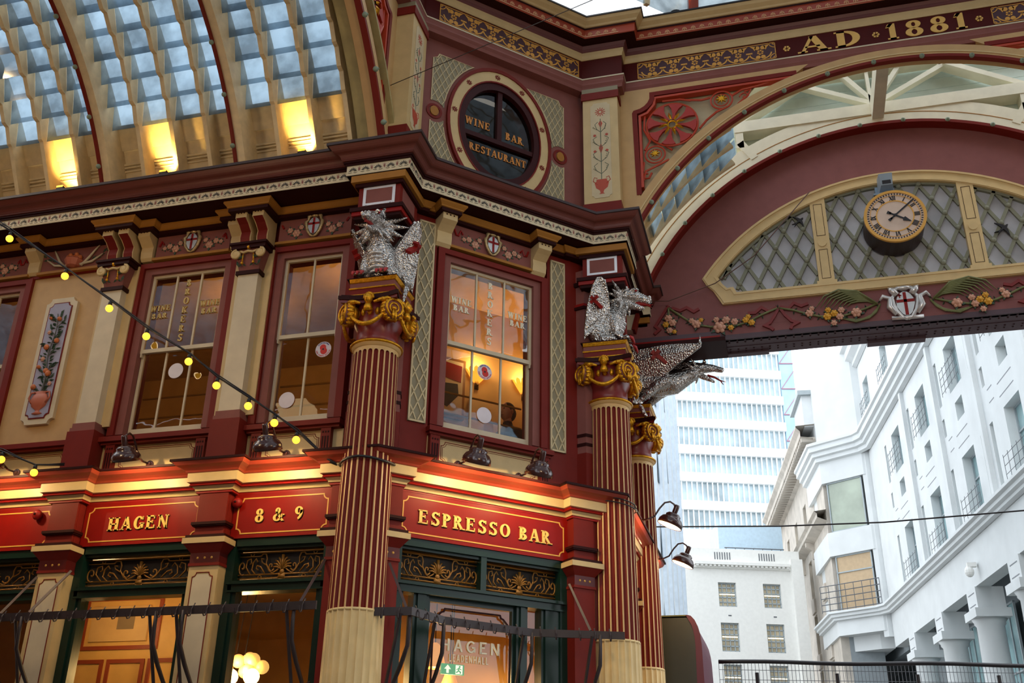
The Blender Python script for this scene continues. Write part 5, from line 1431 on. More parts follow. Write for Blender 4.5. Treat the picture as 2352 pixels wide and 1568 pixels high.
def swallow(x, z, s, label):
    m = MB(); m.prism([(x+(a*.8-b*.6)*s,z+(a*.6+b*.8)*s) for a,b in ((.55,.0),(.42,.09),(.22,.1),(.12,.42),(-.2,.95),(-.12,.45),(-.12,.1),(-.45,.06),(-.95,.22),(-.6,.0),(-.95,-.2),(-.45,-.06),(-.12,-.1),(-.12,-.45),(-.2,-.95),(.12,-.42),(.22,-.1),(.42,-.08))],-.03,.0)
    o = m.build('swallow_silhouette', BLACK, None, FK); tag(o,label,'bird cutout')
swallow(-1.32,9.93,.13,'black swallow cutout in the left light of the lunette'); swallow(1.44,9.42,.15,'black swallow cutout right of the clock')
# arch rib in front of the gable
m = MB(); e = MB(); ln = MB()
def rg(m, r0, r1, y0, y1, a0=13, a1=167, n=70):
    for i in range(n):
        p = [rad(a0+(a1-a0)*(i+j)/n) for j in (0,1)]
        m.prism([(r0*cos(p[0]),ZK+r0*sin(p[0])),(r1*cos(p[0]),ZK+r1*sin(p[0])),(r1*cos(p[1]),ZK+r1*sin(p[1])),(r0*cos(p[1]),ZK+r0*sin(p[1]))],y0,y1)
rg(m,3.99,4.36,-.14,.1); gr = m.build('gable_rib', IVORY, WK, FK); rg(e,3.95,4.0,-.17,.1); e.build('rib_edge', MAROON, gr, FK); rg(ln,4.15,4.16,-.145,-.14); ln.build('rib_line', OCHRE, gr, FK)
bm = MB().ell((0,0,0),.036,10,6); bm.ell((0,-.03,0),.016,6,4); bme = bm.mesh('boss', MATS['verdigris_boss'], True)
for a in range(22,162,9): inst(bme,'boss',FK @ Matrix.Translation((3.99*cos(rad(a)),-.17,ZK+3.99*sin(rad(a)))),gr)
# boarded tympanum above with its truss
for k in range(22):
    z0 = 9.1+.2*k; MB().box(-4.6,.12,z0,4.6,.15,z0+.192).build('tympanum_board', MINT, WK, FK)
def bar(x0,z0,x1,z1,w,y0,y1,mt=IVORY): return MB().strip([(x0,z0),(x1,z1)],w,y0,y1).build('truss_member', mt, WK, FK)
bar(-2.15,11.69,2.15,11.69,.2,-.16,.1); 
for s_ in (-1,1):
    bar(s_*2.08,11.7,s_*2.08,11.3,.12,-.15,.08); bar(s_*2.08,11.4,s_*1.88,11.08,.12,-.15,.08); bar(0,11.82,s_*1.1,12.4,.075,-.1,.02); bar(0,11.85,s_*.44,12.5,.07,-.1,.02)
    bar(s_*1.08,12.4,s_*2.1,11.78,.08,-.14,.06); bar(s_*3.3,12.9,s_*1.0,12.42,.08,-.1,.04); bar(s_*.05,11.85,s_*.06,12.7,.05,-.1,.02)
bar(-3,12.5,3,12.5,.09,-.12,.08)
MB().box(-.085,-1.7,11.5,.085,.05,11.78).build('ridge_beam', mat('shaded_beam_paint','d8d3bd',.5), WK, FK)
# girder soffit with rivets
m = MB(); m.box(-2.75,0,8.1,4.6,.62,8.16); m.box(-4.0,-.03,8.13,-2.6,.65,8.22); m.build('girder', mat('girder_plum','54404a',.5), WK, FK)
m = MB(); m.box(-2.6,.5,8.07,-1.95,.62,8.1); m.box(-.55,.52,8.06,.25,.66,8.1); m.box(-2.75,.0,8.09,4.6,.04,8.1); m.box(-2.75,.3,8.092,4.6,.33,8.1); m.build('flange_plate', mat('girder_plum','54404a',.5), WK, FK)
rv = MB().ell((0,0,0),(.016,.016,.012),6,4).mesh('rivet', mat('rivet_dark','3a1a1e',.5), True)
for i in range(62):
    x = -2.62+i*.115
    for y in (.08,.16,.4,.48): inst(rv,'rivet',FK @ Matrix.Translation((x,y,8.097)),WK) if i < 48 else None
m = MB(); m.box(-4.0,-.06,8.1,-2.62,.0,8.14); m.build('red_bearing', RED, WK, FK); MB().box(-4.0,-.09,8.04,-2.55,.55,8.1).build('bearing_plate', DKMAR, WK, FK)

# the clock
CK = empty('wall_clock', (2.0,13.5,9.2)); cx_, cz_ = -.03, 9.58; yf = -.42
m = MB(); nn = 48
m.prism(arc(cx_,cz_,.415,0,352.5,47),yf,.0); m.build('drum', mat('clock_case','2a1512',.45), CK, FK)
for r_a,r_b,y_a,y_b in ((.385,.425,yf-.02,yf+.02),(.335,.343,yf-.012,yf),(.243,.26,yf-.012,yf)):
    m = MB(); ringd(m,(cx_,cz_),r_a,r_b,y_a,y_b); m.build('gilt_ring', GOLDP, CK, FK)
MB().prism(arc(cx_,cz_,.39,0,352.5,47),yf-.006,yf+.01).build('dial', mat('dial_cream','dcc5b4',.5), CK, FK)
m = MB()
for k in range(60):
    a = 2*pi*k/60; m.strip([(cx_+.352*cos(a),cz_+.352*sin(a)),(cx_+.378*cos(a),cz_+.378*sin(a))],.014,yf-.012,yf-.006)
NUM = ['XII','I','II','III','IIII','V','VI','VII','VIII','IX','X','XI']
for k,s in enumerate(NUM):
    a = pi/2-k*pi/6; wid = {'I':.022,'V':.042,'X':.042}; tot = sum(wid[c] for c in s); u = -tot/2
    for c in s:
        w = wid[c]; t = MB()
        if c == 'I': t.strip([(u+w/2,-.04),(u+w/2,.04)],.014,yf-.012,yf-.006)
        elif c == 'V': t.strip([(u,.04),(u+w/2,-.04)],.015,yf-.012,yf-.006); t.strip([(u+w,.04),(u+w/2,-.04)],.008,yf-.012,yf-.006)
        else: t.strip([(u,.04),(u+w,-.04)],.015,yf-.012,yf-.006); t.strip([(u+w,.04),(u,-.04)],.008,yf-.012,yf-.006)
        u += w; M_ = Matrix.Translation((cx_+.297*cos(a),0,cz_+.297*sin(a))) @ Matrix.Rotation(pi/2-a,4,'Y')
        m.merge(t,M_)
m.build('numerals', BLACK, CK, FK)
def hand(a, L, w, tail, nm, spade):
    t = MB(); t.strip([(0,-tail),(0,L)],w,yf-.035,yf-.028); t.prism([(-w,-tail-.03),(w,-tail-.03),(w*.6,-tail+.03),(-w*.6,-tail+.03)],yf-.035,yf-.028)
    if spade: t.prism([(-.035,L-.09),(0,L+.02),(.035,L-.09),(.012,L-.1),(-.012,L-.1)],yf-.036,yf-.027)
    t.xf(Matrix.Translation((cx_,0,cz_)) @ Matrix.Rotation(a,4,'Y')); t.build(nm, BLACK, CK, FK)
hand(rad(50),.36,.022,.09,'minute_hand',False); hand(rad(122),.22,.024,.09,'hour_hand',True)
MB().prism(arc(cx_,cz_,.022,0,330,11),yf-.042,yf-.03).build('hub', BLACK, CK, FK)
tag(CK,'round drum wall clock with Roman numerals on the gable','clock')
FL = empty('floodlight', (1.97,13.6,10.2)); xx = -.06
m = MB(); m.add([(xx-.08,-.36,10.16),(xx+.08,-.36,10.16),(xx+.11,-.1,10.12),(xx-.11,-.1,10.12),(xx-.095,-.36,10.36),(xx+.095,-.36,10.36),(xx+.1,-.14,10.4),(xx-.1,-.14,10.4)],[(0,3,2,1),(4,5,6,7),(0,1,5,4),(1,2,6,5),(2,3,7,6),(3,0,4,7)]); m.build('housing', STEEL, FL, FK)
MB().box(xx-.06,-.365,10.18,xx+.06,-.358,10.24).build('lens', BLACK, FL, FK); m = MB(); m.box(xx-.14,-.1,10.02,xx+.12,-.04,10.3); m.box(xx-.2,-.34,10.02,xx+.14,-.1,10.05); m.build('bracket', mat('bracket_blue','7d93a8',.5), FL, FK)
tag(FL,'small grey floodlight box mounted above the clock','floodlight')
# shield and flower garland
SH = empty('city_shield', (2.0,13.85,8.1)); o = cartouche('shield', FK, -.03, 8.37, .5, -.02, SH)
m = MB(); m.ell((-.03,-.07,8.6),(.1,.04,.035),10,5); m.strip([(-.24,8.15),(.18,8.14)],.045,-.07,-.03)
for s_ in (-1,1): m.tube([(-.03+s_*.14,-.06,8.2),(-.03+s_*.22,-.08,8.32),(-.03+s_*.2,-.08,8.45),(-.03+s_*.29,-.07,8.5),(-.03+s_*.34,-.06,8.44)],[.03,.045,.035,.03,.012],8); m.tube([(-.03+s_*.1,-.06,8.5),(-.03+s_*.16,-.07,8.58),(-.03+s_*.2,-.06,8.63)],[.05,.05,.01],8)
m.build('silver_scrolls', SILVERP, SH, FK, True); tag(SH,'large silver city shield with red cross in the garland under the clock','shield')
GL = empty('flower_garland', (2.03,13.85,8.2))
st_ = MB(); lf = MB(); ro = ROSE; ye = YELLOW; pm = MB()
def swag(P): MB().tube([(x,-.03,z) for x,z in P],.016,6).build('stem', PALM, GL, FK, True); [leaf1(lf,P[i][0],P[i][1],.07,a,-.03) for i in range(len(P)) for a in (.6*i,.6*i+2.2,.6*i+4)]
for s_ in (-1,1):
    Xs = lambda x: -.02+s_*(x+.02)*1 if s_ < 0 else x
    def P_(pts): return [((x if s_ < 0 else -x-.06),z) for x,z in pts]
    swag(P_([(-3.35,8.68),(-3.2,8.55),(-3.05,8.42),(-2.93,8.35),(-2.75,8.3),(-2.55,8.29),(-2.35,8.29),(-2.2,8.33),(-2.0,8.42),(-1.78,8.5)]))
    swag(P_([(-1.76,8.5),(-1.55,8.44),(-1.4,8.37),(-1.2,8.3),(-1.06,8.28),(-.85,8.28),(-.72,8.31),(-.55,8.36),(-.4,8.42)])); swag(P_([(-3.35,8.68),(-3.35,8.55),(-3.35,8.42)]))
    for x,z,r,mb in ((-2.95,8.36,.07,ro),(-2.88,8.42,.035,ye),(-3.02,8.42,.045,ro),(-2.62,8.27,.095,ro),(-2.52,8.38,.06,ro),(-2.4,8.34,.055,ro),(-2.46,8.25,.045,ye),(-2.66,8.4,.045,ro),(-2.24,8.35,.05,ye),(-2.16,8.3,.05,ye),(-2.2,8.4,.04,ye),(-1.34,8.36,.06,ro),(-1.3,8.43,.04,ro),(-1.1,8.28,.06,ye),(-1.0,8.32,.055,ye),(-1.08,8.38,.045,ye),(-.93,8.26,.055,ro),(-.9,8.36,.05,ro),(-1.02,8.17,.045,ro),(-.7,8.3,.075,ro),(-3.36,8.5,.06,ro),(-3.3,8.42,.06,ro),(-3.4,8.4,.05,ye),(-3.35,8.3,.05,ro),(-3.28,8.27,.035,ye)):
        x = x if s_ < 0 else -x-.06; rose_at(FK,x,z,r,-.05,mb,GL); leafy(lf,x,z,r*1.2,4,-.045,x*7)
    for pts in ([(-1.78,8.52),(-1.9,8.46),(-2.0,8.54),(-2.1,8.46),(-2.2,8.47)],[(-1.74,8.52),(-1.62,8.48),(-1.54,8.56),(-1.44,8.5),(-1.34,8.53)],[(-1.76,8.5),(-1.83,8.38),(-1.9,8.28),(-1.97,8.24),(-1.9,8.2),(-1.86,8.16)],[(-1.74,8.5),(-1.68,8.38),(-1.6,8.28),(-1.52,8.24),(-1.6,8.2),(-1.62,8.15)],[(-3.35,8.72),(-3.44,8.58),(-3.52,8.46),(-3.56,8.4),(-3.5,8.34),(-3.58,8.27)],[(-3.3,8.68),(-3.18,8.62),(-3.08,8.66),(-2.98,8.58),(-2.9,8.62)]):
        pts = P_(pts)
        MB().strip(pts,.042,-.035,-.002).build('ribbon', mat('ribbon_red','7c1f1f',.5), GL, FK)
    for k in range(8):
        L = .42+.06*k; hgt = .06+.028*k
        pts = [(-.4,8.4),(-.4-L*.3,8.42+hgt*.8),(-.4-L*.6,8.42+hgt),(-.4-L*.85,8.42+hgt*.7),(-.4-L,8.4+hgt*.1)]; MB().tube([(x,-.03-.005*k,z) for x,z in P_(pts)],[.01,.016,.017,.012,.004],6).build('palm_frond', PALM, GL, FK, True)
    for k in range(6):
        L = .3+.06*k
        pts = [(-.36,8.4),(-.36-L*.25,8.28-.01*k),(-.36-L*.6,8.2-.008*k),(-.36-L,8.19+.012*k)]; MB().tube([(x,-.035,z) for x,z in P_(pts)],[.01,.015,.014,.004],6).build('palm_frond', PALM, GL, FK, True)
lf.build('leaves', LEAF, GL, FK)
tag(GL,'carved garland of roses, ribbons and palm fronds under the clock','garland')
# ================================================================ lamps, rails, string lights
def gooseneck():
    L = empty('gooseneck_lamp', M=Matrix.Identity(4))
    # local: base at origin against the wall, head out along -y
    m = MB(); m.lathe([(.045,0),(.045,.02),(.02,.03)],12,(0,0,0),Matrix.Rotation(pi/2,3,'X')); m.ell((0,-.03,0),.03,8,5); m.build('mount', LAMPB, L, None, True)
    P = [(0,-.03,0),(0,-.16,-.01),(0,-.26,.03),(0,-.33,.13),(0,-.40,.2),(0,-.47,.21),(0,-.52,.17),(0,-.535,.1)]
    MB().tube(P,.012,8).build('arm', LAMPB, L, None, True)
    T = Matrix.Translation((0,-.535,.1)) @ Matrix.Rotation(rad(24),4,'X')
    m = MB(); m.lathe([(.03,.06),(.034,.04),(.034,-.06),(.03,-.07)],14); m.xf(T); m.build('socket', LAMPB, L, None, True)
    m = MB(); m.lathe([(.03,-.05),(.075,-.06),(.098,-.085),(.095,-.105),(.13,-.125),(.158,-.17),(.163,-.225),(.156,-.225),(.145,-.17),(.08,-.115),(.02,-.1)],22,cap=False); m.xf(T); m.build('shade', LAMPB, L, None, True)
    m = MB(); m.lathe([(.0,-.112),(.07,-.12),(.125,-.15),(.148,-.2),(.154,-.22)],20,cap=False); m.xf(T); m.build('shade_lining', LAMPIN, L, None, True)
    m = MB(); m.ell((0,0,-.15),.035,10,7); m.xf(T); m.build('bulb', BULB, L, None, True)
    return L
GN = gooseneck(); first = True
for F,u,z,on,label in ((FA,-6.88,5.27,1,'dark gooseneck lamp above the HAGEN sign'),(FA,-5.18,5.27,1,'dark gooseneck lamp above the 8 & 9 sign'),(FA,-8.66,5.29,1,'dark gooseneck lamp at the left edge of the photo'),
                       (FD,4.97,5.25,1,'left gooseneck lamp over the ESPRESSO BAR sign'),(FD,5.76,5.25,1,'right gooseneck lamp over the ESPRESSO BAR sign'),
                       (FC,12.9,5.2,1,'gooseneck lamp hanging between the two right columns'),(FC,14.85,5.2,1,'furthest gooseneck lamp, seen against the street')):
    y = -.22 if F is not FC else -.4
    M = F @ Matrix.Translation((u,y,z))
    if F is FC and u > 14: M = F @ Matrix.Translation((u,-.35,z-.05))
    g = GN if first else copy_thing(GN,M); first = False; g.matrix_world = M; LOCS[g.name] = M.copy()
    tag(g,label,'lamp','gooseneck sign lamps')
    sp = light('lamp_light','POINT',M @ Vector((0,-.4525,-.087)),30,(1,.72,.36),.012); adopt(sp,g)
for x,z,lab in ((-5.745,4.772,'small red alarm bell at the corner of the 8 & 9 sign'),(-8.304,4.779,'small red alarm bell on the leftmost fascia sign')):
    A_ = empty('alarm_bell', (x,9.86,z-.06)); MB().lathe([(.03,0),(.055,.01),(.06,.04),(.045,.065),(.02,.075)],16,(x,9.87,z),Matrix.Rotation(pi/2,3,'X')).build('gong', RED, A_, None, True); MB().ell((x,9.79,z),.014,8,5).build('centre_bolt', DKMAR, A_, None, True); tag(A_,lab,'alarm bell')
# hook rails
def hook(F=None):
    m = MB(); m.tube([(0,-.012,.03),(0,-.03,.0),(0,-.03,-.03),(0,-.045,-.065),(0,-.075,-.075),(0,-.1,-.05),(0,-.105,-.02)],.007,5); m.tube([(0,.0,.035),(0,.02,.07)],.006,5); return m.mesh('hook', IRON)
HK = hook()
def rail(name, pts, z, hooks, straps, scrolls, label):
    R = empty(name, (pts[0][0],pts[0][1],z))
    m = MB(); m.sweep(pts,[(-.012,z-.04),(.012,z-.04),(.012,z+.04),(-.012,z+.04)],True); m.build('bar', IRON, R)
    for i in range(len(pts)-1):
        a, b = Vector(pts[i]), Vector(pts[i+1]); L = (b-a).length; d = (b-a)/L; nn = Vector((d.y,-d.x)); k = .09
        while k < L-.05:
            p = a+d*k; M = Matrix(((d.x,-nn.x,0,p.x),(d.y,-nn.y,0,p.y),(0,0,1,z),(0,0,0,1))); inst(HK,'hook',M,R); k += hooks
    for (t, b) in straps: MB().tube([t,b],.018,4).build('strap', mat('strap_iron','4a3a3a',.5), R)
    for (p, w) in scrolls:
        p = Vector(p); w = Vector(w); d = w-p; L = d.length; d.normalize()
        pts_ = [p+d*L*t+Vector((0,0,h)) for t,h in ((0,0),(.0,-.15),(.03,-.32),(.3,-.5),(.6,-.66),(.72,-.85),(.66,-1.1),(.6,-1.3))]
        MB().tube(pts_,[.018,.02,.022,.022,.02,.019,.018,.017],6).build('scroll_bracket', IRON, R, None, True)
        sx = Vector((d.y,-d.x,0))*-.09; MB().tube([p+sx+Vector((0,0,-.02))+d*.02,p+sx+d*L*.55+Vector((0,0,-.7)),p+sx+d*L*.95+Vector((0,0,-1.2))],.018,5).build('brace', IRON, R)
        b = p+d*L*.62+Vector((0,0,-.7)); MB().tube([b+d*(.16+.06*cos(a)) +Vector((0,0,.06*sin(a))) for a in (0,.8,1.6,2.4,3.2,4.0)],.01,5).build('curl', IRON, R)
    tag(R,label,'hook rail'); return R
rail('hook_rail',[(-8.9,9.27),(-4.38,9.2)],3.5,.172,[((-4.59,9.75,4.08),(-4.58,9.25,3.54)),((-7.63,9.75,4.08),(-7.66,9.26,3.54)),((-8.06,9.75,4.03),(-8.02,9.27,3.54))],
     [((-4.62,9.22,3.5),(-4.62,9.75,3.5)),((-6.12,9.22,3.5),(-6.12,9.75,3.5)),((-5.82,9.22,3.5),(-5.82,9.75,3.5)),((-7.72,9.25,3.5),(-7.72,9.75,3.5)),((-8.06,9.26,3.5),(-8.06,9.75,3.5))],'long black iron hook rail below the HAGEN and 8 & 9 windows')
rail('hook_rail',[(-3.95,9.62),(-3.58,9.66),(-3.42,10.2),(-2.7,11.05),(-2.3,11.2),(-1.75,11.4)],3.5,.165,[((-3.92,9.86,4.03),(-3.64,9.68,3.54)),((-2.38,11.5,4.1),(-2.1,11.27,3.54))],
     [((-3.6,9.68,3.5),(-3.95,10.0,3.5)),((-3.42,10.2,3.5),(-3.72,10.5,3.5)),((-2.7,11.05,3.5),(-3.0,11.35,3.5)),((-2.0,11.3,3.5),(-2.3,11.6,3.5))],'cranked iron hook rail in front of the corner door')
# string of warm bulbs
SB = [(-8.475,8.4,7.862),(-8.4,8.515,7.725),(-7.612,8.63,7.19),(-7.025,8.745,6.768),(-6.566,8.86,6.428),(-6.061,8.975,6.124),(-5.748,9.09,5.86),(-5.4,9.205,5.638),(-5.129,9.32,5.465),(-4.91,9.435,5.297),(-4.701,9.55,5.199)]
def bulb_meshes():
    a = MB().ell((0,0,0),.042,12,8).mesh('bulb', BULB, True); b = MB().lathe([(.012,.035),(.022,.04),(.022,.075),(.01,.09)],10).mesh('bulb_holder', BLACK, True); return a, b
BM, HM = bulb_meshes()
def string(name, pts, bulbs, label, lit=True):
    S = empty(name, pts[0]); cab = MB(); cab.tube(pts,.011,6)
    cab.tube([(x,y,z+.012+.02*sin(i*2.2)) for i,(x,y,z) in enumerate(pts)],.007,5); cab.build('cable', BLACK, S, None, True)
    for p in bulbs:
        M = Matrix.Translation(p); b = inst(BM,'bulb',M,S); h = inst(HM,'bulb_holder',M,S)
        if lit: light('bulb_light','POINT',p,1.2,(1,.7,.34),.05,parent=S)
    tag(S,label,'string lights'); return S
cab = [(-9.4,8.1,8.45)]+[(x,y,z+.1) for x,y,z in SB[1:-1]]+[(-4.62,9.62,5.13),(-4.5,9.6,5.06)]
string('string_light',cab,SB[1:-1],'string of glowing bulbs slanting down across the left facade')
string('string_light',[(-9.3,9.3,5.62),(-8.494,9.3,5.38),(-8.015,9.3,5.19),(-7.8,9.5,5.24)],[(-8.494,9.3,5.285),(-8.015,9.3,5.098)],'short string of bulbs low at the left edge')
# cable band round the left column and loose wires
m = MB(); R0 = .292
m.tube([(-4.2+R0*cos(a),9.74+R0*sin(a),5.06+.012*sin(a*3)) for a in [2*pi*k/28 for k in range(28)]],.014,6,True)
o = m.build('column_cable', BLACK, None, None, True); tag(o,'black cable looped round the shaft of the left column','cable')
m = MB(); m.tube([(-4.5,9.62,5.05),(-4.8,9.7,5.2),(-5.1,9.72,5.24),(-5.4,9.72,5.22)],.009,5); o = m.build('lamp_cable', BLACK, None, None, True); tag(o,'loose black cable on the cornice behind the 8 & 9 lamp','cable')
m = MB(); P = [FD @ Vector(p) for p in ((4.97,-.25,5.24),(5.2,-.28,5.21),(5.5,-.28,5.22),(5.76,-.26,5.23),(6.2,-.3,5.19),(6.75,-.28,5.19))]; m.tube(P,.009,5); m.tube([p+Vector((0,0,.02)) for p in P],.006,5); o = m.build('lamp_cable', BLACK, None, None, True); tag(o,'black cable running between the two ESPRESSO BAR lamps','cable')
m = MB(); m.tube([(-1.95+R0*cos(a),11.99+R0*sin(a),5.16-.05*cos(a)) for a in [2*pi*k/28 for k in range(28)]],.008,5,True); m.tube([(-1.95+R0*cos(a),11.99+R0*sin(a),5.11-.05*cos(a)) for a in [2*pi*k/28 for k in range(28)]],.008,5,True)
o = m.build('column_cable', BLACK, None, None, True); tag(o,'thin twin wires tied round the middle column','cable')
m = MB(); m.tube([(-4.18,9.45,9.9),(-2.9,9.25,10.1),(-1.0,9.0,10.45)],.005,5); o = m.build('stay_wire', mat('wire_grey','3c3430',.6), None, None, True); tag(o,'thin stay wire crossing in front of the round window','wire')
m = MB(); m.tube([(-1.7,13.7,8.75),(-1.3,13.72,8.72),(-.6,13.75,8.95),(.0,13.76,9.35),(.9,13.77,10.35)],.008,5); o = m.build('clock_cable', mat('cable_brown','5b3a30',.6), None, None, True); tag(o,'thin brown cable running up the plum wall to the clock','cable')
# cornice uplights
for x,lab in ((-8.6,'leftmost cornice uplight under the glazed vault'),(-7.1,'middle cornice uplight under the glazed vault'),(-5.2,'cornice uplight nearest the dragon column')):
    U = empty('uplight', (x,9.36,8.95)); m = MB(); m.box(x-.05,9.30,8.95,x+.05,9.38,9.0); m.build('housing', BLACK, U); MB().box(x-.045,9.295,8.985,x+.045,9.375,9.008).build('lens', BULB, U)
    s = light('uplight_lamp','SPOT',(0,0,0),130,(1,.62,.16),.05,spot=rad(85)); aim(s,(x,9.36,9.03),(x,9.62,9.75)); adopt(s,U); tag(U,lab,'uplight','cornice uplights')
for x,y,lab in ((-1.45,11.62,'uplight on the upper cornice at the pilaster corner'),(-.78,11.78,'uplight on the upper cornice over the arch')):
    U = empty('uplight', (x,y,12.33)); m = MB(); m.lathe([(.06,12.33),(.08,12.36),(.09,12.42),(.075,12.43)],14,(x,y,0)); m.build('housing', BLACK, U, None, True); m = MB(); m.lathe([(.0,12.425),(.07,12.428),(.07,12.436),(.0,12.44)],14,(x,y,0)); m.build('lens', BULB, U)
    s = light('uplight_lamp','SPOT',(0,0,0),40,(1,.68,.3),.05,spot=rad(80)); aim(s,(x,y,12.46),(x,y+.5,13.6)); adopt(s,U); tag(U,lab,'uplight','attic uplights')

# ================================================================ rooms behind the windows
IW = mat('ochre_room_wall','c79a56',.7,var=.1,nscale=3); IC = mat('room_ceiling','c9a066',.7); IF = mat('room_floor','5a3a20',.6); IP = mat('cream_joinery','d9b06a',.5)
RM = empty('wall_rooms', (-6,13,2)); tag(RM, kind='structure')
poly = [(-12.5,10.24),(-4.32,10.24),(-2.42,12.1),(-2.42,14.5),(-12.5,14.5)]
for z0,z1 in ((2.0,4.55),(5.3,8.5)):
    MB().prismz(poly,z1,z1+.05).build('room_ceiling', IC, RM); MB().prismz(poly,z0-.1,z0).build('room_floor', IF, RM)
    MB().box(-12.5,14.3,z0,-2.4,14.4,z1).build('room_back_wall', IW, RM)
    MB().box(-12.5,10.3,z0,-12.4,14.3,z1).build('room_end_wall', IW, RM)
MB().box(-2.5,12.2,2.0,-2.42,14.4,8.5).build('room_side_wall', IW, RM)
# inner partition seen through the corner window
FI = Matrix(((_s,-_s,0,-12.0*_s),(_s,_s,0,12.0*_s),(0,0,1,0),(0,0,0,1)))
MB().box(4.4,0,5.3,8.2,.06,8.5).build('inner_partition', IW, RM, FI)
def sconce(M, label, power=14):
    S = empty('wall_sconce', M=Matrix.Identity(4))
    m = MB()
    for k in range(7):
        a = pi*k/6; c, s_ = -cos(a), sin(a)
        m.add([(c*.03,-s_*.03,-.11),(c*.1-s_*.04,-s_*.1-c*.04,-.02),(c*.17-s_*.03,-s_*.17-c*.03,.08),(c*.19,-s_*.19,.1),(c*.17+s_*.03,-s_*.17+c*.03,.08),(c*.1+s_*.04,-s_*.1+c*.04,-.02)],[(0,1,2,3,4,5)])
    m.build('petal_shade', mat('sconce_glass','ffb63e',.4,emit=1.3), S, None, True)
    m = MB(); m.ell((0,-.02,-.13),(.03,.03,.03),8,5); m.box(-.03,-.02,-.2,.03,0,-.05); m.build('finial', mat('sconce_brass','6a4a1c',.4,metal=.7), S, None, True)
    MB().ell((0,-.09,.02),.04,8,6).build('bulb', BULB, S, None, True)
    S.matrix_world = M; LOCS[S.name] = M.copy(); light('sconce_light','POINT',M @ Vector((0,-.16,.12)),power,(1,.76,.42),.08,parent=S); tag(S,label,'wall lamp'); return S
sconce(FI @ Matrix.Translation((6.32,-.01,7.42)),'glowing petal wall lamp behind the poppy sticker of the corner window',16)
sconce(FI @ Matrix.Translation((7.1,-.01,7.42)),'glowing wall lamp at the right side of the corner window',16)
# framed poster
PO = empty('framed_poster', FI @ Vector((5.85,-.03,6.7)))
MB().box(5.62,-.05,6.7,6.12,-.01,7.6).build('frame', mat('poster_frame','8a5a22',.5), PO, FI); m = MB(); m.box(5.66,-.055,6.74,6.08,-.05,7.56); m.build('print', mat('poster_cream','cdb489',.6), PO, FI)
m = MB(); m.prism([(5.68,7.3),(6.05,7.25),(6.06,7.5),(5.7,7.53)],-.06,-.055); m.build('red_field', RED, PO, FI); m = MB(); m.prism([(5.7,6.9),(5.85,6.85),(6.02,7.05),(6.0,7.22),(5.8,7.2)],-.06,-.055); m.build('dark_figure', BLACK, PO, FI)
tag(PO,'framed red and black poster inside the corner window','poster')
PP = empty('wall_print', FI @ Vector((6.5,-.02,6.5))); MB().box(6.2,-.04,6.45,6.85,-.01,7.05).build('sheet', mat('print_paper','d8b377',.6), PP, FI); m = MB(); m.lathe([(.01,6.55),(.08,6.62),(.07,6.74),(.03,6.85),(.015,6.95)],10,(6.52,-.05,0)); m.v = [(x,-.05+(y+.05)*.05,z) for x,y,z in m.v]; m.build('painted_pear', mat('pear_ochre','b8862c',.6), PP, FI); tag(PP,'pale print with a pear hanging below the wall lamp','print')
# seated person behind the corner window
def person(M):
    P = empty('person', M=Matrix.Identity(4))
    m = MB()
    m.tube([(0,0,.0),(0,.0,.2),(.0,.01,.42),(0,.02,.52),(0,0,.58),(0,-.005,.64)],[.17,.18,.2,.14,.07,.06],14)
    for s_ in (-1,1): m.tube([(s_*.16,.01,.46),(s_*.23,-.03,.3),(s_*.24,-.1,.14),(s_*.16,-.26,.12),(s_*.08,-.36,.13)],[.085,.07,.06,.05,.04],10)
    b = bpy.data.objects.new('clothed_torso', remeshed(m,'torso',.012,mat('dark_jacket','26242a',.7))); COL.objects.link(b); b.parent = P
    h = MB(); h.ell((0,-.03,.77),(.08,.1,.125),14,10); h.tube([(0,0,.6),(0,-.01,.7)],[.055,.055],10); h.ell((0,-.125,.765),(.018,.025,.03),8,6); h.ell((0,-.115,.715),(.03,.015,.012),8,5)
    for s_ in (-1,1):
        h.ell((s_*.08,-.01,.765),(.014,.025,.035),8,6); h.ell((s_*.08,-.38,.13),(.04,.05,.025),8,6)
        for k in range(5): h.tube([(s_*.08+(k-2)*.016,-.41,.13),(s_*.08+(k-2)*.019-s_*.01,-.46+.008*abs(k-2),.13),(s_*.08+(k-2)*.019-s_*.014,-.49+.012*abs(k-2),.11)],[.01,.009,.006],6)
    h.build('head_and_hands', mat('skin','c68c68',.55), P, None, True)
    m = MB()
    for s_ in (-1,1): m.ell((s_*.034,-.118,.79),(.014,.006,.008),6,4)
    m.build('eyes', BLACK, P)
    m = MB(); m.ell((0,.0,.81),(.09,.105,.1),14,8); m.ell((0,.05,.76),(.085,.07,.1),12,8); m.build('hair', mat('dark_hair','241a14',.6), P, None, True)
    P.matrix_world = M; tag(P,'person in a dark jacket seated behind the corner window','person'); return P
person(FD @ Matrix.Translation((6.22,.85,5.72)) @ Matrix.Rotation(rad(-70),4,'Z'))
TB = empty('cafe_table', FD @ Vector((5.75,.8,5.3))); m = MB(); m.box(5.4,.5,5.82,6.0,1.1,5.86); m.build('table_top', mat('table_wood','6a4324',.5), TB, FD); m = MB(); m.tube([(5.7,.8,5.3),(5.7,.8,5.82)],.03,8); m.build('pedestal', BLACK, TB, FD); tag(TB,'small wooden table beside the seated person','table')
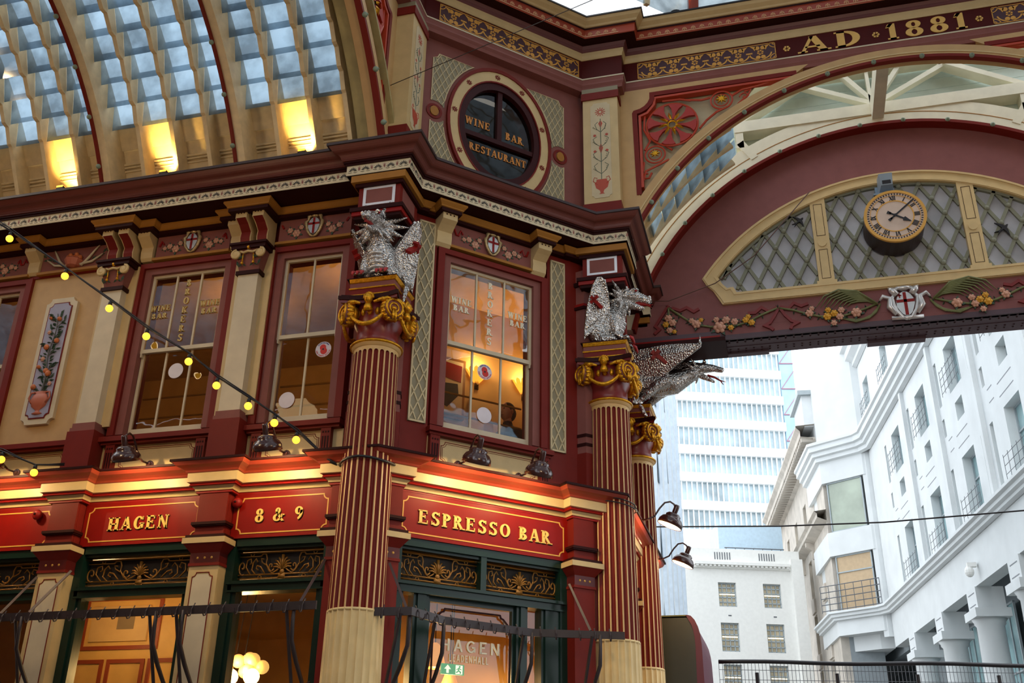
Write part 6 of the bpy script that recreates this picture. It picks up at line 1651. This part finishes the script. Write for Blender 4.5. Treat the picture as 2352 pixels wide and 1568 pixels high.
for x,y,e in ((-9.6,11.6,13),(-7.2,11.8,13),(-5.4,11.6,11)): 
    U = empty('ceiling_lamp', (x,y,8.1)); MB().ell((x,y,8.2),.09,12,8).build('globe', mat('lamp_globe','ffc06a',.4,emit=4.), U, None, True); MB().tube([(x,y,8.28),(x,y,8.5)],.01,6).build('rod', BLACK, U); light('globe_light','POINT',(x,y,8.0),e,(1,.62,.28),.1,parent=U); tag(U,'globe ceiling lamp in the upper room %s' % {-9.6:'at the far left',-7.2:'behind the BROKERS window',-5.4:'behind the narrow window'}[x],'lamp')
# ground floor: panelled booth, globe cluster, pendants, exit sign
BO = empty('panelled_booth', (-8.4,12,2.0)); FBo = Matrix.Translation((0,12,0))
MB().box(-9.5,0,2.0,-7.6,.08,4.4).build('panelling', IP, BO, FBo); MB().prism([(-7.6,2.0),(-6.9,2.0),(-6.9,4.3),(-7.6,4.4)],.0,.05).build('return_panel', IP, BO, FBo)
m = MB()
for (a,z0,b,z1) in ((-9.0,3.62,-7.9,4.25),(-9.1,2.6,-8.65,3.45),(-8.55,2.6,-8.05,3.45),(-7.95,2.6,-7.55,3.45)):
    p = [(a,z0),(b,z0),(b,z1),(a,z1)]; m.strip(p+[p[0]],.05,-.02,0)
m.strip([(-9.4,4.36),(-7.7,4.36),(-7.0,4.22)],.09,-.02,0); m.build('red_mouldings', mat('booth_red','8c3a1c',.5), BO, FBo)
MB().box(-8.9,-.03,3.7,-8.05,-.0,4.15).build('poster_panel', mat('poster_panel','c8a878',.5), BO, FBo); m = MB(); m.box(-8.5,-.035,3.85,-8.25,-.03,4.08); m.build('engraving', mat('engraving_grey','7c6c58',.6), BO, FBo)
tag(BO,'cream and red panelled booth behind the HAGEN shop window','booth')
CH = empty('globe_chandelier', (-6.6,12,3.3))
gl = MB().ell((0,0,0),.085,12,8).mesh('glass_globe', mat('chandelier_globe','ffcf78',.4,emit=.9), True); gh = MB().ell((0,0,0),.1,12,8).mesh('lit_globe', mat('chandelier_hot','ffe9b0',.4,emit=3.5), True)
for i,(x,z) in enumerate(((-6.82,3.33),(-6.7,3.42),(-6.58,3.45),(-6.46,3.42),(-6.36,3.34),(-6.62,3.3),(-6.5,3.3))): inst(gl,'globe',Matrix.Translation((x,12+.06*((i % 3)-1),z)),CH)
for x,z in ((-6.74,3.22),(-6.45,3.22)): inst(gh,'lit_globe',Matrix.Translation((x,11.92,z)),CH)
for x in (-6.74,-6.62): MB().tube([(x,12,3.45),(x+.08,12,4.5)],.006,5).build('flex', BLACK, CH)
light('chandelier_light','POINT',(-6.6,11.7,3.25),60,(1,.68,.3),.15,parent=CH); tag(CH,'cluster of glowing glass globes behind the 8 & 9 shop window','chandelier')
FI2 = Matrix(((_s,-_s,0,-11.9*_s),(_s,_s,0,11.9*_s),(0,0,1,0),(0,0,0,1)))
MB().box(4.4,0,2.0,8.2,.06,4.5).build('inner_partition', IW, RM, FI2)
for s_,k,z,lab in ((5.35,.9,3.3,'glowing pendant lamp seen through the left side light of the door'),(5.6,1.0,3.02,'pendant lamp behind the HAGEN door lettering'),(6.7,1.3,3.25,'pendant lamp seen through the right side light of the door')):
    U = empty('pendant_lamp', FD @ Vector((s_,k,z))); m = MB(); m.lathe([(.02,z+.2),(.05,z+.18),(.1,z+.05),(.13,z-.08),(.125,z-.08),(.09,z+.05)],14,(s_,k,0)); m.build('shade', mat('pendant_amber','e89a3c',.4,emit=.9), U, FD, True)
    MB().ell((s_,k,z-.03),.05,10,7).build('bulb', BULB, U, FD, True); MB().tube([(s_,k,z+.2),(s_,k,4.55)],.006,5).build('flex', BLACK, U, FD); light('pendant_light','POINT',FD @ Vector((s_,k,z-.16)),18,(1,.68,.32),.08,parent=U); tag(U,lab,'lamp')
def exit_sign(F, x0, x1, y, z0, z1, label):
    E = empty('exit_sign', F @ Vector(((x0+x1)/2,y,z0))); w = x1-x0; h = z1-z0
    MB().box(x0,y,z0,x1,y+.03,z1).build('panel', mat('exit_green','1f9a5c',.4,emit=.8), E, F)
    m = MB(); c = x0+w*.27; m.prism([(c-.04,z0+h*.5),(c+.04,z0+h*.5),(c,z0+h*.9)],y-.004,y); m.box(c-.014,y-.004,z0+h*.12,c+.014,y,z0+h*.5); m.box(x0+w*.62,y-.004,z0+h*.08,x0+w*.92,y,z0+h*.92); m.build('arrow_and_door', mat('exit_white','f4fff8',.4,emit=1.), E, F)
    m = MB(); c = x0+w*.76; m.prism(arc(c+.008,z0+h*.78,.011,0,315,8),y-.007,y-.004); m.strip([(c,z0+h*.7),(c-.006,z0+h*.42),(c+.02,z0+h*.28),(c+.016,z0+h*.14)],.013,y-.007,y-.004); m.strip([(c-.006,z0+h*.42),(c-.022,z0+h*.26),(c-.036,z0+h*.24)],.012,y-.007,y-.004); m.strip([(c-.03,z0+h*.5),(c,z0+h*.64),(c+.03,z0+h*.5)],.009,y-.007,y-.004); m.build('running_figure', mat('exit_green','1f9a5c',.4,emit=.8), E, F)
    m = MB(); m.tube([((x0+x1)/2,y+.015,z1),((x0+x1)/2,y+.015,4.5)],.005,5); m.build('hanger', BLACK, E, F); tag(E,label,'exit sign')
exit_sign(FD,5.17,5.45,.36,3.09,3.2,'green exit sign with arrow and running figure behind the door')
exit_sign(FA,-8.72,-8.44,.6,3.0,3.14,'green exit sign behind the leftmost shop window')
light('room_fill','POINT',(-8.3,11.2,3.9),20,(1,.66,.3),.15,parent=RM)  # bare light with no fixture, added to brighten the ground-floor room
# ================================================================ the street beyond
STONE = mat('portland_stone','ced2d3',.7,var=.05,nscale=1.2); STONE2 = mat('weathered_stone','b9b1a6',.75,var=.16,nscale=1.5); WHITEB = mat('white_render','e4e4e0',.7,var=.03)
PANEG = mat('street_glass','8fb0b4',.12,var=.35,nscale=.7,coat=.5); PANEW = mat('warm_office_glass','b7a98c',.2,var=.35,nscale=1.2,coat=.4); RAILM = mat('balcony_rail_grey','5c6066',.5); WFR = mat('window_frame_grey','9aa4a8',.5)
th_ = rad(7.5); d_ = Vector((-sin(th_),cos(th_),0)); n_ = Vector((cos(th_),sin(th_),0))
def FST(k): return Matrix(((-d_.x,n_.x,0,n_.x*k),(-d_.y,n_.y,0,n_.y*k),(0,0,1,0),(0,0,0,1)))
FS = FST(11.5)
SB_ = empty('stone_building', FS @ Vector((-35,0,0)))
cols = [31.4,36.35,41.1,45.85]; X0, X1 = -51.5, -24.0
def wall_rows(F, x0, x1, rows, holes, y0, y1, name, mt, parent):
    m = MB()
    for (z0,z1,key) in rows:
        x = x0
        for (a,b) in sorted(holes.get(key,[])):
            m.box(x,y0,z0,a,y1,z1); x = b
        m.box(x,y0,z0,x1,y1,z1)
    return m.build(name, mt, parent, F)
H = {'t':[(-c-.75,-c+.75) for c in cols]+[(-27.5,-26)],'s':[(-c-.45,-c+.45) for c in cols]+[(-27.1,-26.2)],'n':[(-c-.75,-c+.75) for c in cols]+[(-27.5,-26)],'a':[(-c-.6,-c+.6) for c in cols+[50.2]],'slot':[]}
for c in cols:                                           # narrow side slots beside each tall window
    for k in ('t','n'): H[k] += [(-c-2.3,-c-1.95),(-c+1.6,-c+1.9)]
    H['s'] += [(-c-2.3,-c-2.0)]
wall_rows(FS,X0,X1,[(9.5,11.4,None),(11.4,13.9,'t'),(13.9,15.2,None),(15.2,15.9,'s'),(15.9,16.4,None),(16.4,18.2,'n'),(18.2,20.6,None),(20.6,22.6,'a'),(22.6,25.2,None)],H,0,.5,'facade',STONE,SB_)
MB().box(X0,2.2,0,X1,4.,26).build('core', mat('stone_core','8a9296',.7), SB_, FS)
pathS = lambda o: [tuple((FS @ Vector((x,y,0)))[:2]) for x,y in ((-57.5,-2.3),(-53.2,-2.2),(-51.6,-.35),(X0+.6,-.02),(X1,-.02))]
MB().sweep(pathS(0),[(0,11.0),(.18,11.02),(.18,11.12),(.3,11.16),(.3,11.28),(.42,11.32),(.42,11.42),(0,11.45)]).build('lower_cornice', STONE, SB_)
MB().sweep(pathS(0),[(0,19.1),(.2,19.15),(.2,19.35),(.35,19.4),(.35,19.6),(.5,19.65),(.5,19.9),(.6,19.95),(.6,20.1),(0,20.15)]).build('upper_cornice', STONE, SB_)
MB().sweep([tuple((FS @ Vector((x,-.02,0)))[:2]) for x in (-64,X1)],[(0,23.8),(.2,23.9),(.2,24.1),(.5,24.3),(.5,24.7),(.7,24.8),(.7,25.1),(0,25.2)]).build('top_cornice', STONE, SB_)
MB().box(-64,0,20.1,X0,.5,25.2).build('attic_wall', STONE, SB_, FS)
def street_window(F, x0, x1, z0, z1, y, parent, bars=1, rail=True, mt=PANEG, cross=None):
    m = MB(); m.box(x0,y,z0,x0+.06,y+.08,z1); m.box(x1-.06,y,z0,x1,y+.08,z1); m.box(x0,y,z1-.07,x1,y+.08,z1); m.box(x0,y,z0,x1,y+.08,z0+.07)
    for k in range(bars): x = x0+(x1-x0)*(k+1)/(bars+1); m.box(x-.025,y,z0,x+.025,y+.08,z1)
    if cross: 
        for q in cross: m.box(x0,y,z0+(z1-z0)*q-.03,x1,y+.08,z0+(z1-z0)*q+.03)
    o = m.build('window', WFR, parent, F)
    MB().add([(x0,y+.05,z0),(x1,y+.05,z0),(x1,y+.05,z1),(x0,y+.05,z1)],[(0,1,2,3)]).build('pane', mt, o, F)
    if rail:
        r = MB(); n = 6
        for k in range(4): zz = z0+.12+.28*k; r.tube([(x0-.35,-.18,zz),(x1+.35,-.18,zz)],.012,4)
        for k in range(n): x = x0-.35+(x1-x0+.7)*k/(n-1); r.tube([(x,-.18,z0),(x,-.18,z0+1.05)],.009,4)
        r.build('balcony_rail', RAILM, o, F)
for c in cols+[26.75]:
    street_window(FS,-c-.75,-c+.75,11.4,13.9,.3,SB_,1,True,PANEG,(.66,)); street_window(FS,-c-.75,-c+.75,16.4,18.2,.3,SB_,2,True); street_window(FS,-c-.45,-c+.45,15.2,15.9,.3,SB_,0,False)
    if c > 27: street_window(FS,-c-.6,-c+.6,20.6,22.6,.3,SB_,1,True)
for c in cols:
    for (a,b,z0,z1) in ((-c-2.3,-c-1.95,11.4,13.9),(-c+1.6,-c+1.9,11.4,13.9),(-c-2.3,-c-1.95,16.4,18.2),(-c+1.6,-c+1.9,16.4,18.2),(-c-2.3,-c-2.0,15.2,15.9)): street_window(FS,a,b,z0,z1,.25,SB_,0,False)
    m = MB(); m.box(-c+2.1,-.16,11.45,-c+2.35,0,19.1); m.build('pilaster_strip', STONE, SB_, FS)
    for z in (14.3,14.75):
        for (x0,x1,dz) in ((-c-.9,-c+.5,0),(-c-1.9,-c-1.4,.2)): MB().box(x0,-.004,z+dz,x1,.02,z+dz+.035).build('wall_groove', mat('groove_grey','7a7e84',.7), SB_, FS)
# colonnade
for i,c in enumerate([29.0,33.8,38.6,43.3,48.0]):
    m = MB(); m.box(-c-.55,-.05,8.75,-c+.55,.9,9.5); m.box(-c-.7,-.2,8.45,-c+.7,1.0,8.75); cp = m.build('column_capital', STONE, SB_, FS)
    m = MB(); m.lathe([(.5,0),(.48,6),(.45,8.2),(.52,8.28),(.52,8.34),(.6,8.45)],20,(-c,.42,0)); m.build('round_column', STONE, SB_, FS, True)
    for z in (8.9,9.3): MB().box(-c-.35,-.06,z,-c+.35,-.05,z+.03).build('capital_groove', MATS['groove_grey'], cp, FS)
    x0, x1 = -c+.9, -c+3.8
    if i: street_window(FS,x0,x1,4.5,9.3,1.6,SB_,3,False,PANEG,(.5,)); r = MB(); [r.tube([(x0,1.35,5.2+.3*k),(x1,1.35,5.2+.3*k)],.02,4) for k in range(5)]; [r.tube([(x0+.3*k,1.35,5.1),(x0+.3*k,1.35,6.5)],.015,4) for k in range(10)]; r.build('colonnade_rail', RAILM, SB_, FS)
MB().box(X0,.9,3,X1,1.5,4.4).build('colonnade_parapet', STONE, SB_, FS); MB().box(-70,.6,9.4,-51.5,4,24).build('far_core', mat('stone_core','8a9296',.7), SB_, FS); MB().box(-70,1.9,0,X1,2.2,10.5).build('recess_wall', mat('stone_core','8a9296',.7), SB_, FS)
# canted oriel at the far end
OR = [(-51.5,.3),(-51.6,-.35),(-53.2,-2.2),(-57.5,-2.3),(-57.5,.3)]
m = MB(); m.prismz(OR,14.2,15.4); m.prismz(OR,18.0,25.); m.prismz(OR,10.3,11.1); m.prismz([(-52.4,.2),(-52.6,-.4),(-53.6,-1.6),(-57.,-1.7),(-57,.2)],9.6,10.3); m.prismz([(-53.4,.2),(-53.7,-1.9),(-57.4,-2.1),(-57.4,.2)],10,20); m.prismz([(-51.5,.3),(-51.55,-.2),(-51.7,-.4),(-51.9,.2)],10,20)
m.build('oriel', STONE, SB_, FS)
ox = Vector((-53.2,-2.2))-Vector((-51.6,-.35)); ol = ox.length; ox.normalize()
FO = FS @ Matrix(((-ox.x,ox.y*1.,0,-53.2),(-ox.y,-ox.x,0,-2.2),(0,0,1,0),(0,0,0,1)))
FO = FS @ Matrix.Translation((-53.2,-2.2,0)) @ Matrix.Rotation(math.atan2(-ox.y,-ox.x),4,'Z')
street_window(FO,.2,ol-.25,15.4,18.0,.1,SB_,0,False,mat('oriel_glass','8f9a8a',.1,var=.3,nscale=.6,coat=.6)); street_window(FO,.2,ol-.25,11.2,14.2,.12,SB_,0,False,mat('oriel_warm_blind','b39a78',.5),(.72,))
r = MB(); 
for k in range(5): r.tube([(-.6,-.3,11.5+.3*k),(ol+.2,-.3,11.5+.3*k)],.022,4)
for k in range(8): x = -.6+(ol+.8)*k/7; r.tube([(x,-.3,11.4),(x,-.3,12.7)],.018,4)
r.build('oriel_rail', RAILM, SB_, FO)
m = MB(); pc = FS @ Vector((-37.5,-.3,9.9)); m.ell(pc,(.16,.16,.2),10,7); m.box(pc.x-.05,pc.y-.1,pc.z+.15,pc.x+.25,pc.y+.1,pc.z+.3); o = m.build('security_camera', WHITEB, None); tag(o,'white dome security camera on the stone colonnade lintel','camera')
street_window(FS,-50.8,-49.6,20.6,22.6,.3,SB_,1,True)
for c in (53.7,57.5): street_window(FS,-c-.6,-c+.6,20.6,22.6,-.1,SB_,1,True)
tag(SB_,'pale stone office building with balconies along the right of the street','building')
# older building with modillion cornice
FO2 = FST(9.4); OB = empty('old_building', FO2 @ Vector((-60,0,0)))
oc = [56.4,60.4,64.4,68.4]; HO = {'w':[(-c-.55,-c+.55) for c in oc]}
wall_rows(FO2,-72,-53.5,[(0,4,None),(4,6.3,'w'),(6.3,7.4,None),(7.4,9.6,'w'),(9.6,10.5,None),(10.5,12.6,'w'),(12.6,13.5,None),(13.5,15.6,'w'),(15.6,16.9,None),(16.9,18.9,'w'),(18.9,21.2,None)],HO,0,.4,'facade',STONE2,OB)
MB().box(-72,.4,0,-53.5,2,21).build('core', mat('stone_core','8a9296',.7), OB, FO2)
for c in oc:
    for (z0,z1) in ((4,6.3),(7.4,9.6),(10.5,12.6),(13.5,15.6),(16.9,18.9)): street_window(FO2,-c-.55,-c+.55,z0,z1,.2,OB,1,False,PANEW,(.5,))
    for z in (6.5,9.7,12.7): MB().box(-c-.55,-.1,z,-c+.55,.0,z+.75).build('spandrel_panel', STONE2, OB, FO2)
pO = [tuple((FO2 @ Vector((x,0,0)))[:2]) for x in (-72.2,-53.3)]
MB().sweep(pO,[(0,20.4),(.25,20.45),(.25,20.6),(.9,20.7),(.9,21.0),(1.1,21.2),(1.1,21.3),(0,21.4)]).build('main_cornice', STONE2, OB); MB().sweep(pO,[(0,16.1),(.5,16.3),(.5,16.5),(.65,16.6),(0,16.7)]).build('lower_cornice', STONE2, OB)
md = MB().box(-.14,-.85,20.45,.14,0,20.7).mesh('modillion', STONE2)
for k in range(36): inst(md,'modillion',FO2 @ Matrix.Translation((-71.8+.52*k,0,0)),OB)
for c in (58.4,62.4,66.4): console(FO2,-c,.3,15.3,16.2,.15,.45,OB,None,STONE2)
MB().box(-56.5,-.6,21.3,-53.5,1.5,23.2).build('parapet_block', STONE, OB, FO2); MB().box(-56.8,-.8,23.1,-53.3,1.5,23.35).build('parapet_coping', WFR, OB, FO2)
tag(OB,'weathered older stone building with bracketed cornice further down the street','building')
# white building closing the view
def FANG(ang, k): a = rad(ang); return Matrix(((cos(a),-sin(a),0,-sin(a)*k),(sin(a),cos(a),0,cos(a)*k),(0,0,1,0),(0,0,0,1)))
FM = FANG(20,55); MBd = empty('white_building', FM @ Vector((18,0,0)))
wc = [16.7,19.2]; HM_ = {'w':[(c-.5,c+.5) for c in wc]}
wall_rows(FM,14.4,20.9,[(0,8.2,None),(8.2,9.55,'w'),(9.55,10.2,None),(10.2,11.7,'w'),(11.7,12.55,None),(12.55,13.85,'w'),(13.85,15.7,None)],HM_,0,.3,'facade',WHITEB,MBd)
MB().box(14.4,.3,0,21,3,15.6).build('core', WHITEB, MBd, FM); MB().box(20.3,-.3,0,20.95,0.2,15.2).build('side_pier', WHITEB, MBd, FM)
for c in wc:
    for z0,z1 in ((8.2,9.55),(10.2,11.7),(12.55,13.85)):
        street_window(FM,c-.5,c+.5,z0,z1,.15,MBd,3,False,PANEW,(.2,.4,.6,.8)); MB().box(c-.42,.12,z0+(z1-z0)*.5,c+.42,.14,z0+(z1-z0)*.5+.05).build('ceiling_tube', mat('office_tube','fff6e0',.4,emit=1.2), MBd, FM)
    MB().box(c-.05,-.02,12.05,c+.12,.02,12.11).build('vent', RAILM, MBd, FM)
m = MB(); m.box(14.9,-.35,14.75,20.2,.1,14.9); m.box(14.7,-.15,14.6,20.3,.1,14.75)
for k in range(22): m.box(15.0+.24*k,-.3,14.66,15.12+.24*k,0,14.75)
m.build('cornice', WHITEB, MBd, FM)
for a in (16.1,18.6):
    for k in range(7): MB().box(a+.14*k,-.02,15.1,a+.05+.14*k,.02,15.5).build('baluster_gap', RAILM, MBd, FM)
tag(MBd,'white rendered building with small-paned windows closing the street','building')
RT_ = empty('roof_plant', FM @ Vector((19.5,3,15.5))); MB().box(17.6,4,15.0,21.5,6,18.2).build('plant_screen', mat('pale_blue_cladding','b4cbdc',.5), RT_, FM)
r = MB(); r.tube([(17.8,3.6,16.7),(21.4,3.6,16.7)],.03,4); [r.tube([(17.9+.55*k,3.6,15.8),(17.9+.55*k,3.6,16.7)],.025,4) for k in range(7)]; r.build('roof_rail', RAILM, RT_, FM); tag(RT_,'pale blue rooftop plant screen above the white building','plant room')
# glass tower
FG = FANG(20,110); TW = empty('glass_tower', FG @ Vector((35,0,0)))
MB().box(27.5,1.2,0,41.9,8,75).build('core', mat('tower_core','dfe8ec',.6,var=.08,nscale=.2), TW, FG)
for i in range(9):
    z = 31.9+3.3*i
    MB().box(27.5,.0,z-1.05,41.9,1.2,z).build('spandrel', mat('tower_white','f6fafc',.4), TW, FG)
    MB().add([(27.5,.5,z),(41.9,.5,z),(41.9,.5,z+2.25),(27.5,.5,z+2.25)],[(0,1,2,3)]).build('window_band', mat('tower_glass','a3b7c0',.15,var=.4,nscale=.35,coat=.6), TW, FG)
    m = MB()
    for k in range(24): m.box(27.8+.6*k,.2,z,27.9+.6*k,.5,z+2.25)
    tag(m.build('mullions', mat('tower_white','f6fafc',.4), TW, FG), kind='stuff')
MB().box(28.,0,28.5,34.5,.5,30.85).build('blank_band', MATS['tower_white'], TW, FG)
sh_ = MB(); sh_.box(41.9,.3,30,43.6,6,70); sh_.build('lift_shaft', mat('shaft_blue','a4c6e0',.2,var=.15,nscale=.5), TW, FG)
r = MB()
for k in range(10): z = 33+3.3*k; r.tube([(41.9,.25,z),(43.6,.25,z+.1)],.09,4); r.tube([(41.9,.25,z),(43.6,.25,z+2.4)],.05,4)
r.build('shaft_braces', mat('shaft_brace','b08a9a',.5), TW, FG)
tag(TW,'tall glass office tower with white floor bands beyond the street','building')
# pale panelled building on the left side of the street
LB = empty('panelled_building', (-3.6,32,0)); MB().box(-9,25,0,-3.6,38.7,30).build('facade', mat('pale_blue_panels','f0f6fb',.6,var=.03), LB)
for k in range(9): y = 25.6+1.5*k; MB().box(-3.6,y,0,-3.5,y+.12,30).build('vertical_fin', mat('pale_fin','dce8f4',.6), LB)
for k in range(4):
    for j in range(6):
        y = 28.6+2.6*k; z = 5.5+2.6*j+.8*k; m = MB(); m.add([(-3.58,y,z),(-3.58,y+.35,z),(-3.58,y+.05,z+1.5)],[(0,1,2)]); m.add([(-3.57,y,z),(-3.57,y+.35,z),(-3.57,y+.05,z+1.5)],[(2,1,0)]); m.build('dark_slit', mat('slit_grey','6d8090',.6), LB)
tag(LB,'pale blue panelled building seen edge-on left of the tower','building')
# shop canopy beyond the last column
CN = empty('shop_canopy', (-1.9,15.6,3.3)); P = [(-2.6,4.44),(-1.45,4.44)]+[(-1.45+.16*sin(a),4.0+.44*cos(a)) for a in (.3,.6,.9,1.2,1.5)]+[(-1.27,3.2),(-1.42,3.2),(-2.6,3.2)]
MB().prism(P,15.5,15.53).build('end_panel', mat('canopy_dark_green','2a2a16',.35), CN)
m = MB(); Q_ = P[1:8]
m.add([(x,15.48,z) for x,z in Q_]+[(x,17.6,z) for x,z in Q_],[(i,i+1,len(Q_)+i+1,len(Q_)+i) for i in range(len(Q_)-1)]); m.build('curved_front', mat('canopy_maroon','5e1f34',.5), CN)
m = MB(); m.prism([(-1.47,4.455),(-1.45,4.455)]+[(-1.45+.19*sin(a),4.0+.46*cos(a)) for a in (.3,.6,.9,1.2,1.5)]+[(-1.25,3.2),(-1.36,3.2)]+[(-1.45+.1*sin(a),4.0+.38*cos(a)) for a in (1.5,1.2,.9,.6,.3)],15.47,15.5); m.build('end_trim', mat('canopy_maroon','5e1f34',.5), CN)
MB().box(-2.6,15.5,4.42,-1.45,17.6,4.46).build('canopy_top', mat('canopy_olive','5a5a2a',.4), CN)
tag(CN,'dark green and maroon rounded shop canopy beside the furthest column','canopy')
# temporary mesh fence across the street
FE = empty('mesh_fence', (0,17.5,0)); a = Vector((-1.15,17.15,0)); b = Vector((6.,18.75,0)); d = (b-a)
m = MB(); m.tube([a+d*t+Vector((0,0,4.02+.012*sin(t*17))) for t in [k/20 for k in range(21)]],.032,8); m.build('padded_rail', BLACK, FE, None, True)
m = MB()
for k in range(130): p = a+d*k/129; m.tube([p+Vector((0,0,3.3)),p+Vector((0,0,4.0))],.004,4)
for z in (3.45,3.6,3.75,3.9): m.tube([a+Vector((0,0,z)),b+Vector((0,0,z))],.004,4)
tag(m.build('wire_mesh', RAILM, FE), kind='stuff')
for k in range(6): p = a+d*(.08+.17*k); MB().tube([p,p+Vector((0,0,3.86))],.03,8).build('post', BLACK, FE)
m = MB(); nx = Vector((d.y,-d.x,0)).normalized()*.05; e_ = [a,b]; m.add([a-nx+Vector((0,0,3.3)),b-nx+Vector((0,0,3.3)),b+nx+Vector((0,0,3.3)),a+nx+Vector((0,0,3.3)),a-nx+Vector((0,0,3.69)),b-nx+Vector((0,0,3.69)),b+nx+Vector((0,0,3.69)),a+nx+Vector((0,0,3.69))],[(0,3,2,1),(4,5,6,7),(0,1,5,4),(1,2,6,5),(2,3,7,6),(3,0,4,7)]); m.build('dark_beam', mat('hoarding_brown','3a1c18',.6), FE)
tag(FE,'black topped wire mesh fence across the foot of the street','fence')
m = MB(); P = [Vector((-1.95,15.0,5.5)).lerp(Vector((8.5,16,6.1)),t)+Vector((0,0,-.16*4*t*(1-t))) for t in [k/16 for k in range(17)]]; m.tube([(-1.9,16,5.93),(0,16,5.84),(1.5,16,5.82),(3.45,16,5.89),(6,16,6.2)],.012,6); o = m.build('span_cable', BLACK, None, None, True); tag(o,'black cable spanning the street below the tower','cable')
